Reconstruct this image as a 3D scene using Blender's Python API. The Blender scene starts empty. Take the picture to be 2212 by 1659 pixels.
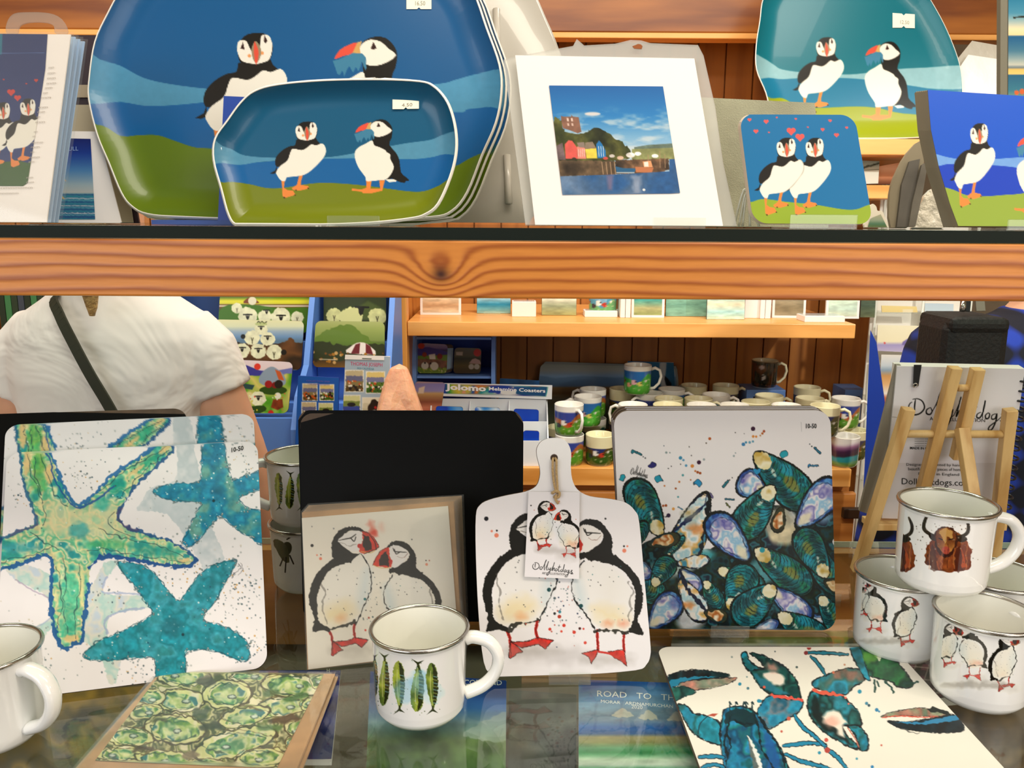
import bpy, math, random
import numpy as np
from mathutils import Vector, Matrix

# ---------------------------------------------------------------- camera
W, H, F = 2212, 1659, 1790.0
CAMZ = 1.5
PITCH, ROLL = math.radians(11.11), math.radians(0.34)
SC = bpy.context.scene
COL = SC.collection
RM = (Matrix.Rotation(math.pi/2 - PITCH, 3, 'X') @ Matrix.Rotation(ROLL, 3, 'Z'))
RN = np.array(RM)
cam = bpy.data.cameras.new('camera'); camo = bpy.data.objects.new('camera', cam); COL.objects.link(camo)
camo.matrix_world = Matrix.Translation((0, 0, CAMZ)) @ RM.to_4x4()
cam.sensor_width = 36; cam.lens = F / W * 36; cam.clip_start = 0.02
SC.camera = camo
SC.view_settings.view_transform = 'Standard'; SC.view_settings.look = 'None'
SC.view_settings.gamma = 1; SC.view_settings.use_curve_mapping = False
SC.view_settings.exposure = -0.16

# ---------------------------------------------------------------- world and lights
wd = bpy.data.worlds.new('world'); SC.world = wd; wd.use_nodes = True
wd.node_tree.nodes['Background'].inputs[0].default_value = (1.0, .95, .88, 1)
wd.node_tree.nodes['Background'].inputs[1].default_value = 0.26
def area(name, loc, target, size, size_y, power, color):
    l = bpy.data.lights.new(name, 'AREA'); l.shape = 'RECTANGLE'; l.size = size; l.size_y = size_y
    l.energy = power; l.color = color
    o = bpy.data.objects.new(name, l); COL.objects.link(o); o.location = loc
    d = Vector(target) - Vector(loc); o.rotation_euler = d.to_track_quat('-Z', 'Y').to_euler()
    return o
area('window_light', (-1.7, -1.55, 1.95), (0, .8, 1.15), 1.9, 1.3, 31, (.93, .97, 1.0))
area('window_light', (1.5, -1.55, 1.95), (.2, .9, 1.2), 1.3, 1.3, 20, (1.0, .96, .9))
area('ceiling_light', (-.2, 1.35, 2.52), (-.2, 1.5, 1.0), 2.4, .35, 32, (1.0, .93, .8))
area('ceiling_light', (.5, .1, 2.52), (.5, .5, 1.1), 1.4, .3, 20, (1.0, .9, .75))
def spot(name, loc, target, power, color, ang=50, r=.04):
    l = bpy.data.lights.new(name, 'SPOT'); l.energy = power; l.color = color; l.spot_size = math.radians(ang)
    l.spot_blend = .6; l.shadow_soft_size = r
    o = bpy.data.objects.new(name, l); COL.objects.link(o); o.location = loc
    o.rotation_euler = (Vector(target) - Vector(loc)).to_track_quat('-Z', 'Y').to_euler(); return o
spot('spot_light', (1.5, .4, 2.45), (1.05, 1.9, 1.1), 90, (1, .97, .9), 50)  # added spot standing in for window light on the card rack
spot('spot_light', (.35, 1.15, 2.5), (.35, 1.98, 1.0), 23, (1, .95, .85), 60)
spot('spot_light', (1.7, -.2, 2.1), (.5, .85, 1.1), 22, (1, .88, .7), 55)

# ---------------------------------------------------------------- pixel <-> place helpers
CAMP = np.array([0, 0, CAMZ])
def rays(px, py):
    px = np.asarray(px, float); py = np.asarray(py, float)
    d = np.stack([(px - W/2)/F, -(py - H/2)/F, -np.ones_like(px)], -1)
    return d @ RN.T
def proj(P):
    q = (np.asarray(P, float) - CAMP) @ RN
    return W/2 + F*q[..., 0]/-q[..., 2], H/2 - F*q[..., 1]/-q[..., 2]
class Pl:
    """a plane in the shop: origin, u to the right, v up along the surface, n towards the viewer"""
    def __init__(s, o, u, v):
        s.o = np.array(o, float); s.u = np.array(u, float)/np.linalg.norm(u)
        v = np.array(v, float); v = v - s.u*(v @ s.u); s.v = v/np.linalg.norm(v)
        s.n = np.cross(s.u, s.v); s.z0 = None
    def hit(s, px, py, off=0.0):
        d = rays(px, py); t = ((s.o + s.n*off - CAMP) @ s.n)/(d @ s.n)
        P = CAMP + d*t[..., None] - s.o
        return P @ s.u, P @ s.v
    def at(s, a, b, off=0.0):
        a = np.asarray(a, float)[..., None]; b = np.asarray(b, float)[..., None]
        off = np.asarray(off, float)[..., None] if np.ndim(off) else off
        return s.o + a*s.u + b*s.v + off*s.n
    def shift(s, d):
        p = Pl(s.o + s.n*d, s.u, s.v); p.z0 = s.z0; return p
    def clamp(s, O):
        if s.z0 is not None: O = O.copy(); O[:, 1] = np.maximum(O[:, 1], (s.z0 - s.o[2] - O[:, 0]*s.u[2])/s.v[2])
        return O
def hp(px, py, z):
    d = rays(px, py); return CAMP + d*((z - CAMZ)/d[..., 2])[..., None]
def hy(px, py, y):
    d = rays(px, py); return CAMP + d*(y/d[..., 1])[..., None]
def lean_at(y0, z0, lean, yaw=0.0, x0=0.0):
    """standing panel whose foot line passes (x0,y0,z0); leans back by lean degrees, turned by yaw degrees"""
    a, b = math.radians(lean), math.radians(yaw)
    u = np.array([math.cos(b), math.sin(b), 0]); k = np.array([-math.sin(b), math.cos(b), 0])
    p = Pl((x0, y0, z0), u, np.array([0, 0, 1])*math.cos(a) + k*math.sin(a)); p.z0 = z0; return p
def lean_px(z0, bl, br, lean=None, top=None, hgt=None):
    """foot line through two points of the support; lean given, or found so that the panel of height hgt ends at top"""
    A = hp(*bl, z0); B = hp(*br, z0)
    def mk(l):
        return lean_at(A[1], z0, l, math.degrees(math.atan2(B[1]-A[1], B[0]-A[0])), A[0])
    if lean is None:
        best = None
        for l in np.arange(0, 60, .5):
            e = abs(mk(l).hit(*top)[1] - hgt)
            if best is None or e < best[0]: best = (e, l)
        lean = best[1]
    return mk(lean)
def flat(z): return Pl((0, 0, z), (1, 0, 0), (0, 1, 0))

# ---------------------------------------------------------------- colour
def lin(c):
    c = np.asarray(c, float); return np.where(c <= .04045, c/12.92, ((c + .055)/1.055)**2.4)
def hx(h):
    if not isinstance(h, str): return np.array(h, float)
    return np.array([int(h[i:i+2], 16) for i in (0, 2, 4)])/255.0
def L4(h): return (*lin(hx(h)), 1)

# ---------------------------------------------------------------- materials
MATS = {}
def mat(name, col='ffffff', rough=.5, metal=0, spec=.5, coat=0, alpha=1, emit=0, bump=0, bscale=60, var=0, vscale=8, sss=0):
    if name in MATS: return MATS[name]
    m = bpy.data.materials.new(name); m.use_nodes = True; nt = m.node_tree; b = nt.nodes['Principled BSDF']
    b.inputs['Base Color'].default_value = L4(col); b.inputs['Roughness'].default_value = rough
    b.inputs['Metallic'].default_value = metal; b.inputs['Specular IOR Level'].default_value = spec
    b.inputs['Coat Weight'].default_value = coat; b.inputs['Alpha'].default_value = alpha
    if sss: b.inputs['Subsurface Weight'].default_value = sss; b.inputs['Subsurface Scale'].default_value = .02
    if emit: b.inputs['Emission Color'].default_value = L4(col); b.inputs['Emission Strength'].default_value = emit
    if bump or var:
        tc = nt.nodes.new('ShaderNodeTexCoord'); n = nt.nodes.new('ShaderNodeTexNoise'); n.inputs['Scale'].default_value = bscale
        n.inputs['Detail'].default_value = 4; nt.links.new(tc.outputs['Object'], n.inputs['Vector'])
        if bump:
            bp = nt.nodes.new('ShaderNodeBump'); bp.inputs['Strength'].default_value = bump; bp.inputs['Distance'].default_value = .01
            nt.links.new(n.outputs['Fac'], bp.inputs['Height']); nt.links.new(bp.outputs[0], b.inputs['Normal'])
        if var:
            n2 = nt.nodes.new('ShaderNodeTexNoise'); n2.inputs['Scale'].default_value = vscale; n2.inputs['Detail'].default_value = 5
            nt.links.new(tc.outputs['Object'], n2.inputs['Vector'])
            r = nt.nodes.new('ShaderNodeValToRGB'); c = hx(col)
            r.color_ramp.elements[0].color = L4(np.clip(c*(1-var), 0, 1)); r.color_ramp.elements[1].color = L4(np.clip(c*(1+var), 0, 1))
            r.color_ramp.elements[0].position = .3; r.color_ramp.elements[1].position = .7
            nt.links.new(n2.outputs['Fac'], r.inputs[0]); nt.links.new(r.outputs[0], b.inputs['Base Color'])
    MATS[name] = m; return m
def attr_mat(name, rough=.35, coat=0.0, spec=.5, bump=0):
    """printed surface: the ink colours are stored on the mesh"""
    if name in MATS: return MATS[name]
    m = mat(name, 'ffffff', rough, 0, spec, coat, bump=bump, bscale=300); nt = m.node_tree
    a = nt.nodes.new('ShaderNodeAttribute'); a.attribute_name = 'Col'
    nt.links.new(a.outputs['Color'], nt.nodes['Principled BSDF'].inputs['Base Color']); return m
def clear_mat(name, tint=(1, 1, 1), ior=1.45, rough=.03, haze=0.0):
    """clear sheet: light passes, the surface mirrors by Fresnel"""
    if name in MATS: return MATS[name]
    m = bpy.data.materials.new(name); m.use_nodes = True; nt = m.node_tree; nt.nodes.clear()
    out = nt.nodes.new('ShaderNodeOutputMaterial'); t = nt.nodes.new('ShaderNodeBsdfTransparent'); g = nt.nodes.new('ShaderNodeBsdfGlossy')
    f = nt.nodes.new('ShaderNodeFresnel'); x = nt.nodes.new('ShaderNodeMixShader')
    t.inputs[0].default_value = (*tint, 1); g.inputs['Roughness'].default_value = rough; f.inputs[0].default_value = ior
    ge = nt.nodes.new('ShaderNodeNewGeometry'); mr = nt.nodes.new('ShaderNodeMapRange'); nt.links.new(ge.outputs['Backfacing'], mr.inputs[0])
    mr.inputs[3].default_value = ior; mr.inputs[4].default_value = 1/ior; nt.links.new(mr.outputs[0], f.inputs[0])  # thin sheet: same mirror from both sides
    nt.links.new(f.outputs[0], x.inputs[0]); nt.links.new(t.outputs[0], x.inputs[1]); nt.links.new(g.outputs[0], x.inputs[2])
    last = x
    if haze:
        d = nt.nodes.new('ShaderNodeBsdfDiffuse'); d.inputs[0].default_value = (.8, .8, .76, 1); y = nt.nodes.new('ShaderNodeMixShader')
        y.inputs[0].default_value = haze; nt.links.new(x.outputs[0], y.inputs[1]); nt.links.new(d.outputs[0], y.inputs[2]); last = y
    nt.links.new(last.outputs[0], out.inputs[0]); MATS[name] = m; return m
def wood(name, c1, c2, c3, axis='X', scale=1.0, rough=.4, knots=(), coat=.15, vor=0, gf=3.2, ka=1.6):
    """pine with long grain along axis; knots = ((x,y,z,size), ...) bend the grain; vor = scattered knots"""
    if name in MATS: return MATS[name]
    m = bpy.data.materials.new(name); m.use_nodes = True; nt = m.node_tree; N = nt.nodes; Lk = nt.links.new; b = N['Principled BSDF']
    tc = N.new('ShaderNodeTexCoord'); mp = N.new('ShaderNodeMapping')
    s = {'X': (1.1, 9, 9), 'Y': (9, 1.1, 9), 'Z': (9, 9, 1.1)}[axis]
    mp.inputs['Scale'].default_value = [q*scale for q in s]; Lk(tc.outputs['Object'], mp.inputs[0])
    n = N.new('ShaderNodeTexNoise'); n.inputs['Scale'].default_value = 1.2; n.inputs['Detail'].default_value = 3; Lk(mp.outputs[0], n.inputs['Vector'])
    def M(op, a, c, cl=False):
        q = N.new('ShaderNodeMath'); q.operation = op; q.use_clamp = cl
        for i, z in enumerate((a, c)):
            if z is None: continue
            if isinstance(z, (int, float)): q.inputs[i].default_value = z
            else: Lk(z, q.inputs[i])
        return q.outputs[0]
    sep = N.new('ShaderNodeSeparateXYZ'); Lk(mp.outputs[0], sep.inputs[0])
    gax = {'X': 'Z', 'Y': 'X', 'Z': 'X'}[axis]
    ph = M('ADD', M('MULTIPLY', sep.outputs[gax], gf), M('MULTIPLY', n.outputs['Fac'], 6.0))
    kfac = None
    for (kx, ky, kz, ks) in knots:
        vm = N.new('ShaderNodeVectorMath'); vm.operation = 'SUBTRACT'; Lk(tc.outputs['Object'], vm.inputs[0]); vm.inputs[1].default_value = (kx, ky, kz)
        ml = N.new('ShaderNodeVectorMath'); ml.operation = 'MULTIPLY'; Lk(vm.outputs[0], ml.inputs[0]); ml.inputs[1].default_value = (.8, 0, 1) if axis == 'X' else (1, 0, .5)
        ln = N.new('ShaderNodeVectorMath'); ln.operation = 'LENGTH'; Lk(ml.outputs[0], ln.inputs[0])
        r2 = M('DIVIDE', ln.outputs['Value'], ks)
        e = M('POWER', 2.718, M('MULTIPLY', M('MULTIPLY', r2, r2), -1.0))
        ph = M('ADD', ph, M('MULTIPLY', e, ka))
        k2 = M('POWER', 2.718, M('MULTIPLY', M('MULTIPLY', r2, r2), -9.0)); kfac = k2 if kfac is None else M('MAXIMUM', kfac, k2)
    sn = M('ADD', M('MULTIPLY', M('SINE', M('MULTIPLY', ph, 2.2), None), .5), .5)
    f = N.new('ShaderNodeTexNoise'); f.inputs['Scale'].default_value = 14; f.inputs['Detail'].default_value = 5; Lk(mp.outputs[0], f.inputs['Vector'])
    fac = M('ADD', M('MULTIPLY', M('POWER', sn, 2.2), .75), M('MULTIPLY', f.outputs['Fac'], .35), True)
    r = N.new('ShaderNodeValToRGB'); Lk(fac, r.inputs[0]); r.color_ramp.elements[0].color = L4(c1); r.color_ramp.elements[1].color = L4(c2)
    r.color_ramp.elements[0].position = .12; r.color_ramp.elements[1].position = .95
    colr = r.outputs[0]
    if vor:
        v = N.new('ShaderNodeTexVoronoi'); v.inputs['Scale'].default_value = vor; mp2 = N.new('ShaderNodeMapping')
        mp2.inputs['Scale'].default_value = (1, .05, .6); Lk(tc.outputs['Object'], mp2.inputs[0]); Lk(mp2.outputs[0], v.inputs['Vector'])
        vf = M('POWER', M('SUBTRACT', 1.0, M('MULTIPLY', v.outputs['Distance'], 3.2), True), 2.0, True)
        kfac = vf if kfac is None else M('MAXIMUM', kfac, vf)
    if kfac is not None:
        mx = N.new('ShaderNodeMix'); mx.data_type = 'RGBA'; Lk(kfac, mx.inputs[0]); Lk(colr, mx.inputs[6]); mx.inputs[7].default_value = L4(c3); colr = mx.outputs[2]
    Lk(colr, b.inputs['Base Color']); b.inputs['Roughness'].default_value = rough; b.inputs['Coat Weight'].default_value = coat
    b.inputs['Coat Roughness'].default_value = .25
    bp = N.new('ShaderNodeBump'); bp.inputs['Strength'].default_value = .12; bp.inputs['Distance'].default_value = .002; Lk(fac, bp.inputs['Height']); Lk(bp.outputs[0], b.inputs['Normal'])
    MATS[name] = m; return m

# ---------------------------------------------------------------- objects
def link(name, me, m, parent=None, smooth=True):
    o = bpy.data.objects.new(name, me); COL.objects.link(o)
    for mm in (m if isinstance(m, (list, tuple)) else [m]): me.materials.append(mm)
    if parent is not None:
        o.parent = parent; o.matrix_parent_inverse = Matrix.Translation(parent.location).inverted()
    return o
def thing(name, label, cat, loc=(0, 0, 0), group=None):
    o = bpy.data.objects.new(name, None); COL.objects.link(o); o.empty_display_size = .02
    o.location = [float(q) for q in loc]; return tag(o, label, cat, group)
def tag(o, label, cat, group=None):
    o['label'] = label; o['category'] = cat
    if group: o['group'] = group
    return o
def struct(o): o['kind'] = 'structure'; return o
def lab(o, s): o['label'] = s; return o
def np_mesh(name, co, quads, m, parent=None, cols=None, smooth=True, mi=None):
    me = bpy.data.meshes.new(name); co = np.asarray(co, np.float32).reshape(-1, 3); q = np.asarray(quads, np.int32); k = q.shape[1]
    me.vertices.add(len(co)); me.vertices.foreach_set('co', co.ravel())
    me.loops.add(q.size); me.loops.foreach_set('vertex_index', q.ravel())
    me.polygons.add(len(q)); me.polygons.foreach_set('loop_start', np.arange(0, q.size, k, dtype=np.int32))
    me.update(calc_edges=True); me.validate()
    me.polygons.foreach_set('use_smooth', np.full(len(me.polygons), smooth))
    if cols is not None:
        a = me.attributes.new('Col', 'FLOAT_COLOR', 'POINT'); c = np.ones((len(co), 4), np.float32); c[:, :3] = lin(np.clip(cols, 0, 1))*.86
        a.data.foreach_set('color', c.ravel())
    return link(name, me, m, parent)
class MB:
    def __init__(s): s.v = []; s.f = []; s.sm = []
    def add(s, vs, fs, sm=False):
        n = len(s.v); s.v += [tuple(float(c) for c in p) for p in vs]; s.f += [tuple(i+n for i in f) for f in fs]; s.sm += [sm]*len(fs); return s
    def box(s, c, d, R=None):
        c = np.array(c, float); h = np.array(d, float)/2; R = np.eye(3) if R is None else np.array(R)
        vs = [c + R @ (h*np.array([x, y, z])) for x in (-1, 1) for y in (-1, 1) for z in (-1, 1)]
        return s.add(vs, [(0, 1, 3, 2), (4, 6, 7, 5), (0, 4, 5, 1), (2, 3, 7, 6), (0, 2, 6, 4), (1, 5, 7, 3)])
    def b2(s, lo, hi):
        lo = np.array(lo, float); hi = np.array(hi, float); return s.box((lo+hi)/2, hi-lo)
    def bar(s, p, q, w, t, up=(0, 1, 0)):
        """a square-cut stick from p to q: w across, t along up"""
        p = np.array(p, float); q = np.array(q, float); d = q-p; L = np.linalg.norm(d); d = d/L
        up = np.array(up, float); up = up - d*(up @ d); up /= np.linalg.norm(up); sd = np.cross(d, up)
        return s.box((p+q)/2, (L, w, t), np.stack([d, sd, up], 1))
    def tube(s, pts, r, k=10, caps=True, closed=False):
        P = np.array(pts, float); n = len(P); r = np.full(n, r) if np.ndim(r) == 0 else np.array(r, float)
        T = np.gradient(P, axis=0) if not closed else np.roll(P, -1, 0) - np.roll(P, 1, 0)
        T /= np.linalg.norm(T, axis=1)[:, None] + 1e-12
        a = np.array([0, 0, 1.0]) if abs(T[0][2]) < .9 else np.array([1.0, 0, 0]); nrm = np.cross(T[0], a); nrm /= np.linalg.norm(nrm)
        vs = []
        for i in range(n):
            nrm = nrm - T[i]*(nrm @ T[i]); nrm /= np.linalg.norm(nrm); bn = np.cross(T[i], nrm)
            for j in range(k):
                t = 2*math.pi*j/k; vs.append(P[i] + r[i]*(math.cos(t)*nrm + math.sin(t)*bn))
        fs = [(i*k+j, i*k+(j+1) % k, ((i+1) % n)*k+(j+1) % k, ((i+1) % n)*k+j) for i in range(n if closed else n-1) for j in range(k)]
        if caps and not closed: fs += [tuple(range(k))[::-1], tuple((n-1)*k+j for j in range(k))]
        return s.add(vs, fs, True)
    def lathe(s, c, prof, k=40, sx=1, sy=1, cap0=False, cap1=False):
        vs = [(c[0]+r*math.cos(2*math.pi*j/k)*sx, c[1]+r*math.sin(2*math.pi*j/k)*sy, c[2]+z) for r, z in prof for j in range(k)]
        fs = [(i*k+j, i*k+(j+1) % k, (i+1)*k+(j+1) % k, (i+1)*k+j) for i in range(len(prof)-1) for j in range(k)]
        if cap0: fs.append(tuple(range(k))[::-1])
        if cap1: fs.append(tuple((len(prof)-1)*k+j for j in range(k)))
        return s.add(vs, fs, True)
    def prism(s, front, back):
        n = len(front); return s.add(list(front)+list(back), [tuple(range(n)), tuple(range(2*n-1, n-1, -1))] + [(i, i+n, (i+1) % n+n, (i+1) % n) for i in range(n)])
    def ball(s, c, r, k=14, sc=(1, 1, 1)):
        m = k//2; vs = []
        for i in range(m+1):
            a = math.pi*i/m
            for j in range(k):
                b = 2*math.pi*j/k; vs.append((c[0]+r*sc[0]*math.sin(a)*math.cos(b), c[1]+r*sc[1]*math.sin(a)*math.sin(b), c[2]+r*sc[2]*math.cos(a)))
        return s.add(vs, [(i*k+j, (i+1)*k+j, (i+1)*k+(j+1) % k, i*k+(j+1) % k) for i in range(m) for j in range(k)], True)
    def build(s, name, m, parent=None, bevel=0, local=False, remesh=0, smoothit=0):
        me = bpy.data.meshes.new(name); me.from_pydata(s.v, [], s.f); me.update(); me.validate()
        if len(me.polygons) == len(s.sm): me.polygons.foreach_set('use_smooth', s.sm)
        o = link(name, me, m, parent)
        if local and parent is not None: o.matrix_parent_inverse = Matrix.Identity(4)
        if remesh:
            r = o.modifiers.new('r', 'REMESH'); r.mode = 'VOXEL'; r.voxel_size = remesh; r.use_smooth_shade = True
            if smoothit: q = o.modifiers.new('s', 'SMOOTH'); q.factor = .5; q.iterations = smoothit
            dg = bpy.context.evaluated_depsgraph_get(); me2 = bpy.data.meshes.new_from_object(o.evaluated_get(dg)); o.modifiers.clear(); o.data = me2
            me2.name = name
            me2.polygons.foreach_set('use_smooth', np.ones(len(me2.polygons), bool))
            if not me2.materials: me2.materials.append(m)
        if bevel:
            b = o.modifiers.new('bevel', 'BEVEL'); b.width = bevel; b.segments = 2; b.limit_method = 'ANGLE'; b.angle_limit = math.radians(40)
        return o

# ---------------------------------------------------------------- painting of printed pictures (ink colours per mesh point)
def cr(pts, k=6, closed=True):
    P = np.array(pts, float); n = len(P); out = []
    rng = range(n) if closed else range(n-1)
    for i in rng:
        if closed: a, b, c, d = P[(i-1) % n], P[i], P[(i+1) % n], P[(i+2) % n]
        else: a, b, c, d = P[max(i-1, 0)], P[i], P[i+1], P[min(i+2, n-1)]
        for j in range(k):
            t = j/k; out.append(.5*(2*b + (c-a)*t + (2*a-5*b+4*c-d)*t*t + (3*b-a-3*c+d)*t**3))
    if not closed: out.append(P[-1])
    return np.array(out)
def vnoise(x, y, s, seed=0):
    x = x/s; y = y/s; xi = np.floor(x).astype(np.int64); yi = np.floor(y).astype(np.int64); fx = x-xi; fy = y-yi
    fx = fx*fx*(3-2*fx); fy = fy*fy*(3-2*fy)
    def h(a, b):
        n = (a*374761393 + b*668265263 + seed*974634777) & 0x7fffffff; n = ((n ^ (n >> 13))*1274126177) & 0x7fffffff
        return ((n ^ (n >> 16)) & 0xffff)/65535.0
    return (h(xi, yi)*(1-fx) + h(xi+1, yi)*fx)*(1-fy) + (h(xi, yi+1)*(1-fx) + h(xi+1, yi+1)*fx)*fy
def fbm(x, y, s, seed=0, o=3):
    t = 0; a = 1; w = 0
    for i in range(o): t = t + a*vnoise(x, y, s/2**i, seed+i*17); w += a; a *= .5
    return t/w
def segdist(x, y, P, closed):
    n = len(P); best = np.full(x.shape, 1e9); tt = np.zeros(x.shape)
    for i in range(n if closed else n-1):
        a = P[i]; b = P[(i+1) % n]; dx, dy = b-a; L = dx*dx+dy*dy + 1e-12
        t = np.clip(((x-a[0])*dx + (y-a[1])*dy)/L, 0, 1); d = (x-a[0]-t*dx)**2 + (y-a[1]-t*dy)**2
        m = d < best; best = np.where(m, d, best); tt = np.where(m, i+t, tt)
    return np.sqrt(best), tt/max(1, n-1)
def inside(x, y, P):
    c = np.zeros(x.shape, bool); n = len(P)
    for i in range(n):
        a = P[i]; b = P[(i+1) % n]
        if a[1] == b[1]: continue
        c ^= ((a[1] > y) != (b[1] > y)) & (x < (b[0]-a[0])*(y-a[1])/(b[1]-a[1]) + a[0])
    return c
class Art:
    def __init__(s, X, Y, base='ffffff'):
        s.X, s.Y = X, Y; s.C = np.empty((len(X), 3)); s.C[:] = hx(base); s.t(); s.aa = 1.2
    def t(s, sx=1, ox=0, oy=0, sy=None, rot=0):
        s.sx, s.sy, s.ox, s.oy = sx, (abs(sx) if sy is None else sy), ox, oy; s.ro = math.radians(rot); return s
    def P(s, pts):
        p = np.array(pts, float).reshape(-1, 2); c, q = math.cos(s.ro), math.sin(s.ro); x = p[:, 0]*s.sx; y = p[:, 1]*s.sy
        return np.stack([x*c-y*q + s.ox, x*q+y*c + s.oy], 1)
    def _sel(s, P, pad):
        lo = P.min(0)-pad; hi = P.max(0)+pad
        return np.nonzero((s.X > lo[0]) & (s.X < hi[0]) & (s.Y > lo[1]) & (s.Y < hi[1]))[0]
    def _put(s, i, m, col, x, y, tex, a):
        if isinstance(col, list):
            c = [hx(q) for q in col]; f = fbm(x, y, 26*abs(s.sx)/.36 if s.sx else 26, len(i) % 97, 3)
            f = np.clip((f-.25)/.5, 0, .999)*(len(c)-1); k = f.astype(int); g = (f-k)[:, None]; c = np.array(c); cc = c[k]*(1-g)+c[np.minimum(k+1, len(c)-1)]*g
        else: cc = hx(col)[None, :]
        if tex: cc = cc*(1 + tex*(fbm(x, y, 9, 5)[:, None]-.5)*2)
        m = (m*a)[:, None]; s.C[i] = s.C[i]*(1-m) + cc*m
    def poly(s, pts, col, a=1, sm=0, wob=0, tex=0, soft=None, raw=False):
        P = np.array(pts, float) if raw else s.P(pts)
        if sm: P = cr(P, sm)
        pad = 3 + wob + (soft or 0); i = s._sel(P, pad)
        if not len(i): return s
        x, y = s.X[i], s.Y[i]; xx, yy = x, y
        if wob: xx = x + (vnoise(x, y, max(2, wob*2.5), 3)-.5)*2*wob; yy = y + (vnoise(x, y, max(2, wob*2.5), 4)-.5)*2*wob
        d, _ = segdist(xx, yy, P, True); ins = inside(xx, yy, P); sd = np.where(ins, d, -d)
        s._put(i, np.clip(.5+sd/(soft or s.aa), 0, 1), col, x, y, tex, a); return s
    def line(s, pts, w, col, a=1, sm=4, wob=0, taper=0, closed=False, rough=0):
        P = s.P(pts); w = w*(abs(s.sx)+abs(s.sy))/2
        if sm and len(P) > 2: P = cr(P, sm, closed)
        i = s._sel(P, w+3+wob)
        if not len(i): return s
        x, y = s.X[i], s.Y[i]; xx, yy = x, y
        if wob: xx = x + (vnoise(x, y, max(2, wob*3), 7)-.5)*2*wob; yy = y + (vnoise(x, y, max(2, wob*3), 8)-.5)*2*wob
        d, t = segdist(xx, yy, P, closed); ww = w/2*np.ones_like(d)
        if taper: ww = ww*(1-taper*np.abs(2*t-1)**2)
        if rough: ww = ww*(1+rough*(vnoise(x, y, 5, 9)-.5)*2)
        m = np.clip(.5+(ww-d)/s.aa, 0, 1)*np.minimum(1, ww*2/s.aa+.25); s._put(i, m, col, x, y, 0, a); return s
    def ell(s, cx, cy, rx, ry, col, rot=0, a=1, soft=None, tex=0, wob=0):
        t = np.linspace(0, 2*math.pi, 25)[:-1]; c, q = math.cos(math.radians(rot)), math.sin(math.radians(rot))
        p = [(cx+rx*math.cos(k)*c-ry*math.sin(k)*q, cy+rx*math.cos(k)*q+ry*math.sin(k)*c) for k in t]
        return s.poly(p, col, a, 0, wob, tex, soft)
    def dots(s, L, col=None):
        for d in L:
            p = s.P([(d[0], d[1])])[0]; r = d[2]*(abs(s.sx)+abs(s.sy))/2; i = s._sel(p[None], r+3)
            if len(i): s._put(i, np.clip(.5+(r-np.hypot(s.X[i]-p[0], s.Y[i]-p[1]))/s.aa, 0, 1), d[3] if len(d) > 3 else col, s.X[i], s.Y[i], 0, 1)
        return s
    def speck(s, n, box, r, cols, seed, pts=None, a=1):
        R = random.Random(seed); x0, y0, x1, y1 = box; P = None if pts is None else np.array(pts, float)
        for k in range(n):
            x, y = R.uniform(x0, x1), R.uniform(y0, y1)
            if P is not None and not inside(np.array([x]), np.array([y]), P)[0]: continue
            s.dots([(x, y, R.uniform(*r), R.choice(cols))])
        return s
    def fill(s, fn): s.C[:] = fn(s.X, s.Y, s.C); return s
    def bandY(s, stops, x=None):
        """colour ramp down the picture: [(y, colour), ...]"""
        y = (s.Y if x is None else s.X); ys = [p[0] for p in stops]; c = np.array([hx(p[1]) for p in stops])
        for k in range(3): s.C[:, k] = np.interp(y, ys, c[:, k])
        return s

def rquad(pl, c, r=0.0, k=8, off=0.0):
    """rounded outline (plane coordinates) of the four-cornered shape seen at pixels c (TL, TR, BR, BL)"""
    a, b = pl.hit([p[0] for p in c], [p[1] for p in c], off); Q = pl.clamp(np.stack([a, b], 1))
    if not r: return Q
    out = []
    for i in range(4):
        p, q, n = Q[i], Q[i-1], Q[(i+1) % 4]; d1 = (q-p)/np.linalg.norm(q-p); d2 = (n-p)/np.linalg.norm(n-p)
        A = p+d1*r; B = p+d2*r
        ang = math.acos(np.clip(d1@d2, -1, 1)); ctr = p+(d1+d2)/np.linalg.norm(d1+d2)*(r/math.cos(ang/2)) if 0 else A+B-p
        for j in range(k+1):
            t = j/k; th = t*math.pi/2; out.append(ctr + (A-ctr)*math.cos(th) + (B-ctr)*math.sin(th))
    return np.array(out)
def outl(pl, pts, sm=0, off=0.0):
    P = np.array(pts, float)
    if sm: P = cr(P, sm)
    a, b = pl.hit(P[:, 0], P[:, 1], off); return pl.clamp(np.stack([a, b], 1))
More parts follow.
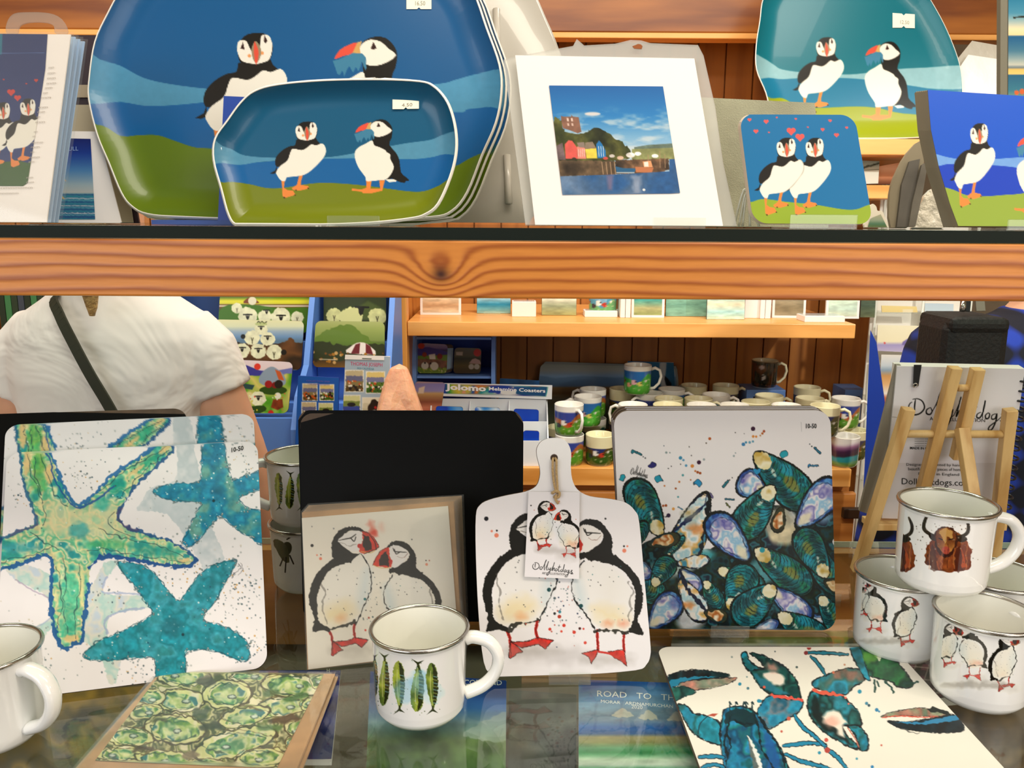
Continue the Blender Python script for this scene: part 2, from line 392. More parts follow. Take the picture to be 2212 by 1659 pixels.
def face(name, pl, O, step, paint, m, parent, off=0.0, depth=None, base='ffffff', thick=0, m2=None):
    """printed sheet inside outline O (plane coordinates), finely divided so that it can carry its picture"""
    O = np.asarray(O, float); lo, hi = O.min(0), O.max(0); sc = step
    nb = max(3, int((hi[1]-lo[1])/sc)); na = max(3, int((hi[0]-lo[0])/sc)); e = (hi[1]-lo[1])*1e-4
    bs = np.linspace(hi[1]-e, lo[1]+e, nb)
    # denser rows close to the ends keep rounded corners round
    ends = (hi[1]-lo[1])*np.array([.0004, .0012, .0025, .0045]); bs = np.sort(np.concatenate([bs, hi[1]-ends, lo[1]+ends]))[::-1]; nb = len(bs)
    L = np.full(nb, 1e9); Rr = np.full(nb, -1e9); n = len(O)
    for i in range(n):
        a, b = O[i], O[(i+1) % n]
        if a[1] == b[1]: continue
        m_ = (np.minimum(a[1], b[1]) <= bs) & (bs <= np.maximum(a[1], b[1]))
        x = a[0] + (bs-a[1])/(b[1]-a[1])*(b[0]-a[0]); L = np.where(m_, np.minimum(L, x), L); Rr = np.where(m_, np.maximum(Rr, x), Rr)
    t = np.linspace(0, 1, na+1)
    if depth is not None: t = .5-.5*np.cos(math.pi*t)*(.35+.65) if False else t
    A = L[:, None]*(1-t)+Rr[:, None]*t; B = np.repeat(bs[:, None], na+1, 1); A = A.ravel(); B = B.ravel()
    o = np.full(A.shape, off)
    if depth is not None: d, _ = segdist(A, B, O, True); o = o + depth(d)
    co = pl.at(A, B, o); X, Y = proj(co); art = Art(X, Y, base); art.aa = max(1.1, step/.0004*.55)
    if paint: paint(art)
    i = np.arange(nb-1)[:, None]*(na+1)+np.arange(na)[None]; q = np.stack([i, i+na+1, i+na+2, i+1], -1).reshape(-1, 4)
    ob = np_mesh(name, co, q, [m] + ([m2] if m2 else []), parent, art.C)
    if thick:
        s_ = ob.modifiers.new('thick', 'SOLIDIFY'); s_.thickness = thick; s_.offset = -1
        if m2: s_.material_offset = 1; s_.material_offset_rim = 1
    return ob
def slab(name, pl, O, t, m, parent, off=-.0002, bevel=0):
    f = pl.at(O[:, 0], O[:, 1], off); b = pl.at(O[:, 0], O[:, 1], off-t)
    o = MB().prism(list(f), list(b)).build(name, m, parent, bevel); return o
FONT = None
def text(parent, pl, items, m, name='lettering', off=.0006):
    """items: (string, x0, y0, x1, y1, cap height, slant) in picture pixels along the baseline; one mesh of letters"""
    V = []; Fc = []
    for it in items:
        s, x0, y0, x1, y1, cap = it[:6]; sl = it[6] if len(it) > 6 else 0; bold = it[7] if len(it) > 7 else 0
        cu = bpy.data.curves.new('t', 'FONT'); cu.body = s; cu.size = 1; cu.resolution_u = 2; cu.offset = bold
        ob = bpy.data.objects.new('t', cu); COL.objects.link(ob); dg = bpy.context.evaluated_depsgraph_get(); dg.update()
        me = bpy.data.meshes.new_from_object(ob.evaluated_get(dg)); bpy.data.objects.remove(ob); bpy.data.curves.remove(cu)
        co = np.array([v.co[:2] for v in me.vertices]); fs = [tuple(p.vertices) for p in me.polygons]; bpy.data.meshes.remove(me)
        if not len(co): continue
        w = co[:, 0].max()-co[:, 0].min(); ux, uy = (x1-x0)/w, (y1-y0)/w; xx = co[:, 0]-co[:, 0].min(); yy = co[:, 1]/.72*cap
        px = x0 + xx*ux + yy*sl; py = y0 + xx*uy - yy
        a, b = pl.hit(px, py, off); n = len(V); V += [tuple(p) for p in pl.at(a, b, off)]; Fc += [tuple(i+n for i in f) for f in fs]
    me = bpy.data.meshes.new(name); me.from_pydata(V, [], Fc); me.update(); return link(name, me, m, parent)
# ---------------------------------------------------------------- the room
PAINT = attr_mat('print_gloss', .34, .08, .3); MATTE = attr_mat('print_matte', .6, 0, .15); TRAYM = attr_mat('melamine_print', .3, .12, .35)
EDGE = mat('brown_fibreboard', '54402f', .6, var=.15, vscale=60); BLACKB = mat('black_board_back', '060606', .28, var=.2)
WHITE = mat('white_card', 'e8e4e0', .5); CREAM = mat('cream_card', 'efe8d6', .5); ENAM = mat('white_enamel', 'f4f4f2', .12, coat=.6)
ENAMIN = mat('enamel_inside', 'ecebe2', .15, coat=.5)
CHINA = mat('white_china', 'f7f4ea', .12, coat=.5); CHINAC = mat('cream_china', 'f3ecc4', .14, coat=.5)
STEEL = mat('steel_rim', 'b8b4ae', .22, metal=1, bump=.05, bscale=90); KRAFT = mat('kraft_paper', 'b58f66', .7, var=.1, vscale=30)
ACRYL = clear_mat('clear_acrylic', (.97, .99, .97), 1.49, .02, .05); CELLO = clear_mat('cellophane', (.985, .985, .98), 1.35, .05, .03)
CELLOH = clear_mat('hazy_cellophane', (.93, .93, .9), 1.4, .12, .3)
GLASS = clear_mat('shelf_glass', (.82, .9, .86), 1.55, .01); GEDGE = mat('glass_edge', '03120a', .6, spec=.25)
BEAM = wood('beam_pine', 'cf8436', '9c5216', '3c160a', 'X', 3.0, .38, knots=((-.052, .6, 1.462, .017), (.405, .6, 1.477, .014)), gf=12, ka=8)
PINE = wood('shelf_pine', 'f0b062', 'd08b3c', '7a3a14', 'X', 1.0, .4)
PINEV = wood('post_pine', 'e6a24e', 'b86f28', '6a2c0e', 'Z', 1.0, .4)
PANEL = wood('panel_pine', 'b8742e', 'a66628', '3a1406', 'Z', 1.5, .5, vor=7)
EASEL = wood('easel_pine', 'dcb67a', 'c09254', '8a5c2c', 'Z', 3.0, .5)
BLUE = mat('blue_display_card', '6c96dc', .45); BLUED = mat('dark_blue_card', '173a9c', .45); GREYC = mat('grey_card', 'a7a89c', .6, var=.08, vscale=40)
DARK = mat('dark_brown_board', '1d120c', .7, var=.2)  # plain dark brown for plinth, box window and rack foot

def plain(name, lo, hi, m, label=None): 
    o = MB().b2(lo, hi).build(name, m); struct(o); return o
plain('floor', (-2.6, -1.9, -.05), (2.6, 4.3, 0), wood('floor_wood', '9a6a3c', '7a4c26', '3c1c0c', 'Y', .6, .35))
plain('ceiling', (-2.6, -1.9, 2.6), (2.6, 4.3, 2.66), mat('ceiling_white', 'e8e0d2', .8))
plain('wall_left', (-2.66, -1.9, 0), (-2.6, 4.3, 2.6), mat('wall_cream', 'd9cbb0', .8, var=.04)); plain('wall_right', (2.6, -1.9, 0), (2.66, 4.3, 2.6), MATS['wall_cream'])
# rear wall of the shop behind the camera carries the shop window (the daylight comes through it)
b = MB(); b.b2((-2.6, -1.9, 0), (2.6, -1.84, .9)); b.b2((-2.6, -1.9, 2.5), (2.6, -1.84, 2.6)); b.b2((-2.6, -1.9, .9), (-2.45, -1.84, 2.5)); b.b2((2.45, -1.9, .9), (2.6, -1.84, 2.5))
struct(b.build('wall_front', MATS['wall_cream']))
b = MB()
for x in (-2.42, -.8, .8, 2.42): b.b2((x-.03, -1.89, .9), (x+.03, -1.84, 2.5))
b.b2((-2.45, -1.89, .9), (2.45, -1.84, .95)); b.b2((-2.45, -1.89, 2.45), (2.45, -1.84, 2.5)); struct(b.build('window_1', WHITE))
# panelled back wall: tongue and groove boards with open grooves
b = MB(); x = -2.6; bw = .0755; R0 = random.Random(4)
while x < 1.0:
    b.b2((x+.0022, 2.36, 0), (x+bw-.0022, 2.375, 2.6)); x += bw
b.b2((-2.6, 2.371, 0), (1.0, 2.41, 2.6)); struct(b.build('wall_back', PANEL, bevel=0))
plain('wall_far', (-2.6, 4.24, 0), (2.6, 4.3, 2.6), MATS['wall_cream'])

# ---------------------------------------------------------------- back shelving
YF, YB = 1.92, 2.355
def fz(py, y, px=1300): return float(hy(px, py, y)[2])
Z1 = .918; Z2 = fz(697, YF)  # lower and upper shelf tops
print('Z1 Z2', Z1, Z2)
xp0 = float(hy(846, 760, YF)[0]); xp1 = float(hy(880, 760, YF)[0])
XL, XR = xp1+.001, .80
o = MB().b2((XL, YF, Z1-.045), (XR+.02, YB, Z1)).build('shelf_board', PINE, bevel=.002); tag(o, 'lower pine shelf carrying the crowd of patterned china mugs', 'shelf', 'pine shelves of the back unit')
b = MB().b2((XL, YF, Z2-.034), (XR+.0, YB, Z2)); o = b.build('shelf_board', PINE, bevel=.002)
tag(o, 'pine shelf above the china mugs, holding small framed beach pictures', 'shelf', 'pine shelves of the back unit')
ZT = fz(300, YF, 1920)
o = MB().b2((.40, YF, ZT-.035), (1.05, YB, ZT)).build('shelf_board', PINE, bevel=.002); tag(o, 'high pine shelf under the puffin tray at upper right', 'shelf', 'pine shelves of the back unit')
ZM = fz(400, YF, 1890)
o = MB().b2((.5, YF, ZM-.03), (.88, YB, ZM)).build('shelf_board', PINE, bevel=.002); tag(o, 'short pine shelf with beach prints seen under the upper right tray', 'shelf', 'pine shelves of the back unit')
# the post and its side
YS = 2.16; za = fz(70, YS, 1400)
o = MB().b2((xp0, YF-.005, 0), (xp1, YF+.04, za-.013)).build('shelf_post', PINEV, bevel=.002); tag(o, 'upright pine post rising behind the pink salt rock', 'post')
o = MB().b2((xp0+.005, YF+.04, 0), (xp1-.008, YB, za-.02)).build('upright_board', PINEV); tag(o, 'pine side panel running back from the upright post', 'panel')
# top fascia
c = thing('top_fascia', 'broad dark pine fascia board across the top of the back unit', 'fascia board', (0, YS, za))
FAS = wood('fascia_pine', 'a8641f', '743a0c', '301004', 'X', .8, .4)
MB().b2((-2.0, YS, za), (1.5, YS+.03, 2.58)).build('board', FAS, c, .003)
MB().b2((-2.0, YS-.002, za-.014), (1.5, YS+.05, za-.0005)).build('lower_edge', PINE, c, .002)
o = MB().b2((-1.6, YB-.13, 1.74), (-.75, YB-.005, 1.77)).build('shelf_board', FAS); tag(o, 'dark pine ledge high on the wall at upper left', 'shelf')
# cabinet with drawers under the mug shelf
c = thing('base_cabinet', 'pine base cabinet with dark drawer pulls under the mug shelf', 'cabinet', (.3, YF, 0))
PD = wood('drawer_pine', 'c98540', '9c5c22', '4c1c08', 'X', .9, .45)
MB().b2((XL, YF+.03, .06), (XR+.03, YB-.01, Z1-.046)).build('body', PD, c)
MB().b2((XL, YF+.06, 0), (XR+.03, YB-.02, .059)).build('plinth', DARK, c)
for i in range(3):
    x0 = XL+.01+i*.362
    for j in range(2):
        d = MB().b2((x0, YF+.01, .09+j*.4), (x0+.352, YF+.0295, .47+j*.385)).build('drawer', PD, c, .004)
        hx_ = float(hy(1842, 1108, YF)[0]) if i == 2 and j == 1 else x0+.19; hz = float(hy(1842, 1108, YF)[2]) if j == 1 else .33
        MB().b2((hx_-.025, YF-.008, hz-.013), (hx_+.025, YF+.009, hz+.013)).build('handle', mat('dark_pull', '2c1c10', .4), d, .003)
# low table on the left that carries the blue stand
o = MB().b2((-1.35, 1.478, .84), (-.13, 1.905, .875)).b2((-1.33, 1.5, 0), (-.15, 1.89, .84)).build('display_table', PINE, bevel=.003)
tag(o, 'low pine table under the blue placemat stand on the left', 'table')

# ---------------------------------------------------------------- china mugs
def band_cols(kind, th, h):
    """printed picture of a china mug; th angle, h height 0..1 from the foot"""
    x = th*40; y = h*40; C = np.empty((len(th), 3)); C[:] = hx('f6f3ea')
    def put(m, c): 
        m = np.clip(m, 0, 1)[:, None]; C[:] = C*(1-m) + hx(c)*m
    n = fbm(x, y, 14, 3); k = kind
    if k == 'dark': 
        put(h*0+1, '2c2a20'); put((n-.5)*6, '6b3a18'); put((h-.9)*30, '5c4a30'); put((.13-np.hypot((th-4.35)/1.1, h-.42))*40, 'e8e4da'); put((.045-np.hypot((th-4.35)/1.1, h-.47))*60, '15120e'); put((.1-np.hypot((th-4.2)*.5, h-.78))*30, 'd8c8c4')
        return C
    if k == 'stripe':
        cs = [(0, '7a9a4c'), (.16, '6d9c50'), (.22, '2f8f96'), (.36, '2f9aa4'), (.42, '3c2f3e'), (.58, '4a2c4c'), (.7, '9a6a94'), (.8, 'e8dce4'), (.86, 'faf8f4'), (1, 'faf8f4')]
        yy = h + .05*np.sin(th*2+.5)*(h > .2) + .03*(n-.5); a = np.array([c[0] for c in cs]); v = np.array([hx(c[1]) for c in cs])
        for q in range(3): C[:, q] = np.interp(yy, a, v[:, q])
        return C
    top = {'sheep': .83, 'farm': .8, 'hill': .62, 'cream': .72, 'sea': .78, 'green': .8}[k]
    m = np.clip((top-h)*60, 0, 1); hill = .45+.12*np.sin(th*2.3+1)+.05*np.sin(th*5)
    cc = {'sheep': ('2f6fb4', '3fa33c', '58b83c'), 'farm': ('3a4a9c', 'b46a34', '5c9a2c'), 'hill': ('2a3570', '58401e', '3c5c1e'), 'cream': ('3c3a58', '5a5230', '48501c'),
          'sea': ('7fb2d0', '4fa0c0', '6fb070'), 'green': ('c9d2b4', '1c4a40', '3f7a2c')}[k]
    D = C.copy(); D[:] = hx(cc[0]); mm = np.clip((hill+.16-h)*40, 0, 1)[:, None]; D = D*(1-mm)+hx(cc[1])*mm; mm = np.clip((hill-h+.04*(n-.5))*40, 0, 1)[:, None]; D = D*(1-mm)+hx(cc[2])*mm
    for a, hh, r, col in ((4.3, .45, .1, 'f2b8c0' if k == 'sheep' else 'f4f0e8'), (4.75, .4, .09, 'f0e070' if k == 'sheep' else 'c8402c'), (3.9, .35, .09, 'f3a880' if k == 'sheep' else '30303c'), (5.2, .5, .05, 'f4f0e8'), (3.4, .45, .06, 'b43c28')):
        q = np.clip((r-np.hypot((th-a)*.42, h-hh))*50, 0, 1)[:, None]; D = D*(1-q)+hx(col)*q
        q = np.clip((r*.35-np.hypot((th-a-.12)*.42, h-hh-.03))*60, 0, 1)[:, None]; D = D*(1-q)+hx('201c1c')*q
    sp = (vnoise(x*3, y*3, 2.2, 9) > .86)[:, None]*(h < hill)[:, None]*.6; D = D*(1-sp)+hx('e8e0b0')*sp
    m = m[:, None]; C[:] = C*(1-m)+D*m; return C
MUGR, MUGH = .0355, .075
proto_mug = {}
def china_mug(kind, label, x, y, z, ang, group):
    """ang: direction of the handle, degrees (0 = right, -90 = towards the viewer)"""
    rt = MUGR; cream = kind in ('cream', 'dark', 'hill')
    t = thing('china_mug', label, 'mug', (x, y, z), group); t.rotation_euler = (0, 0, math.radians(ang))
    ang = round(ang/30)*30; key = (kind, ang)
    if key in proto_mug:
        for ch in proto_mug[key]:
            c = ch.copy(); COL.objects.link(c); c.parent = t; c.matrix_parent_inverse = Matrix.Identity(4)
        return t
    k = 48; nh = 30; hs = np.concatenate([[0, .004, .010], np.linspace(.014, .0735, nh)]); rs = np.interp(hs, [0, .004, .012, .075], [rt-.008, rt-.0035, rt-.0015, rt])
    a = np.linspace(0, 2*math.pi, k+1)[:-1]; Hh, A = np.meshgrid(hs, a, indexing='ij'); Rr = rs[:, None]
    co = np.stack([Rr*np.cos(A), Rr*np.sin(A), Hh], -1).reshape(-1, 3); n = len(hs)
    wa = np.mod(A + math.radians(ang), 2*math.pi)   # picture faces the front of the shop
    cols = band_cols(kind, wa.ravel(), (Hh/.075).ravel()); fr = (Hh.ravel() < .003); cols[fr] = hx('f4f0e4')
    if cream and kind != 'dark':
        up = (Hh.ravel()/.075 > (.62 if kind == 'hill' else .72)); cols[up] = hx('f0e8bc')
    q = [(i*k+j, i*k+(j+1) % k, (i+1)*k+(j+1) % k, (i+1)*k+j) for i in range(n-1) for j in range(k)]
    b0 = np_mesh('body', co, q, attr_mat('china_glaze', .15, .5), t, cols); b0.matrix_parent_inverse = Matrix.Identity(4)
    im = CHINAC if cream else CHINA
    ins = MB().lathe((0, 0, 0), [(0.0005, .004), (rt-.006, .004), (rt-.0028, .012), (rt-.0024, .073), (rt-.0014, .075), (rt, .0735)], k).build('inside', im, t, local=True)
    hd = MB().tube([(rt-.002, 0, .062), (rt+.009, 0, .066), (rt+.021, 0, .06), (rt+.025, 0, .044), (rt+.02, 0, .026), (rt+.008, 0, .014), (rt-.003, 0, .012)], [.0045, .0042, .0038, .0036, .0036, .0038, .0045], 10).build('handle', im, t, local=True)
    proto_mug[key] = [b0, ins, hd]; return t
# (rim centre x, y in the picture, tier, kind, handle direction, label)
MUGS = [
 (1378, 787, 3, 'sheep', 0, 'china mug with pink and yellow sheep on green, perched on top of the mug pile'),
 (1345, 838, 2, 'hill', None, 'dark hill china mug directly under the perched sheep mug'),
 (1409, 849, 2, 'farm', None, 'china mug with purple and red farm scene right below the perched sheep mug'),
 (1451, 839, 2, 'sheep', -20, 'white rimmed china mug with a blue and green band right of the perched mug'),
 (1499, 831, 2, 'cream', None, 'cream rimmed china mug at the back, left of two alike'),
 (1568, 831, 2, 'cream', None, 'cream rimmed china mug at the back, nearest the blue gift box'),
 (1744, 835, 2, 'cream', -10, 'shaded cream china mug at the back right of the dark sheep mug'),
 (1828, 859, 2, 'farm', 0, 'china mug with blue farm picture at the right end beside the blue panel'),
 (1540, 853, 2, 'sea', 0, 'white china mug with pale sea picture in the middle of the pile'),
 (1447, 858, 2, 'cream', None, 'pale yellow china mug left of centre in the third row'),
 (1514, 866, 2, 'cream', -15, 'cream china mug with its handle right in the middle row of the pile'),
 (1662, 853, 2, 'cream', 0, 'cream china mug in front of the blue gift box'),
 (1652, 871, 2, 'cream', -10, 'cream china mug one row before the blue gift box mug'),
 (1750, 859, 2, 'hill', 10, 'cream and dark blue china mug in the second row at the right'),
 (1785, 876, 2, 'cream', -10, 'peach rimmed china mug with a large handle above the mussel board corner'),
 (1447, 878, 2, 'cream', 190, 'cream china mug above the left half of the mussel board, handle left'),
 (1531, 884, 2, 'sea', None, 'pale blue china mug just above the mussel board'),
 (1598, 875, 2, 'sheep', None, 'china mug with blue and green band above the middle of the mussel board'),
 (1700, 890, 2, 'farm', -15, 'china mug with handle right peeping over the top right corner of the mussel board'),
 (1375, 884, 2, 'green', None, 'white china mug with dark green hill above the left corner of the mussel board'),
 (1281, 839, 2, 'farm', None, 'china mug with purple hill band at the back left of the pile'),
 (1270, 855, 2, 'sheep', 180, 'bright green sheep china mug with handle left'),
 (1230, 873, 2, 'farm', -62, 'front left china mug with red farm picture, its handle towards the viewer'),
 (1281, 902, 1, 'green', None, 'lower china mug with dark green hill under the sheep mug'),
 (1213, 922, 1, 'cream', None, 'lower china mug half hidden at the left end of the pile'),
 (1234, 941, 1, 'farm', -120, 'lower front china mug with purple hills and grey sheep'),
 (1293, 937, 1, 'hill', None, 'lower front china mug with red and brown hill and white sheep'),
 (1844, 927, 1, 'cream', None, 'lower cream china mug behind the purple and teal striped mug'),
 (1835, 946, 1, 'stripe', 160, 'purple, teal and green striped china mug at the front right of the shelf'),
]
pos = []
for cx, cy, tier, kind, ang, labl in MUGS:
    P = hp(cx, cy, Z1 + MUGH*tier); pos.append([float(P[0]), float(P[1])])
for it in range(200):
    mv = False
    for i in range(len(pos)):
        for j in range(i):
            if MUGS[i][2] != MUGS[j][2]: continue
            dx = pos[i][0]-pos[j][0]; dy = pos[i][1]-pos[j][1]; d = math.hypot(dx, dy); m = .0745
            if d < m:
                s = (m-d)/2/max(d, 1e-6)*1.02; pos[i][0] += dx*s; pos[i][1] += dy*s; pos[j][0] -= dx*s; pos[j][1] -= dy*s; mv = True
        pos[i][1] = min(max(pos[i][1], YF+.04), YB-.04)
    if not mv: break
def free_angle(x, y, others):
    best = (-1, 0)
    for d in range(0, 360, 30):
        hxx, hyy = x+.052*math.cos(math.radians(d)), y+.052*math.sin(math.radians(d)); c_ = min([math.hypot(hxx-p[0], hyy-p[1]) for p in others if abs(p[0]-x)+abs(p[1]-y) > .01] + [9])
        c_ = min(c_, YB-hyy+.03)
        if c_ > best[0] + .002: best = (c_, d)
    return best[1]
def hpos(x, y, a): return (x+.05*math.cos(math.radians(a)), y+.05*math.sin(math.radians(a)))
occ = {t: [tuple(p) for p, m in zip(pos, MUGS) if m[2] == t] + [hpos(p[0], p[1], m[4]) for p, m in zip(pos, MUGS) if m[2] == t and m[4] is not None] for t in (1, 2, 3)}
low = [p for p, m in zip(pos, MUGS) if m[2] == 1]
for p, m in zip(pos, MUGS):
    if m[2] == 2 and all(math.hypot(p[0]-q[0], p[1]-q[1]) > .0745 for q in low): low.append(p); occ[1].append(tuple(p))
low = [p for p, m in zip(pos, MUGS) if m[2] == 1]
for (x, y), (cx, cy, tier, kind, ang, labl) in zip(pos, MUGS):
    z = Z1 + MUGH*(tier-1)
    if ang is None: ang = free_angle(x, y, occ[tier]); occ[tier].append(hpos(x, y, ang))
    china_mug(kind, labl, x, y, z, ang, 'china mugs on the lower back shelf')
    if tier == 2 and all(math.hypot(x-p[0], y-p[1]) > .0745 for p in low):
        low.append((x, y)); fa = free_angle(x, y, occ[1]); occ[1].append(hpos(x, y, fa)); china_mug('cream', 'cream china mug of the lower layer carrying another mug', x, y, Z1, fa, 'lower layer of stacked china mugs')
Pd = hp(1653, 777, Z1+MUGH*3-.01); Pd[1] = min(Pd[1], YB-.05)
zb = float(hy(1653, 777, Pd[1])[2])-MUGH
china_mug('dark', 'dark china mug with a black faced sheep, standing on the blue gift box', Pd[0], Pd[1], zb, 0, 'china mugs on the lower back shelf')
def gift_box(x0, x1, y, ztop, dep, label, wx=True):
    c = thing('gift_box', label, 'box', ((x0+x1)/2, y, Z1)); MB().b2((x0, y, Z1), (x1, y+dep, ztop)).build('carton', BLUE, c, .001)
    MB().b2((x0+.018, y-.0008, Z1+.02), (x1-.018, y-.0001, ztop-.018)).build('window', DARK, c); return c
gx0 = hy(1613, 850, Pd[1]-.045)[0]; gx1 = hy(1697, 850, Pd[1]-.045)[0]
gift_box(gx0, gx1, Pd[1]-.045, zb-.0005, .09, 'blue gift box lifting the dark sheep mug behind the mug pile')
P = hy(1826, 842, YB-.1); P2 = hy(1872, 842, YB-.1); gift_box(P[0], P2[0], YB-.1, P[2], .09, 'blue gift box half hidden behind the mugs at the right end of the shelf')
# ---------------------------------------------------------------- beam, glass shelf and the things on it
ZG = CAMZ - .0045       # top of the glass shelf
YG0 = .605
# beam: front face traced at depth YG0
zb0 = float(hy(1106, 645, YG0)[2])
def gb(): return MB().b2((-.925, YG0, zb0), (1.025, YG0+.03, ZG-.0092))
o = gb().build('shelf_beam', BEAM, bevel=.0015); tag(o, 'wide orange pine beam with a dark knot across the middle of the picture', 'beam')
c = thing('glass_shelf', 'clear glass shelf with dark green edge on top of the pine beam', 'shelf', (0, YG0, ZG))
MB().b2((-.92, YG0+.0015, ZG-.009), (1.02, 1.12, ZG)).build('glass_sheet', GLASS, c)
MB().b2((-.92, YG0, ZG-.009), (1.02, YG0+.0014, ZG-.0002)).build('front_edge', GEDGE, c)
for x in (-.905, 1.025):
    o = MB().b2((x-.02, YG0+.0305, 0), (x+.0, YG0+.075, ZG-.0095)).build('stand_upright', PINEV); tag(o, 'pine upright of the glass shelf unit, left end' if x < 0 else 'pine upright of the glass shelf unit, right end', 'upright')

# ---- cartoon puffins (outlines in one common drawing frame)
def puffin_front(a, legs=True, tail=True):
    K, Wt, Og = '14120c', 'f6f2e4', 'ee8a3c'
    if tail: a.poly([(475, 1243), (512, 1222), (524, 1190), (530, 1235), (500, 1247)], K)
    if legs:
        a.poly([(555, 1285), (582, 1283), (575, 1345), (600, 1362), (640, 1365), (656, 1393), (640, 1402), (620, 1408), (582, 1419), (565, 1405), (563, 1350)], Og)
        a.poly([(685, 1255), (712, 1250), (697, 1300), (697, 1325), (748, 1333), (756, 1345), (735, 1356), (690, 1366), (640, 1362), (630, 1348), (668, 1325)], Og)
        a.dots([(578, 1417, 6), (655, 1398, 5), (662, 1363, 5), (750, 1349, 5)], '3a1408')
    a.poly([(665, 1000), (700, 1015), (770, 1015), (800, 985), (815, 1010), (842, 1040), (785, 1052), (710, 1090), (645, 1085), (600, 1150), (560, 1190), (525, 1195), (512, 1170), (520, 1125), (560, 1080), (612, 1050), (655, 1040)], K, sm=3)
    a.poly([(600, 1150), (620, 1095), (640, 1066), (700, 1076), (735, 1062), (772, 1034), (805, 1042), (848, 1028), (872, 1055), (876, 1092), (855, 1135), (800, 1195), (745, 1240), (700, 1258), (640, 1266), (596, 1272), (582, 1298), (552, 1292), (527, 1258), (520, 1232), (548, 1190)], Wt, sm=3)
    a.poly([(662, 935), (690, 885), (738, 871), (790, 880), (815, 935), (790, 1010), (740, 1025), (675, 1005)], K, sm=3)
    a.poly([(662, 912), (678, 902), (700, 908), (718, 945), (742, 960), (758, 925), (762, 888), (780, 877), (800, 886), (808, 905), (813, 930), (800, 985), (765, 1002), (735, 1006), (695, 1000), (672, 985), (658, 945)], Wt, sm=3)
    a.poly([(672, 940), (684, 910), (691, 943)], '30120e').poly([(775, 908), (778, 880), (791, 905), (783, 917)], '30120e')
    a.dots([(712, 971, 8), (767, 959, 8)], 'efa060')
    a.poly([(722, 935), (738, 906), (756, 925), (764, 955), (756, 985), (742, 1003), (728, 985), (721, 955)], '9c8a6c', sm=3)
    a.poly([(734, 908), (748, 935), (753, 965), (742, 1011), (733, 975), (732, 935)], 'e8543c', sm=2)
def puffin_side(a):
    K, Wt, Og = '14120c', 'f6f2e4', 'ee8a3c'
    a.poly([(1165, 1290), (1205, 1288), (1196, 1352), (1265, 1352), (1258, 1292), (1298, 1292), (1286, 1345), (1280, 1367), (1200, 1386), (1142, 1386), (1132, 1374), (1060, 1366), (1062, 1351), (1130, 1358), (1166, 1345)], Og)
    a.poly([(1300, 1286), (1390, 1285), (1378, 1302), (1330, 1306)], Wt)
    a.poly([(1200, 900), (1215, 872), (1260, 856), (1305, 862), (1340, 895), (1354, 935), (1346, 990), (1330, 1038), (1378, 1095), (1403, 1150), (1414, 1235), (1448, 1268), (1470, 1288), (1466, 1298), (1448, 1298), (1438, 1311), (1398, 1302), (1350, 1280), (1303, 1287), (1340, 1230), (1330, 1110), (1270, 1070), (1215, 1050), (1208, 985)], K, sm=2)
    a.poly([(1207, 1006), (1222, 1040), (1262, 1056), (1300, 1075), (1312, 1090), (1338, 1108), (1338, 1140), (1362, 1192), (1345, 1245), (1305, 1286), (1255, 1292), (1210, 1297), (1165, 1297), (1158, 1268), (1112, 1205), (1086, 1140), (1084, 1090), (1112, 1055), (1160, 1030)], Wt, sm=3)
    a.poly([(1192, 912), (1205, 885), (1240, 868), (1285, 878), (1318, 908), (1350, 935), (1312, 965), (1260, 981), (1220, 974), (1207, 950)], Wt, sm=2)
    a.poly([(1085, 952), (1110, 912), (1150, 890), (1184, 881), (1165, 928), (1125, 938)], 'ea5440', sm=2)
    a.poly([(1184, 881), (1203, 875), (1194, 905), (1198, 930), (1160, 932)], 'd8a860')
    a.poly([(1078, 958), (1100, 955), (1165, 925), (1205, 928), (1220, 945), (1223, 990), (1217, 1000), (1203, 960), (1196, 985), (1188, 1005), (1178, 985), (1165, 1010), (1150, 982), (1140, 995), (1128, 1025), (1120, 1000), (1108, 1020), (1098, 1015), (1088, 985)], '3f83a4')
    a.poly([(1240, 908), (1252, 878), (1266, 905), (1255, 911)], '30120e')
def sky_bands(a, sky, light, mid, green, B):
    a.fill(lambda X, Y, C: np.broadcast_to(hx(sky), C.shape))
    a.poly(B[1], mid, sm=4); a.poly(B[0], light, sm=4, tex=.03); a.poly(B[2], green, sm=4)
def heart(a, x, y, r, c='ea5a56'): a.dots([(x-r*.5, y-r*.3, r*.58), (x+r*.5, y-r*.3, r*.58)], c); a.poly([(x-r*1.0, y-r*.1), (x+r*1.0, y-r*.1), (x, y+r)], c)
def stub(a, *p): a.poly(p, 'f4f0e2')

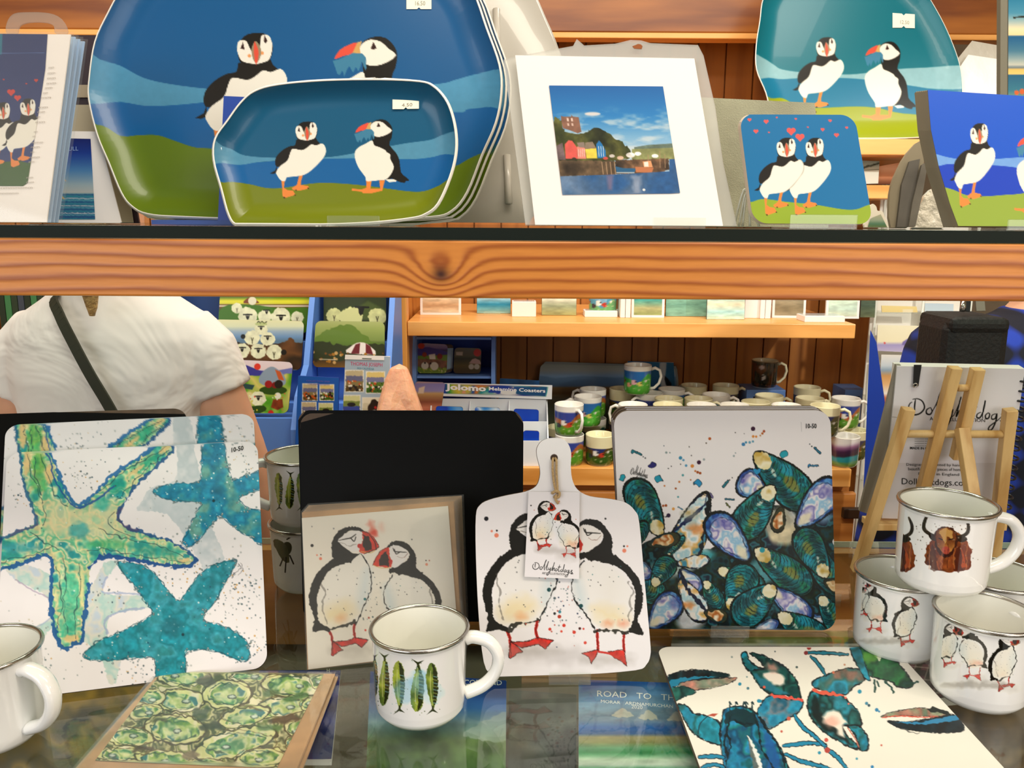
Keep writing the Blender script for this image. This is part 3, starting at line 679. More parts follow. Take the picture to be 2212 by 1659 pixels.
# ---- trays
RIMW = mat('white_melamine', 'efece2', .3, coat=.3)
def tray_recess(dep, wd): return lambda d: -dep*np.clip(d/wd, 0, 1)**.75*(1-.0*d)
def tray_shape(d, dep, wd):
    t = np.clip(d/wd, 0, 1); return -dep*(1-(1-t)**2.2)
def tray(label, pl, O, step, paint, dep, wd, group, base='0a5f8e', rimr=.0006):
    base_pt = pl.at(O[:, 0].mean(), O[:, 1].min()); t = thing('melamine_tray', label, 'tray', base_pt, group)
    face('printed_face', pl, O, step, paint, TRAYM, t, 0, lambda d: tray_shape(d, dep, wd), base, .0022, RIMW)
    P = pl.at(O[:, 0], O[:, 1], 0.0); lab(MB().tube(P, rimr, 8, closed=True).build('rim', RIMW, t), 'thin white melamine rim'); return t
def price(t, pl, x0, y0, x1, y1, tilt=0, digits='10.50', off=-.012):
    O = outl(pl, [(x0, y0+tilt), ((x0+x1)/2-4, y0+tilt/2), ((x0+x1)/2, y0+4+tilt/2), ((x0+x1)/2+4, y0+tilt/2), (x1, y0), (x1, y1-tilt/3), ((x0+x1)/2+4, y1-tilt/6), ((x0+x1)/2, y1-4), ((x0+x1)/2-4, y1), (x0, y1)], 0, off)
    s = slab('price_label', pl, O, .0003, mat('label_paper', 'f6f1dc', .6), t, off+.0003)
    text(t, pl, [(digits, x0+(x1-x0)*.35, y1-(y1-y0)*.25+tilt/2, x0+(x1-x0)*.75, y1-(y1-y0)*.25, (y1-y0)*.28)], mat('faint_ink', '8c8878', .6), off=off+.0005)
PT = lean_at(.655, ZG+.0015, 13, 0)
small_out = [(478, 405), (462, 345), (465, 300), (492, 260), (520, 222), (550, 197), (600, 183), (700, 174), (820, 172), (905, 176), (935, 186), (960, 212), (975, 245), (984, 290), (983, 335), (970, 385), (945, 440), (918, 462), (885, 471), (800, 480), (660, 486), (560, 489), (515, 487), (495, 465)]
def p_small(a):
    sky_bands(a, '095a80', '5394b4', '0b62a2', '76820c', [
        [(455, 300), (480, 315), (500, 322), (530, 336), (600, 341), (700, 340), (760, 332), (830, 318), (880, 309), (930, 302), (960, 290), (1000, 284), (1000, 332), (960, 333), (930, 340), (880, 344), (760, 342), (640, 345), (560, 350), (520, 356), (480, 352), (455, 350)],
        [(455, 345), (520, 352), (700, 342), (880, 340), (1000, 330), (1010, 500), (440, 500)],
        [(440, 380), (465, 386), (480, 394), (500, 393), (540, 398), (575, 406), (610, 406), (660, 398), (700, 395), (760, 398), (820, 405), (880, 413), (915, 413), (950, 400), (1010, 370), (1010, 520), (440, 520)]])
    a.t(.3014, 440, 0); puffin_front(a); puffin_side(a)
Os = outl(PT, small_out, 4); ts = tray('small melamine tray with two cartoon puffins, in front of the big tray', PT, Os, .00062, p_small, .011, .02, 'puffin trays')
price(ts, PT, 848, 209, 905, 236, 3, '4.50', -.0098)
PB = lean_at(.735, ZG+.001, 13, 0)
big_out = [(285, 445), (262, 415), (235, 350), (210, 290), (192, 215), (193, 165), (205, 90), (232, 30), (262, -22), (310, -75), (400, -105), (640, -112), (880, -106), (970, -80), (1020, -20), (1050, 60), (1078, 140), (1082, 200), (1070, 265), (1040, 335), (1008, 415), (975, 455), (930, 468), (800, 472), (600, 474), (400, 468), (320, 462)]
def p_big(a):
    sky_bands(a, '0b5a92', '4e96bc', '0b62a4', '65800a', [
        [(180, 108), (215, 128), (260, 142), (310, 168), (370, 182), (460, 193), (600, 204), (760, 196), (940, 182), (985, 172), (1030, 160), (1090, 154), (1095, 234), (1060, 231), (1010, 236), (980, 242), (760, 222), (600, 216), (460, 220), (390, 226), (320, 229), (260, 220), (180, 216)],
        [(180, 212), (320, 226), (460, 218), (600, 212), (760, 216), (980, 238), (1095, 230), (1110, 520), (170, 520)],
        [(180, 275), (210, 270), (232, 276), (262, 294), (300, 292), (340, 292), (380, 305), (420, 318), (460, 321), (600, 330), (800, 350), (940, 366), (985, 358), (1015, 342), (1060, 325), (1110, 330), (1110, 520), (170, 520)]])
    a.t(.494, 187, -359); puffin_front(a); a.t(.506, 173, -354); puffin_side(a)
Ob = outl(PB, big_out, 4); tb = tray('big melamine tray with two cartoon puffins, foremost of three nested', PB, Ob, .00085, p_big, .014, .03, 'puffin trays')
price(tb, PB, 878, -14, 932, 20, 0, '16.50', -.0135)
for k in (1, 2):
    pk = PB.shift(-.0085*k); Ok = Ob*np.array([1, 1]) + np.array([0, 0])
    Ok = outl(pk, [(x+10*k, y+6*k) for x, y in big_out], 3)
    tray('second of the nested big puffin trays, only its rim showing' if k == 1 else 'hindmost of the nested big puffin trays, only its rim showing', pk, Ok, .006, p_big, .013, .03, 'puffin trays')
# white tray back
PWT = lean_at(.81, ZG+.003, 14, 0)
wt = [(700, 487), (640, -60), (760, -120), (1000, -120), (1110, -75), (1152, -20), (1180, 40), (1205, 100), (1226, 180), (1200, 300), (1180, 400), (1150, 470), (1090, 487)]
c = thing('white_tray', 'pale grey back of a large white tray standing behind the nested puffin trays', 'tray', PWT.o)
Ow = outl(PWT, wt, 5); face('tray_back', PWT, Ow, .004, None, attr_mat('pale_melamine', .3, .4), c, 0, lambda d: .010*(1-(1-np.clip(d/.04, 0, 1))**2), 'b9b5aa', .002)
for (x0, y0, y1) in ((1072, 20, 160), (1095, 335, 440)):
    a, b_ = PWT.hit([x0, x0+4], [y0, y1], .010); P = PWT.at(np.array([a[0], a[0]+.001, a[1]]), np.array([b_[0], (b_[0]+b_[1])/2, b_[1]]), .0102)
    MB().tube(P, .0035, 8).build('moulded_ridge', mat('pale_melamine_ridge', 'c0bcb2', .3, coat=.4), c)
# card behind small tray
PC = lean_at(.70, ZG+.001, 14, 0)
O = outl(PC, [(483, 207), (760, 220), (748, 486), (470, 486)]); c = thing('blue_card', 'plain deep blue card wedged between the big tray and the small tray', 'card', PC.at(.0, .0)+np.array([-.2, 0, 0])); slab('sheet', PC, O, .001, mat('royal_blue_card', '143f9a', .4), c)
# medium tray on the high shelf
PM = lean_at(YF+.035, ZT+.001, 13, 0)
med_out = [(1692, 290), (1668, 250), (1655, 200), (1635, 150), (1634, 100), (1642, 45), (1650, -5), (1680, -50), (1740, -70), (1850, -72), (1950, -55), (1995, -20), (2025, 25), (2052, 80), (2073, 140), (2079, 200), (2072, 250), (2050, 286), (1990, 296), (1850, 298), (1740, 296)]
def p_med(a):
    sky_bands(a, '0b7484', '8dbcc4', '17789c', '98a41c', [
        [(1625, 118), (1650, 126), (1672, 140), (1690, 150), (1740, 157), (1800, 160), (1850, 160), (1930, 150), (2000, 146), (2090, 144), (2090, 188), (2020, 192), (1960, 184), (1850, 170), (1750, 168), (1690, 171), (1660, 168), (1625, 168)],
        [(1625, 165), (1690, 170), (1850, 167), (1960, 181), (2090, 188), (2100, 330), (1620, 330)],
        [(1625, 200), (1665, 212), (1690, 212), (1720, 226), (1760, 233), (1850, 230), (1900, 234), (1950, 245), (2100, 262), (2100, 330), (1620, 330)]])
    a.t(.275, 1582, -186, .306); puffin_front(a); a.t(.283, 1562, -184, .32); puffin_side(a)
Om = outl(PM, med_out, 4); tm = tray('puffin tray standing alone on the high shelf at upper right', PM, Om, .0016, p_med, .022, .05, 'puffin trays')
price(tm, PM, 1928, 31, 1976, 60, -3, '12.50', -.0205)

# ---- puffin hearts coaster stack
def p_coast(a):
    a.bandY([(240, '0b70a8'), (480, '0b70a8')])
    a.poly([(1600, 445), (1625, 436), (1650, 430), (1700, 436), (1760, 442), (1820, 452), (1850, 452), (1875, 443), (1900, 440), (1900, 520), (1600, 520)], '93ad2c', sm=4)
    for x, y, r in ((1619, 259, 4), (1655, 263, 5), (1678, 254, 2), (1719, 257, 2.5), (1793, 261, 3.5), (1633, 284, 5), (1661, 286, 2), (1745, 275, 2), (1777, 280, 4), (1829, 276, 3), (1807, 292, 5)): heart(a, x, y, r)
    heart(a, 1709, 284, 9); heart(a, 1728, 297, 9)
    a.t(.25, 1576, 32, .305); puffin_front(a); a.t(.264, 1504, 32, .305); a.line([(800, 1040), (850, 1030), (876, 1065), (872, 1110), (840, 1150), (780, 1215), (700, 1260)], 12, 'bdb9ac'); puffin_front(a)
PK = lean_at(.648, ZG+.004, 15, 0)
cc = [(1597, 247), (1846, 248), (1886, 487), (1627, 487)]
for k in range(4):
    pk = PK.shift(-.0028*k); q = [(x-1.5*k, y) for x, y in cc]; O = rquad(pk, q, .011)
    c = thing('coaster', ['coaster with puffin couple and red hearts, front of the stack on the upper shelf', 'second coaster in the puffin heart stack', 'third coaster in the puffin heart stack', 'hindmost coaster in the puffin heart stack'][k], 'coaster', pk.at(O[:, 0].mean(), 0), 'puffin heart coasters')
    slab('backing', pk, O, .0023, mat('pale_fibreboard', 'cfc0ad', .6), c, -.0004)
    face('printed_face', pk, O, .0005 if k == 0 else .006, p_coast if k == 0 else None, PAINT, c, 0, base='0b70a8')
def acrylic(label, pl, x0, x1, ytop, ybot, back=.05, wire=False, h=.03, zs=None):
    """small clear stand: front lips, ledge and back"""
    zs = ZG if zs is None else zs
    A = hp_or = pl.shift(.006); a0, bt = A.hit(x0, ytop); a1, bb = A.hit(x1, ybot)
    p0 = A.at(a0, 0); y = float(p0[1]); xa = float(p0[0]); xb = float(A.at(a1, 0)[0]); zt = float(A.at(a0, bt)[2]); t = .0018
    c = thing('acrylic_stand', label, 'display stand', ((xa+xb)/2, y, zs), 'clear acrylic display stands'); zb_ = zs
    MB().b2((xa, y-.001, zb_), (xb, y+t-.001, max(zt, zb_+.008))).build('front_lip', ACRYL, c, .0004)
    MB().b2((xa, y+t-.0009, zb_), (xb, y+back, zb_+.0012)).build('foot', ACRYL, c)
    MB().prism([(xa+.004, y+back*.5, zb_+.0013), (xb-.004, y+back*.5, zb_+.0013), (xb-.004, y+back*.5+h*.3, zb_+h), (xa+.004, y+back*.5+h*.3, zb_+h)], [(xa+.004, y+back*.5+t, zb_+.0013), (xb-.004, y+back*.5+t, zb_+.0013), (xb-.004, y+back*.5+t+h*.3, zb_+h), (xa+.004, y+back*.5+t+h*.3, zb_+h)]).build('back_rest', ACRYL, c)
    return c
acrylic('clear acrylic stand under the small puffin tray', PT, 707, 820, 476, 489)
acrylic('clear acrylic stand under the puffin heart coasters', PK, 1706, 1852, 463, 490, .045)

# ---- harbour photograph card in its bag
PH = lean_at(.66, ZG+.002, 15, 0)
def p_harb(a):
    a.fill(lambda X, Y, C: np.stack([np.interp(Y, [185, 250, 300, 325], c) for c in ((.05, .16, .5, .62), (.38, .5, .7, .76), (.66, .76, .84, .86))], 1))
    X, Y = a.X, a.Y; n = fbm(X*.5, Y*1.6, 20, 3, 4); m = (np.clip((n-.5)*4, 0, 1)*np.clip((Y-225)/40, 0, 1)*.6)[:, None]; a.C = a.C*(1-m)+hx('e4e4de')*m
    a.ell(1280, 246, 17, 4, 'e8ddd6', 0, .9, 3)
    a.poly([(1370, 318), (1400, 313), (1450, 310), (1462, 311), (1462, 345), (1370, 345)], '66786a', tex=.2).poly([(1365, 322), (1462, 319), (1462, 345), (1365, 345)], '8a8f5c', tex=.2)
    a.poly([(1196, 258), (1205, 257), (1215, 262), (1220, 285), (1260, 287), (1285, 276), (1305, 282), (1325, 296), (1345, 308), (1358, 322), (1362, 335), (1340, 346), (1200, 346)], ['1c2412', '5a5c2c', '30381a', '2a3014'], sm=3, tex=.35, wob=2)
    a.poly([(1212, 258), (1212, 250), (1217, 252), (1234, 252), (1234, 248), (1238, 252), (1250, 253), (1256, 285), (1248, 288), (1230, 281), (1216, 277)], '8a6250', tex=.15)
    for x in (1224, 1233): a.poly([(x, 255), (x+4, 255), (x+5, 262), (x+1, 262)], 'e4c8b8').poly([(x+1, 266), (x+5, 266), (x+6, 272), (x+2, 272)], 'd8b8a8')
    a.poly([(1202, 315), (1215, 308), (1222, 345), (1204, 345)], '6a5a5c', tex=.3)
    for P, c in (([(1220, 312), (1228, 303), (1236, 304), (1246, 318), (1248, 343), (1222, 343)], 'dc5c54'), ([(1246, 318), (1254, 312), (1264, 320), (1266, 343), (1248, 343)], 'e08878'), ([(1264, 322), (1288, 320), (1290, 342), (1267, 342)], 'e8d250'), ([(1264, 308), (1280, 306), (1288, 320), (1264, 322)], '8a7a68'), ([(1246, 308), (1262, 307), (1264, 319), (1250, 318)], '8a7a70'), ([(1288, 312), (1294, 303), (1300, 310), (1308, 325), (1309, 340), (1291, 342)], '1f74b4')):
        a.poly(P, c, tex=.08)
    for x in range(1250, 1266, 4): a.line([(x, 322), (x, 338)], 1, 'f0e0d8', sm=0)
    for x in range(1293, 1308, 5): a.line([(x, 316), (x+1, 338)], 1.2, 'dce8f0', sm=0)
    for x, y, w, c in ((1322, 337, 10, 'd8d0c8'), (1308, 342, 9, 'd8584c'), (1340, 341, 12, 'c8a890'), (1362, 335, 16, 'f0ece4'), (1378, 332, 12, 'f4f0ec'), (1415, 337, 12, 'f2efe8'), (1240, 343, 8, '3a3428')): a.ell(x, y, w*.6, w*.35, c, tex=.2)
    a.poly([(1204, 346), (1330, 348), (1330, 378), (1206, 382)], ['3c3024', '6a5640', '2c241c'], tex=.3, wob=1.5)
    a.poly([(1330, 346), (1444, 342), (1446, 366), (1420, 375), (1330, 376)], ['3a2e26', '7a5a40', '2a2420'], tex=.4, wob=1)
    for x in range(1300, 1334, 9): a.line([(x, 350), (x+3, 376)], 1.6, 'b09070', sm=0)
    for x in (1400, 1425, 1436): a.line([(x, 326+(x % 3)*4), (x+1, 362)], 1.3, 'a88868', sm=0)
    a.poly([(1329, 359), (1345, 363), (1374, 364), (1370, 374), (1332, 373)], '2a6088').line([(1332, 373), (1370, 373)], 1.6, 'e0dcd4', sm=0)
    a.poly([(1372, 360), (1412, 362), (1408, 373), (1374, 372)], 'c07850').poly([(1388, 349), (1406, 347), (1410, 361), (1391, 361)], 'e4a070').poly([(1391, 350), (1400, 349), (1401, 360), (1392, 360)], 'f2e8dc')
    a.poly([(1206, 381), (1330, 377), (1446, 370), (1446, 344), (1465, 343), (1480, 425), (1200, 425)], ['3a6490', '6a86a8', '48688e', '2c5c92'], tex=.12)
    a.poly([(1365, 380), (1385, 380), (1382, 418), (1368, 418)], 'c8c8d4', a=.45, soft=7, wob=3).poly([(1310, 378), (1325, 378), (1322, 410), (1314, 410)], 'a87888', a=.5, soft=7); a.ell(1391, 410, 3, 2.5, 'f4f2ee')
c = thing('photo_card', 'white mounted photo card of a harbour with coloured houses and a castle', 'card', PH.o+np.array([.1, 0, 0]))
Oc = outl(PH, [(1113, 119), (1500, 126), (1562, 492), (1156, 494)]); slab('mount', PH, Oc, .0016, WHITE, c)
lab(face('photograph', PH, outl(PH, [(1186, 185), (1432, 187), (1469, 418), (1215, 421)]), .0005, p_harb, PAINT, c, .0004), 'harbour photograph with blue sky')
pk = PH.shift(-.006)
for k, (q, l) in enumerate((([(1240, 92), (1508, 96), (1540, 230), (1590, 494), (1130, 494), (1085, 110)], 'large clear bag with a hanging hole behind the harbour photo card'),)):
    c = thing('cellophane_bag', l, 'clear bag', pk.o+np.array([.1, 0, 0]))
    Oq = outl(pk, [(1238, 99), (1246, 84), (1262, 98), (1330, 94), (1362, 86), (1385, 87), (1405, 93), (1508, 97), (1520, 120), (1545, 230), (1562, 350), (1592, 492), (1135, 492), (1110, 300), (1088, 128), (1112, 122)])
    bag = slab('film', pk, Oq, .003, CELLOH, c)
    Ox = outl(pk, [(1370, 105), (1366, 100), (1374, 97), (1378, 95), (1384, 96), (1388, 100), (1386, 106)]); slab('hanging_hole', pk, Ox, .0002, mat('hole_shadow', '8a4a1c', .8), c, .0002)
acrylic('clear acrylic stand at the foot of the harbour photo card', PH, 1410, 1524, 478, 491)
# grey canvas board
PG = lean_at(.77, ZG+.001, 12, 0)
c = thing('canvas_board', 'plain grey green canvas board between the harbour card and the coasters', 'board', PG.o+np.array([.25, 0, 0]))
CANV = mat('grey_green_canvas', '9c9c84', .8, bump=.3, bscale=900, var=.06, vscale=30)
slab('board', PG, outl(PG, [(1470, 208), (1760, 222), (1790, 492), (1500, 494)]), .003, CANV, c)
# wire stand left of coasters
c = thing('wire_stand', 'small clear wire stand beside the coaster stack', 'display stand', hy(1605, 488, .69))
for P in ([(1585, 489), (1603, 420), (1612, 412), (1618, 440), (1620, 489)], [(1596, 489), (1608, 425), (1614, 417)], [(1604, 489), (1611, 425)], [(1640, 489), (1616, 430)]):
    pts = cr([[float(q) for q in hy(x, y, .69+.0*i)] for i, (x, y) in enumerate(P)], 5, False); MB().tube(pts, .0011, 8).build('wire', mat('clear_wire', 'c8cdbb', .1, coat=1, spec=.8), c)

# ---- leftmost packets
def p_pack(a):
    a.bandY([(70, '102c66'), (420, '0c2f72')]); a.poly([(-200, 345), (0, 350), (30, 345), (60, 352), (75, 350), (90, 450), (-200, 450)], '2f5a14', sm=3)
    a.poly([(-90, 60), (6, 60), (4, 118), (-90, 118)], '12708a')
    a.line([(-90, 116), (96, 114)], 1, '5a7ab0', sm=0)
    heart(a, 24, 200, 8, 'd23c34'); heart(a, 38, 212, 7, 'd23c34')
    for x, y, r in ((8, 172, 2), (57, 181, 2), (78, 174, 4)): heart(a, x, y, r, 'c8382c')
    a.t(.2, -141, -16, .272); puffin_front(a); a.t(.215, -98, -24, .272); puffin_front(a)
PL_ = lean_at(.63, ZG+.0015, 14, 0)
for k in range(4):
    pk = PL_.shift(-.006*k); dx = 10*k
    c = thing('card_packet', ['wrapped white card packet with a puffin couple picture at the far left', 'blue white card packet, second of the pile at the far left', 'blue white card packet, third of the pile at the far left', 'rearmost card packet of the pile at the far left'][k], 'card packet', pk.o+np.array([-.35, 0, 0]), 'wrapped card packets')
    Oc = outl(pk, [(-260, 72), (152+dx, 74+k*5), (100+dx*.8, 480), (-260, 480)]); slab('card', pk, Oc, .0012, [mat('warm_white_card', 'efe9e2', .5), mat('pale_blue_card', 'a9c8ec', .5)][k > 0], c)
    Of = outl(pk, [(-262, 70), (162+dx, 72+k*5), (112+dx*.8, 484), (-262, 484)]); MB().prism(list(pk.at(Of[:, 0], Of[:, 1], .0018)), list(pk.at(Of[:, 0], Of[:, 1], .0012))).build('clear_sleeve', CELLO, c)
    if k == 0:
        lab(face('printed_window', pk, outl(pk, [(-200, 72), (103, 74), (98, 150), (60, 395), (50, 402), (-200, 402)]), .00045, p_pack, PAINT, c, .0002), 'blue picture of two puffins with hearts')
        rows = [(105, 148, 12), (103, 160, 16), (102, 171, 18), (101, 182, 20), (97, 192, 16), (93, 203, 10), (90, 213, 20), (83, 234, 20), (81, 244, 16), (79, 255, 8), (77, 266, 20), (73, 287, 8), (70, 297, 6), (69, 310, 24), (67, 320, 18), (66, 331, 8), (64, 342, 22), (62, 352, 12), (57, 386, 14), (57, 396, 16), (-30, 408, 100), (-30, 420, 70)]
        text(c, pk, [('mmmnmmmnmm'[:max(2, w//7)], x, y, x+w, y-1, 5) for x, y, w in rows], mat('faint_print', 'b0a79e', .6))
        HT = clear_mat('hang_tab_plastic', (.86, .8, .68), 1.45, .2, .14)
        P = outl(pk, [(14, 72), (14, 50), (28, 30), (60, 26), (105, 28), (132, 40), (146, 66), (138, 74), (118, 70), (116, 56), (98, 48), (62, 48), (42, 56), (36, 73)], 3); slab('hang_tab', pk, P, .0012, HT, c)
# low card and tag behind
PU = lean_at(.745, ZG+.001, 10, 0)
def p_mull(a):
    a.bandY([(298, '101c66'), (330, '14358c'), (368, '4a80b4'), (400, '9fb4bc'), (416, 'b8bcb8'), (420, '3a8098'), (475, '2c5e8a')])
    for y in range(420, 478, 4): a.line([(100, y), (215, y+1)], 1.6, ['5aa4b4', '1c4c84', '2c8a9c', 'c0ccd0'][y//4 % 4], sm=0, wob=1)
    a.poly([(125, 378), (138, 383), (144, 392), (128, 388)], 'c8b090'); a.poly([(122, 420), (136, 424), (140, 430), (124, 428)], 'c8a860')
c = thing('art_card', 'white bordered sea and sky card partly behind the left card packets', 'card', PU.o+np.array([-.3, 0, 0]))
slab('mount', PU, outl(PU, [(60, 282), (212, 284), (262, 480), (258, 484), (60, 484)]), .0012, WHITE, c)
face('picture', PU, outl(PU, [(90, 298), (196, 300), (206, 474), (90, 474)]), .0006, p_mull, PAINT, c, .0003)
text(c, PU, [('MULL', 138, 326, 169, 325, 9)], mat('pale_blue_ink', '7f9cd0', .5), off=.0008)
PU2 = lean_at(.775, ZG+.001, 12, 0)
c = thing('shade_sheet', 'plum sheet standing in for shade, with cream bands, behind the sea card at the left', 'board', PU2.o+np.array([-.32, 0, 0]))
slab('board', PU2, outl(PU2, [(100, 76), (230, 76), (300, 484), (60, 484)]), .003, mat('plum_shade', '2a1620', .5, var=.2), c)  # plum sheet added where there is only shade behind the packets
slab('cream_band', PU2, outl(PU2, [(110, 185), (245, 185), (248, 212), (108, 212)]), .001, mat('band_cream', 'a89a80', .6), c, .002)
slab('lower_sheet', PU2, outl(PU2, [(100, 228), (252, 228), (290, 482), (80, 482)]), .001, mat('band_grey', 'b2a88e', .6), c, .002)
o = MB().b2((-.30, .70, ZG+.0002), (-.16, .76, ZG+.004)).build('leaflet', mat('leaflet_blue', '2c4c94', .5)); tag(o, 'thin blue leaflet lying on the glass under the trays', 'leaflet')
# ---- right hand stack of puffin mats, curved
PR = lean_at(.62, ZG+.003, 17, 0)
def p_right(a):
    sky_bands(a, '0a55cc', '72a4e4', '0b3fc0', '93ab3c', [
        [(1990, 320), (2020, 332), (2060, 342), (2110, 346), (2230, 340), (2230, 364), (2160, 358), (2060, 354), (2030, 358), (2000, 362)],
        [(1990, 356), (2080, 352), (2230, 360), (2260, 520), (1980, 520)],
        [(1990, 395), (2030, 402), (2060, 410), (2090, 422), (2130, 424), (2190, 420), (2260, 422), (2260, 520), (1990, 520)]])
    a.t(.245, 1935, -21, .33); puffin_front(a)
    a.t(.25, 1926, 3, .33); puffin_side(a)
for k in range(7):
    pk = PR.shift(-.0035*k); dx = -4*k; q = [(2004+dx, 194+.5*k), (2500, 226), (2560, 494), (2070+dx*1.15, 490), (2052+dx, 440), (2028+dx, 360), (2011+dx, 280)]
    O = outl(pk, q)
    c = thing('puffin_mat', 'puffin mat in front of the fanned stack at the right edge' if k == 0 else 'grey edged puffin mat, number %s from the front of the fanned stack at right' % ['', 'two', 'three', 'four', 'five', 'six', 'seven'][k], 'mat', pk.o+np.array([.4, 0, 0]), 'fanned puffin mats')
    slab('backing', pk, O, .003, mat('grey_brown_board', '7c7460', .6, var=.1), c, -.0004)
    if k == 0: face('printed_face', pk, O, .0006, p_right, PAINT, c, 0)
o = MB().box(hy(2260, 484, .6), (.06, .003, .008)).build('acrylic_clip', ACRYL)
bpy.data.objects.remove(o)
acrylic('clear acrylic stand at the foot of the right hand puffin mats', PR, 2176, 2290, 476, 494, .05)
# things between coaster stack and mats
PV = lean_at(.80, ZG+.001, 10, 0)
c = thing('tag_packet', 'white topped packet with pale green print right of the coaster stack', 'packet', PV.at(.34, 0))
O = outl(PV, [(1868, 493), (1876, 462), (1878, 448), (1885, 440), (1893, 446), (1896, 455), (1906, 456), (1912, 470), (1920, 493)], 3); slab('card', PV, O, .003, CREAM, c)
face('picture', PV, outl(PV, [(1874, 492), (1880, 472), (1902, 463), (1916, 492)]), .001, lambda a: a.bandY([(462, 'c8c4a4'), (476, 'a8b8a0'), (484, '5c8a6c'), (495, '7a7c40')]), MATTE, c, .0005)
c = thing('grey_mat_pile', 'dark grey backs of mats in a clear bag left of the fanned puffin mats', 'mats', PV.at(.38, 0, .02))
pv = PV.shift(.05); GB = mat('slate_grey_back', '5c5850', .6, var=.1, vscale=30)
slab('mat', pv, outl(pv, [(1925, 493), (1921, 440), (1926, 400), (1940, 365), (1960, 330), (1995, 300), (1995, 360), (1960, 493)], 2), .004, mat('taupe_back', '8a8068', .6), c)
slab('mat', pv, outl(pv, [(1934, 493), (1945, 400), (1962, 350), (1984, 345), (1958, 493)]), .003, GB, c, .003); slab('mat', pv, outl(pv, [(1956, 493), (1964, 440), (1984, 360), (1998, 350), (1986, 420), (1970, 493)]), .003, mat('slate_grey_back2', '6c675c', .6, var=.1, vscale=30), c, .0062)
O = outl(PV, [(1972, 494), (1978, 460), (2000, 420), (2012, 408), (2040, 494)]); c = thing('crumpled_bag', 'crumpled clear bag under the right hand puffin mats', 'clear bag', PV.at(.42, 0)); slab('film', PV, O, .006, mat('crumpled_film', 'c9c4b4', .25, coat=.5, bump=.8, bscale=70, var=.2, vscale=50), c)
# far right notebook and bagged prints
PN = lean_at(.78, ZG+.001, 6, 0)
def p_sea(a):
    a.bandY([(0, '2c7ea0'), (28, '4a90ac'), (48, 'a8bcb8'), (62, 'f0e0b4'), (76, 'f0d8a0'), (78, '1c5c8c'), (110, '4a7c94'), (140, 'c8c8b8'), (146, '6c7c84'), (150, 'e8c068'), (160, 'f0cc78'), (162, '2c6484'), (195, '3c7c90'), (215, '8aa088')])
    a.line([(2190, 38), (2215, 36)], 4, '2c2c20', wob=1.5); a.dots([(2196, 200, 5), (2208, 198, 6)], 'd86838')
c = thing('canvas_print', 'thick edged seaside print at the top right corner', 'print', PN.at(.55, 0))
slab('board', PN, outl(PN, [(2162, -60), (2420, -60), (2420, 494), (2160, 494)]), .006, mat('grey_brown_board2', '6e6a58', .6), c); face('printed_face', PN, outl(PN, [(2178, -60), (2420, -60), (2420, 494), (2176, 494)]), .0009, p_sea, MATTE, c, .0004)
PQ = lean_at(YF+.05, ZT+.0005, 16, 0)
for k, (q, col, l) in enumerate((([(2066, 130), (2100, 88), (2168, 100), (2168, 200), (2080, 300), (2066, 300)], 'b9b4a6', 'grey paper print in a clear bag on the high shelf at right'), ([(2070, 150), (2092, 118), (2172, 130), (2175, 300), (2080, 300)], 'e9e8e2', 'white print in a clear bag nearest the puffin tray on the high shelf'))):
    pk = PQ.shift(.012*k); c = thing('bagged_print', l, 'print', pk.at(.9, 0), 'bagged prints')
    slab('sheet', pk, outl(pk, q), .003, mat('bag_sheet%d' % k, col, .4, coat=.5, bump=.5, bscale=25), c)
# small prints on the short shelf below the high one
PS = lean_at(YF+.06, ZM+.001, 8, 0)
def p_ps(a): a.bandY([(345, '8fb0b4'), (360, 'a8bcb0'), (367, 'dfe8dc'), (400, 'eef2e6')]); a.line([(1858, 366), (1872, 360), (1885, 357), (1900, 352)], 3, '1c2418', wob=1); a.line([(1860, 368), (1900, 366)], 1.5, '2c3c24')
c = thing('beach_print', 'pale beach print on the short shelf right of the puffin coasters', 'print', PS.at(.8, 0)); O = outl(PS, [(1840, 346), (1900, 348), (1897, 397), (1840, 398)]); slab('backing', PS, O, .006, mat('dark_edge', '3c342c', .6), c); face('picture', PS, O, .002, p_ps, MATTE, c)
pk = PS.shift(-.02); c = thing('peach_print', 'peach coloured print behind the pale beach print on the short shelf', 'print', pk.at(.85, 0)); O = outl(pk, [(1895, 360), (1950, 350), (1962, 398), (1895, 398)]); slab('backing', pk, O, .004, MATS['dark_edge'], c)
face('picture', pk, O, .002, lambda a: a.bandY([(348, 'f0b890'), (365, 'f4c49c'), (380, 'd89468'), (400, '5c2c14')]), MATTE, c)
# ---------------------------------------------------------------- the glass counter
ZC = 1.09
YC1 = float(hp(1106, 1166, ZC)[1])
c = thing('glass_counter_top', 'reflective glass top of the front counter', 'glass top', (0, .6, ZC))
MB().b2((-.9, .30, ZC-.008), (1.0, YC1, ZC)).build('glass_sheet', clear_mat('counter_glass', (.95, .98, .96), 1.5, .012), c)
MB().b2((-.9, YC1+.0002, ZC-.008), (1.0, YC1+.0016, ZC-.0002)).build('back_edge', mat('pale_glass_edge', 'a9b8a4', .3), c)
ZU = ZC-.14
CW = wood('counter_pine', '8c6238', '6a4420', '30180a', 'X', .8, .45)
c = thing('counter_cabinet', 'wooden case of the front counter below its glass top', 'cabinet', (0, .6, 0))
MB().b2((-.9, .31, 0), (1.0, YC1-.01, ZU-.012)).build('body', CW, c)
MB().b2((-.9, .31, ZU-.0115), (1.0, YC1-.02, ZU)).build('inner_shelf', mat('grey_brown_shelf', '544a38', .6, var=.3, vscale=7), c)  # grey-brown base colour with random blotches
MB().b2((-.9, YC1-.019, ZU-.0115), (1.0, YC1-.002, ZC-.0085)).build('rear_rail', wood('rail_pine', 'b07a3c', '8a5624', '4a200c', 'X', 1, .45), c)
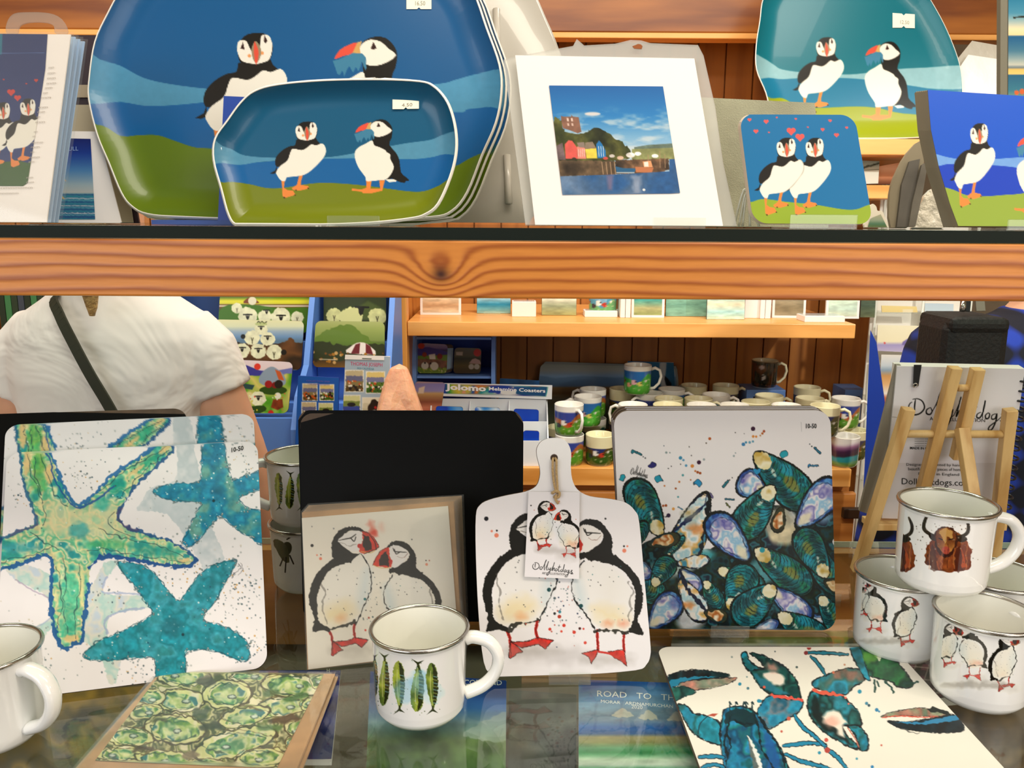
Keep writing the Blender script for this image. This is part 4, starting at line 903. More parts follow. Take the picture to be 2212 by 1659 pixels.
MB().b2((-.9, .312, ZU+.0001), (1.0, .325, ZC-.0085)).build('front_rail', CW, c)

# -- things lying below the glass
def lying(label, name, cat, pts, fn, z, thick=.004, group=None, texts=(), m=None, step=.001):
    pl = flat(z+thick); O = outl(pl, pts); c = thing(name, label, cat, pl.at(O[:, 0].mean(), O[:, 1].mean()), group)
    slab('paper', pl, O, thick-.0004, WHITE, c); face('cover', pl, O, step, fn, m or MATTE, c, 0)
    if texts: text(c, pl, texts, mat('white_ink', 'ffffff', .6), off=.0005)
    return c
def p_road(a):
    a.bandY([(1460, '2c70c8'), (1500, '6a9cd4'), (1540, '8fb0cc'), (1556, '7a98b8'), (1572, '2f6cc0'), (1585, '3a64a0'), (1592, 'a89c70'), (1604, '8c8c58'), (1616, '5c9a70'), (1626, '2f8c50'), (1640, 'c4d8c0'), (1652, 'c8d4c8'), (1664, '2a8a58'), (1700, '3a7a50')])
    X, Y = a.X, a.Y; n = fbm(X*.35, Y*1.4, 12, 5); a.C *= (1+.3*(n-.5))[:, None]
    for x, y, r in ((1345, 1540, 22), (1400, 1545, 20), (1460, 1548, 18)): a.poly([(x-r, y+8), (x-r*.5, y-4), (x, y-11), (x+r*.6, y-3), (x+r, y+8)], 'e8e4d4', sm=3, wob=2, a=.85)
    a.poly([(1255, 1470), (1255, 1495), (1310, 1482), (1440, 1480), (1440, 1466)], '1c5cc0', a=.7, soft=8)
lying('calendar with a turquoise beach and the words ROAD TO THE ISLES under the glass', 'calendar', 'calendar', [(1250, 1468), (1660, 1482), (1760, 1720), (1250, 1720)], p_road, ZU+.11, .006, 'calendars under the glass',
      [('ROAD   TO   THE   ISLES', 1290, 1504, 1540, 1518, 13), ('MORAR   ARDNAMURCHAN   MOIDART', 1298, 1518, 1520, 1534, 7), ('2020', 1364, 1530, 1388, 1532, 8)])
def p_scot(a):
    a.bandY([(1455, '2050a8'), (1480, '1f48a0'), (1530, '3a70b8'), (1560, '88a8b8'), (1580, '6a8c80'), (1600, '6c8450'), (1660, '4c6a3c'), (1700, '4a6038')])
    X, Y = a.X, a.Y; n = fbm(X, Y, 30, 8, 4); a.C *= (1+.7*(n-.5)*np.clip((Y-1540)/30, 0, 1))[:, None]; a.poly([(1000, 1590), (1040, 1560), (1100, 1540), (1100, 1600)], 'b8c4c0', a=.6, sm=3, wob=3)
lying('blue calendar with the words of SCOTLAND under the glass behind the mackerel mug', 'calendar', 'calendar', [(800, 1450), (1094, 1470), (1092, 1680), (790, 1680)], p_scot, ZU+.11, .006, 'calendars under the glass', [('Images of SCOTLAND', 924, 1478, 1084, 1480, 11)])
def p_blue(a):
    a.bandY([(1440, '1c3f9c'), (1560, '122f84'), (1600, '162a60')]); X, Y = a.X, a.Y; a.C *= (1+.5*(fbm(X, Y, 40, 2)-.5))[:, None]
lying('deep blue booklet under the glass beside the oyster card', 'booklet', 'booklet', [(560, 1448), (736, 1448), (716, 1640), (520, 1640)], p_blue, ZU+.10, .006, None, [('H', 706, 1452, 712, 1452, 8)])
def p_tart(a):
    X, Y = a.X, a.Y; u, v = X*.9+Y*.3, Y-X*.1; a.C[:] = hx('7a4c5c'); 
    for k, w, c in ((u, .55, '2c3a2c'), (v, .5, '34383a'), (u, .1, 'c8b0b4'), (v+7, .1, 'd0b8b8')):
        m = ((k/26) % 1 < w)[:, None]*.6; a.C = a.C*(1-m)+hx(c)*m
lying('tartan cloth purse under the glass near the puffin mugs', 'tartan_purse', 'purse', [(1930, 1412), (2090, 1400), (2110, 1500), (1990, 1512), (1950, 1470)], p_tart, ZU+.06, .01)
def p_mix(cols, s=34, seed=3): 
    def f(a): a.poly([(-500, 1000), (2800, 1000), (2800, 2400), (-500, 2400)], cols); a.C *= (1+.5*(fbm(a.X, a.Y, s, seed)-.5))[:, None]
    return f
lying('green and grey landscape print under the glass behind the lobster board', 'print', 'print', [(1470, 1290), (1900, 1290), (1960, 1390), (1450, 1390)], p_mix(['3a4a34', '6c6450', '2c342c', '8a7a5a']), ZU+.02, .004, 'prints under the glass')
lying('sandy brown print under the glass in front of the mackerel mug', 'print', 'print', [(840, 1590), (1040, 1590), (1050, 1760), (830, 1760)], p_mix(['8c8468', '5c5a40', 'a89a70', '4c4a38']), ZU+.02, .004, 'prints under the glass')
lying('ochre and brown print under the glass at the lower left', 'print', 'print', [(60, 1500), (330, 1480), (260, 1760), (-60, 1760)], p_mix(['8a6c34', '6c6048', 'b08a40', '4c4a3c'], 60, 6), ZU+.02, .004, 'prints under the glass')
lying('grey brown print under the glass at the right of the lobster board', 'print', 'print', [(2000, 1520), (2200, 1500), (2330, 1700), (2120, 1740)], p_mix(['7c6448', '5c4c3c', '9c8464']), ZU+.02, .004, 'prints under the glass')
lying('grey patterned print under the glass between the two calendars', 'print', 'print', [(1100, 1490), (1245, 1500), (1245, 1760), (1096, 1760)], p_mix(['4c5048', '6c7068', '3a3e3c']), ZU+.02, .004, 'prints under the glass')
o = MB().lathe(hp(2195, 1545, ZU+.001), [(.001, 0), (.04, 0), (.042, .012), (.04, .016), (.001, .017)], 32).build('striped_dish', mat('striped_dish', 'c8c0a8', .3, var=.5, vscale=90)); tag(o, 'small striped dish under the glass at the right edge', 'dish')

# ---------------------------------------------------------------- square art boards
def board(label, pl, cpx, r, paint, step, group, back='54402f', name='art_board', face_m=None, t=.0042, name_face='printed_face', base='ffffff'):
    O = rquad(pl, cpx, r); ctr = pl.at(O[:, 0].mean(), O[:, 1].min()); c = thing(name, label, 'board', ctr, group)
    slab('backing', pl, O, t, EDGE, c, -.0003, .0003); face(name_face, pl, O, step, paint, face_m or PAINT, c, 0, base=base); return c
Z = 600/1659.
def splat(a, seed, n, box, cols, r=(1.5, 6)): a.speck(n, box, r, cols, seed)
def star_arm(a, P, cols, edge): pass
STAR = [(115, 255), (125, 330), (130, 400), (168, 530), (195, 600), (215, 690), (150, 722), (60, 762), (-10, 800), (-40, 870), (-20, 968), (60, 950), (150, 925), (230, 893), (290, 888), (312, 940), (308, 1050), (305, 1200), (322, 1320), (355, 1405), (385, 1440), (430, 1422), (478, 1400), (500, 1340), (508, 1200), (530, 1060), (538, 960), (585, 905), (680, 890), (800, 915), (950, 938), (1060, 952), (1130, 945), (1176, 915), (1150, 878), (1060, 822), (950, 775), (810, 735), (725, 695), (705, 640), (735, 580), (800, 480), (880, 400), (960, 330), (1035, 262), (1025, 228), (985, 215), (930, 228), (860, 280), (760, 345), (660, 420), (570, 510), (490, 582), (430, 550), (375, 460), (340, 370), (300, 275), (270, 230), (180, 225)]
TEAL1 = [(1222, 195), (1203, 330), (1190, 442), (1060, 453), (925, 485), (930, 520), (1040, 560), (1195, 568), (1180, 620), (1130, 720), (1088, 800), (1110, 832), (1180, 800), (1260, 705), (1320, 650), (1400, 720), (1500, 780), (1580, 815), (1590, 640), (1490, 605), (1430, 552), (1500, 512), (1590, 470), (1580, 380), (1470, 405), (1390, 432), (1362, 350), (1330, 195)]
TEAL2 = [(700, 932), (745, 1000), (820, 1090), (868, 1170), (912, 1232), (830, 1285), (700, 1350), (580, 1400), (500, 1475), (540, 1508), (650, 1512), (780, 1500), (905, 1495), (930, 1560), (925, 1720), (1090, 1720), (1110, 1540), (1120, 1458), (1250, 1450), (1350, 1480), (1430, 1512), (1488, 1498), (1482, 1420), (1420, 1350), (1330, 1305), (1222, 1275), (1230, 1225), (1295, 1150), (1345, 1050), (1412, 930), (1395, 912), (1300, 930), (1200, 990), (1130, 1080), (1070, 1150), (1010, 1100), (930, 1000), (850, 945), (750, 925)]
def p_star(ox=0, oy=880):
    def f(a):
        a.t(Z, ox, oy); a.fill(lambda X, Y, C: np.broadcast_to(hx('f3eff2'), C.shape)); a.C *= (1+.03*(fbm(a.X, a.Y, 80, 1)-.5))[:, None]
        # ghosts
        a.poly([(1050, 150), (1130, 150), (1200, 420), (1260, 700), (1330, 860), (1330, 960), (1230, 980), (1150, 850), (1000, 640), (820, 620), (850, 560), (900, 480), (1040, 440), (1060, 300)], ['c3ced6', 'b4c4cc', 'd8dde2'], sm=3, a=.75, wob=2)
        a.poly([(40, 960), (150, 940), (300, 1000), (330, 1100), (520, 1100), (620, 930), (700, 930), (640, 1020), (620, 1110), (860, 1130), (880, 1200), (680, 1230), (640, 1290), (650, 1400), (720, 1480), (690, 1640), (650, 1640), (600, 1500), (480, 1380), (330, 1300), (200, 1470), (160, 1450), (180, 1330), (310, 1250), (280, 1130), (90, 1030)], ['cfe0d6', 'a9d3cd', 'dcdcd0', 'bccfe0'], sm=3, a=.85, wob=2)
        a.line([(640, 1010), (612, 1100), (700, 1110), (860, 1118)], 12, '9fb0d4', wob=2, a=.7).line([(860, 1200), (700, 1225), (625, 1280), (640, 1350)], 14, '8f9fcc', wob=2, a=.6).line([(90, 1030), (190, 1090), (290, 1140)], 8, 'a08fb0', wob=2, a=.6).line([(180, 1330), (260, 1290), (320, 1240)], 8, '9fb0d4', a=.6)
        R = random.Random(2)
        a.speck(330, (0, 100, 1600, 1660), (2, 6.5), ['c0c2c4', 'a4acae', 'd8cfc0', '8c9a9c', 'cdd2d0'], 5)
        for cx, cy, s_, n in ((430, 160, 110, 50), (1420, 300, 90, 40), (1450, 1050, 90, 50), (500, 420, 70, 40), (1080, 980, 90, 50), (130, 520, 60, 30), (1380, 1180, 90, 50), (820, 1560, 90, 40), (1500, 1440, 60, 40), (860, 1380, 50, 30), (640, 1130, 60, 20), (260, 1520, 50, 14)):
            for k in range(n): a.dots([(R.gauss(cx, s_), R.gauss(cy, s_*.7), R.uniform(2, 6), R.choice(['8e9aa0', '6c7a80', 'd4a868', 'b4b8ba', '4c6470']))])
        for T, cs, e in ((TEAL1, ['2a9cba', '1a7fa6', '2f93a8', '6aa8a0'], '1f5a70'), (TEAL2, ['1d97ac', '14808e', '3aa0b4', '2a8c94'], '1c4c5c')):
            a.poly(T, cs, sm=4, wob=2.2, tex=.18); a.line(T, 6, e, closed=True, wob=3, rough=.9, a=.75)
            for k in range(150):
                x, y = R.choice(T); x += R.gauss(0, 12); y += R.gauss(0, 12)
                if x < 1640: a.dots([(x, y, R.uniform(3, 7), '5c6c70'), (x, y, R.uniform(1.5, 3.4), 'c8dcdc')])
            a.speck(150, (min(p[0] for p in T), min(p[1] for p in T), max(p[0] for p in T), max(p[1] for p in T)), (2.5, 5.5), ['bfe6ea', 'dff2f2', '0f5a74', '8fd0d8'], 9, T)
        a.ell(1300, 500, 40, 34, '16607e', a=.6, soft=14, wob=3).ell(1025, 1310, 62, 52, '0f6070', a=.6, soft=18, wob=3); a.dots([(1276, 558, 9), (1092, 1357, 9)], '0a3c48')
        # the large starfish
        a.poly(STAR, ['2f9f96', '7cc8a0', 'e9dba4', '57b890', 'dfe4b4', '2c9a9c'], sm=4, wob=2, tex=.14)
        a.poly([(300, 560), (430, 600), (560, 600), (680, 560), (690, 700), (760, 740), (600, 780), (400, 760), (280, 740)], ['e9dcb0', 'dfe0b0', 'ead9a8', 'b0d8b0'], sm=3, wob=4, soft=22, a=.8)
        for x, y, rx, ry, c_ in ((470, 735, 60, 48, '2aa0a8'), (610, 570, 45, 45, '2aa89c'), (700, 480, 55, 35, '18a08c'), (880, 330, 80, 28, '12a07c'), (230, 340, 45, 70, '62b850'), (205, 190, 45, 60, '4cb878'), (235, 450, 50, 60, '58b868'), (420, 1150, 60, 160, '52c49c'), (410, 1330, 50, 60, '38b494'), (640, 820, 120, 30, '4cb070'), (950, 860, 140, 30, '2ba294'), (120, 840, 110, 30, '3c9ca8')):
            a.ell(x, y, rx, ry, c_, rot=-35 if 500 < x < 900 and y < 600 else 0, a=.7, soft=9, wob=3, tex=.15)
        for x, y, rx, ry in ((160, 330, 22, 80), (295, 400, 24, 60), (490, 1080, 14, 110), (425, 1380, 50, 22), (1110, 915, 40, 14), (985, 250, 45, 14), (820, 370, 50, 14), (350, 960, 12, 40)): a.ell(x, y, rx, ry, 'eec98c' if rx > 20 else 'efe2a0', rot=-35 if 700 < x < 1000 and y < 500 else 0, a=.85, soft=5, wob=2)
        a.line(STAR[10:26], 24, '17579a', wob=3, rough=.8, a=.9).line(STAR[26:34], 22, '174f94', wob=3, rough=.8, a=.95).line(STAR[33:46], 17, '174f8c', wob=3, rough=.9, a=.85).line(STAR[45:60], 20, '1d66a8', wob=3, rough=.9, a=.85).line(STAR[0:12], 17, '1c5c8c', wob=3, rough=.9, a=.8)
        a.line([(250, 235), (290, 300), (320, 400), (350, 480), (400, 550), (480, 600), (560, 560), (680, 470)], 10, '24509c', wob=3, a=.8)
        for P in ([(160, 260), (190, 400), (240, 520), (270, 640), (250, 700)], [(240, 280), (290, 420), (330, 520), (400, 600)], [(210, 300), (215, 420), (250, 520)], [(600, 500), (720, 400), (850, 320), (990, 240)], [(700, 560), (800, 440), (920, 330), (1010, 260)], [(590, 730), (700, 770), (820, 800), (960, 830), (1090, 890)], [(520, 850), (640, 850), (780, 880), (960, 900), (1100, 930)], [(380, 900), (390, 1050), (380, 1200), (400, 1350)], [(470, 930), (480, 1080), (450, 1220), (450, 1380)], [(340, 950), (370, 1150), (350, 1300)], [(320, 830), (200, 880), (80, 900), (0, 930)], [(680, 620), (640, 680), (700, 740), (800, 770)], [(180, 740), (260, 800), (360, 850)]):
            a.line(P, 4.5, '1c3c4c', wob=3.5, a=.75)
        a.line([(210, 640), (225, 690), (150, 722), (60, 760)], 12, '5c5a80', wob=3, a=.7).line([(730, 600), (700, 640), (730, 700), (820, 735)], 18, '4c4470', wob=3, a=.65)
        a.speck(170, (0, 100, 1180, 1440), (2.5, 5), ['e8f4ec', 'd4f0e8', '24505c', '3a6860'], 21, STAR)
        a.line([(1425, 935), (1440, 960), (1405, 985), (1385, 1020)], 3, '4c4c54', wob=1.5).line([(1440, 930), (1450, 975), (1420, 1000)], 2.5, '5c5c64', wob=1.5)
    return f
PSa = lean_px(ZC+.0045, (-8, 1516), (577, 1442), top=(555, 958), hgt=.222)
fr = [(15, 978), (556, 952), (578, 1443), (-14, 1517)]
bs = board('square starfish art board marked 10-50, front of the two at left', PSa, fr, .013, p_star(), .00062, 'starfish art boards')
INK = mat('black_ink', '141414', .5)
text(bs, PSa, [('10-50', 500, 977, 526, 972, 10, 0, .02)], INK)
pk = PSa.shift(-.012); board('square starfish art board standing behind the front one, its top strip showing', pk, [(12, 918), (548, 893), (572, 1428), (-16, 1500)], .013, p_star(-9, 820), .0012, 'starfish art boards')
pk = PSa.shift(-.022); pk2 = [(-60, 896), (402, 881), (440, 1400), (-90, 1460)]
c = board('black backed board behind the starfish boards at far left', pk, pk2, .013, lambda a: a.fill(lambda X, Y, C: np.broadcast_to(hx('080707'), C.shape)), .01, 'black backed boards', base='080707', face_m=attr_mat('black_laminate', .5, 0, .12))
# black boards in the centre
PBk = lean_px(ZC+.0045, (655, 1345), (1128, 1345), 17)
for k in (0, 1):
    pk = PBk.shift(-.006*k); board('black board back standing in the middle behind the puffin cards' if k == 0 else 'second black board close behind the middle one, only its rim showing', pk, [(648-5*k, 893-7*k), (1131-3*k, 892-5*k), (1128, 1343), (655, 1343)], .013, lambda a: a.fill(lambda X, Y, C: np.broadcast_to(hx('050505'), C.shape)), .01, 'black backed boards', base='050505', face_m=attr_mat('black_laminate', .5, 0, .12))

# ---- sketched puffins (inked watercolour), drawing frames taken from the greeting card and from the paddle board
def sk_leg(a, P, foot, w):
    a.line(P, w*1.7, 'c8281c', wob=1, taper=0); a.poly(foot, 'd8332a', wob=1.2, tex=.2); a.line(foot, w*.45, '2a0c08', closed=True, sm=0, wob=1, a=.85); a.line(P, w*.4, '2a0c08', wob=1, a=.7)
def sketch_L(a, beak=True, feet=True, d=1):
    K = '17150f'
    a.poly([(385, 400), (430, 470), (441, 560), (420, 660), (370, 780), (340, 815), (240, 835), (150, 800), (130, 700), (140, 600), (190, 500), (260, 440)], 'efede6' if d else 'e4dfce', sm=3, a=.55, soft=12)
    a.ell(250, 745, 95, 60, 'f0dca8', rot=-20, a=.75 if d else .25, soft=34, wob=5).ell(265, 780, 30, 18, 'eeb07c', a=.7 if d else .2, soft=16, wob=3).ell(400, 600, 26, 120, 'c4d8e0', rot=10, a=.5, soft=24)
    if feet:
        sk_leg(a, [(195, 855), (208, 885), (214, 930), (215, 990)], [(214, 905), (250, 940), (275, 965), (245, 975), (215, 1000), (205, 995)], 9); sk_leg(a, [(345, 808), (338, 850), (348, 900)], [(345, 890), (425, 905), (405, 925), (385, 950), (350, 925), (270, 945), (215, 915), (300, 910)], 9)
        a.ell(330, 960, 130, 22, '8c8478', a=.35, soft=26, wob=4)
    a.poly([(395, 262), (365, 243), (325, 238), (270, 250), (228, 290), (208, 345), (210, 400), (216, 440), (170, 470), (122, 520), (90, 580), (76, 650), (84, 705), (100, 745), (108, 800), (95, 858), (165, 848), (190, 860), (200, 838), (150, 812), (128, 780), (125, 700), (122, 650), (148, 570), (180, 515), (215, 482), (262, 462), (310, 448), (322, 455), (335, 430), (372, 400), (385, 395), (330, 395), (255, 330), (300, 270), (345, 262), (392, 270)], K, sm=3, wob=1.3*min(1, abs(a.sx)*3))
    a.line([(214, 440), (175, 475), (128, 530), (100, 590), (88, 650), (94, 705), (108, 750), (112, 800)], 22 if d else 34, K, wob=2, rough=.5)
    a.poly([(330, 395), (255, 340), (240, 420), (300, 450), (372, 402)], K)
    a.poly([(243, 325), (265, 300), (300, 275), (345, 262), (388, 272), (385, 325), (372, 378), (330, 385), (290, 360)], 'eeeae6', sm=2, wob=1)
    a.line([(250, 320), (285, 312), (320, 305), (345, 288), (352, 282)], 7, '24221c', taper=.6).line([(320, 305), (340, 325), (350, 300)], 6, '24221c').line([(262, 335), (310, 350), (350, 345)], 3, '8c8478', wob=2)
    if beak:
        a.poly([(388, 266), (430, 278), (468, 320), (486, 358), (455, 378), (400, 398), (370, 383), (378, 350), (392, 320)], 'd8402c' if d else '9c3428', sm=2, wob=1, tex=.15); a.poly([(395, 285), (425, 300), (440, 330), (442, 372), (405, 380), (392, 350)], '33241c', wob=2)
        a.line([(430, 285), (462, 330), (470, 368)], 4, '241410').line([(380, 385), (440, 392), (478, 365)], 4, 'e0b860').dots([(372, 352, 13, 'c82c20')]); a.line([(388, 266), (430, 278), (468, 320), (486, 358), (455, 378), (400, 398)], 4, '241410', wob=1)
    a.line([(385, 400), (420, 460), (438, 530), (438, 610), (405, 690), (370, 770), (350, 812)], 6 if d else 13, '1c1c1c', wob=2, rough=.7)
    a.line([(165, 850), (200, 845), (240, 825), (300, 815), (350, 795)], 16, '1f1e16', wob=5, rough=1, a=.85).line([(150, 560), (160, 640), (155, 720), (175, 800)], 8, '55504a', wob=6, rough=1, a=.5)
    a.speck(22, (180, 480, 430, 780), (2, 4), ['2c2c2c', '8a8a8a'], 3)
def sketch_R(a, feet=True, beak=True, back=True, d=1):
    K = '17150f'
    a.poly([(1690, 440), (1640, 510), (1620, 600), (1650, 700), (1740, 800), (1840, 850), (1960, 840), (1990, 740), (1980, 620), (1900, 500), (1800, 450)], 'efede6' if d else 'e4dfce', sm=3, a=.55, soft=12)
    a.ell(1850, 760, 110, 50, 'f0dca8', rot=20, a=.75 if d else .25, soft=36, wob=5).ell(1835, 810, 30, 18, 'eea880', a=.8, soft=14, wob=3).ell(1925, 810, 24, 20, 'ee9c80', a=.8, soft=14, wob=3).ell(1665, 620, 26, 110, 'c4d8e0', rot=-15, a=.6, soft=24)
    if feet:
        sk_leg(a, [(1770, 850), (1772, 900), (1776, 965)], [(1776, 960), (1765, 1000), (1735, 1045), (1720, 1005), (1680, 985), (1740, 970)], 9); sk_leg(a, [(1930, 870), (1925, 920), (1930, 970)], [(1930, 965), (1945, 1060), (1910, 1030), (1870, 1010), (1835, 975), (1900, 965)], 9)
        a.line([(1780, 975), (1840, 985), (1870, 1000)], 12, 'd8332a'); a.ell(1830, 1020, 150, 24, '8c8478', a=.38, soft=30, wob=4)
    a.poly([(1645, 245), (1680, 205), (1730, 194), (1790, 212), (1838, 265), (1860, 330), (1857, 400), (1905, 432), (1970, 485), (2020, 555), (2038, 640), (2032, 720), (2005, 785), (2046, 872), (1990, 868), (1955, 852), (1985, 790), (1990, 700), (1995, 620), (1965, 550), (1925, 500), (1870, 468), (1800, 450), (1745, 432), (1738, 445), (1700, 425), (1670, 432), (1660, 400), (1690, 388), (1780, 345), (1808, 290), (1770, 250), (1720, 232), (1690, 240)], K, sm=3, wob=1.3*min(1, abs(a.sx)*3))
    a.line([(1850, 405), (1900, 448), (1955, 500), (2000, 565), (2020, 640), (2014, 720), (1992, 790)], 30 if d else 40, K, wob=2, rough=.5)
    a.poly([(1690, 388), (1780, 350), (1800, 430), (1740, 440), (1665, 405)], K)
    a.poly([(1668, 238), (1720, 228), (1772, 252), (1806, 290), (1772, 345), (1720, 385), (1690, 386), (1672, 330)], 'eeeae6', sm=2, wob=1)
    a.line([(1690, 248), (1702, 272), (1735, 275), (1790, 278)], 8, '24221c', taper=.5).line([(1700, 255), (1712, 290), (1738, 278)], 6, '24221c').line([(1720, 310), (1760, 320), (1795, 290)], 3, '8c6458', wob=2)
    if beak:
        a.poly([(1660, 238), (1605, 266), (1568, 315), (1544, 372), (1605, 383), (1673, 387), (1684, 340), (1664, 300)], 'd8402c' if d else '9c3428', sm=2, wob=1, tex=.15); a.poly([(1640, 268), (1605, 300), (1590, 350), (1595, 375), (1660, 380), (1665, 330)], '33241c', wob=2)
        a.line([(1550, 372), (1605, 392), (1670, 390)], 4, 'e0b860').dots([(1672, 345, 15, 'c82c20')]); a.line([(1660, 238), (1605, 266), (1568, 315), (1544, 372)], 4, '241410', wob=1)
    a.line([(1690, 440), (1650, 500), (1622, 560), (1628, 640), (1665, 710), (1720, 780), (1760, 850)], 7 if d else 14, '1c1c1c', wob=2, rough=.7)
    a.line([(1755, 850), (1820, 845), (1880, 862), (1960, 855), (1995, 850)], 18, '1f1e16', wob=5, rough=1, a=.85).line([(1960, 560), (1975, 640), (1965, 720), (1965, 800)], 9, '55504a', wob=6, rough=1, a=.5)
    a.speck(26, (1640, 470, 1960, 800), (2, 4), ['2c2c2c', '8a8a8a', '2a7c80'], 4)
PZ = 800/2179.
def p_pcard(a):
    a.fill(lambda X, Y, C: np.broadcast_to(hx('f1ebdd'), C.shape)); a.t(PZ, 640, 1050); sketch_L(a)
    sc = PZ/1.23; a.t(sc, 640+PZ*512-sc*1620, 1050+PZ*322-sc*195); sketch_R(a); a.t(PZ, 640, 1050)
    a.poly([(425, 205), (455, 215), (470, 260), (480, 300), (440, 290), (430, 260), (445, 255), (420, 235)], 'ea8a74', a=.7, soft=8, wob=3, sm=3).ell(450, 275, 24, 20, 'e0402c', a=.8, soft=10, wob=3).ell(500, 245, 22, 26, 'f0b8a4', a=.5, soft=12, wob=4)
    a.dots([(93, 350, 9, '1c1c1c'), (143, 427, 9, 'ee8a6c'), (122, 406, 5, 'ee8a6c'), (145, 404, 4, '2a2a2a'), (767, 461, 8, 'ee9a7c'), (763, 438, 4, '2a2a2a'), (783, 438, 4, 'c06048'), (220, 250, 5, '9a9a9a'), (680, 314, 4, '5c5c5c'), (92, 238, 4, '8c8c8c'), (497, 598, 6, '222222'), (452, 510, 5, '333333'), (404, 665, 8, '246c70'), (427, 775, 6, 'b04838'), (407, 848, 6, 'd83c2c'), (450, 770, 5, '2c5c60')])
    R = random.Random(8)
    for k in range(26): a.dots([(R.gauss(450, 40), R.gauss(640, 110), R.uniform(2, 4), R.choice(['5a6a70', '3c3c3c', '8a9a9c']))])
PPc = lean_px(ZC+.001, (667, 1447), (990, 1415), 17)
cq = [(652, 1119), (968, 1093), (992, 1405), (666, 1446)]
for k in range(6):
    pk = PPc.shift(-.0038*k); dx, dy = 3.5*k, -3*k
    c = thing('greeting_card', ['greeting card with two inked puffins in a clear sleeve, front of the kraft pile'] and ('greeting card with two inked puffins in a clear sleeve, front of the kraft pile' if k == 0 else 'kraft envelope card, number %s behind the puffin card' % ['', 'one', 'two', 'three', 'four', 'five'][k]), 'card', pk.at(0.08, 0), 'puffin card pile')
    slab('envelope', pk, outl(pk, [(652+dx*.8, 1107+dy), (980+dx*1.0, 1083+dy*.8), (1000+dx*.6, 1408), (664+dx*.5, 1448)]), .0012, KRAFT, c, -.0012)
    if k == 0:
        O = outl(pk, cq); slab('card', pk, O, .0008, WHITE, c, -.0002); face('picture', pk, O, .00055, p_pcard, MATTE, c, 0)
    O = outl(pk, [(650+dx*.8, 1103+dy), (984+dx, 1080+dy*.8), (1004+dx*.6, 1410), (662+dx*.5, 1450)]); MB().prism(list(pk.at(O[:, 0], O[:, 1], .0012)), list(pk.at(O[:, 0], O[:, 1], .0008))).build('clear_sleeve', CELLO, c)

# ---- paddle shaped chopping board
PP = lean_px(ZC+.006, (1066, 1462), (1398, 1452), 15)
pad = [(1062, 1458), (1045, 1430), (1034, 1330), (1028, 1200), (1028, 1115), (1036, 1092), (1056, 1080), (1095, 1070), (1135, 1062), (1158, 1050), (1166, 1030), (1166, 1010), (1160, 985), (1160, 968), (1170, 953), (1190, 946), (1214, 948), (1228, 960), (1234, 980), (1233, 1005), (1236, 1035), (1248, 1058), (1275, 1072), (1320, 1078), (1352, 1086), (1372, 1104), (1381, 1130), (1392, 1250), (1404, 1380), (1405, 1415), (1396, 1436), (1372, 1448), (1250, 1458), (1120, 1466), (1085, 1467)]
def p_pad(a):
    a.fill(lambda X, Y, C: np.broadcast_to(hx('f4f1f4'), C.shape)); a.t(PZ*1.2, 640+PZ*1095-PZ*1.2*76, 1050+PZ*330-PZ*1.2*470+30); a.sy = PZ*1.13; a.oy = 1050+PZ*798-PZ*1.13*808
    sketch_L(a); a.t(PZ, 640, 1050); sketch_R(a)
    a.dots([(1118, 192, 13, '1c1c24'), (1178, 290, 13, 'ee8a6c'), (1150, 265, 7, 'ee8a6c'), (1180, 262, 6, '2a2a2a'), (1930, 380, 12, 'ee8a6c'), (1948, 354, 6, 'ee8a6c'), (1928, 354, 6, '2a2a2a'), (1819, 192, 6, '2c2c2c'), (1487, 610, 12, '14484c'), (1520, 660, 8, '5c6c74'), (1675, 705, 12, '14484c'), (1550, 740, 9, '3c8c9c'), (1548, 768, 11, 'b8402c'), (1575, 820, 10, 'd84030'), (1520, 750, 8, '2c2c2c'), (1492, 842, 9, 'd84030'), (1635, 860, 10, 'd84030'), (1668, 838, 8, '4c1c1c'), (1690, 840, 6, 'd84030'), (1700, 922, 9, 'e05040'), (1560, 855, 7, 'e0503c'), (1180, 935, 6, 'e05040'), (1655, 750, 5, '2c3c5c')])
    R = random.Random(5)
    for k in range(60): a.dots([(R.gauss(1570, 60), R.gauss(700, 100), R.uniform(2, 5.5), R.choice(['5a6a70', '3c4c6c', '8a9a9c', 'c05848']))])
    a.ell(1440, 985, 220, 26, 'a8a2a0', a=.4, soft=40, wob=6).ell(1640, 1020, 120, 24, 'a8a2a0', a=.35, soft=40, wob=6); a.ell(1850, 650, 40, 100, 'e8e4da', a=.4, soft=40)
    a.t(1); a.ell(1197, 989, 8, 8, '3c2818')
c = thing('paddle_board', 'paddle shaped white chopping board with two big inked puffins and twine', 'chopping board', PP.at(.08, 0))
O = outl(PP, pad, 3); slab('backing', PP, O, .005, EDGE, c, -.0003); face('printed_face', PP, O, .00052, p_pad, PAINT, c, 0)
TW = mat('jute_twine', 'c9a878', .9, bump=.6, bscale=500)
def pp(x, y, off=.002): 
    a, b_ = PP.hit([x], [y], off); return PP.at(a, b_, off)[0]
tw = MB(); 
for s in (-1, 1): tw.tube(cr([pp(1197+2*s, 989, -.001), pp(1198+4*s, 996, .003), pp(1198+4*s, 1020, .0025), pp(1201+3*s, 1050, .003), pp(1204, 1066, .005)], 4, False), .0011, 8)
tw.tube(cr([pp(1192, 1066, .004), pp(1200, 1061, .006), pp(1208, 1064, .006), pp(1206, 1074, .006), pp(1196, 1073, .004)], 4, False), .0013, 8).tube(cr([pp(1202, 1068, .006), pp(1200, 1078, .006), pp(1206, 1088, .005)], 4, False), .0012, 8)
lab(tw.build('twine', TW, c), 'looped jute twine through the handle hole')
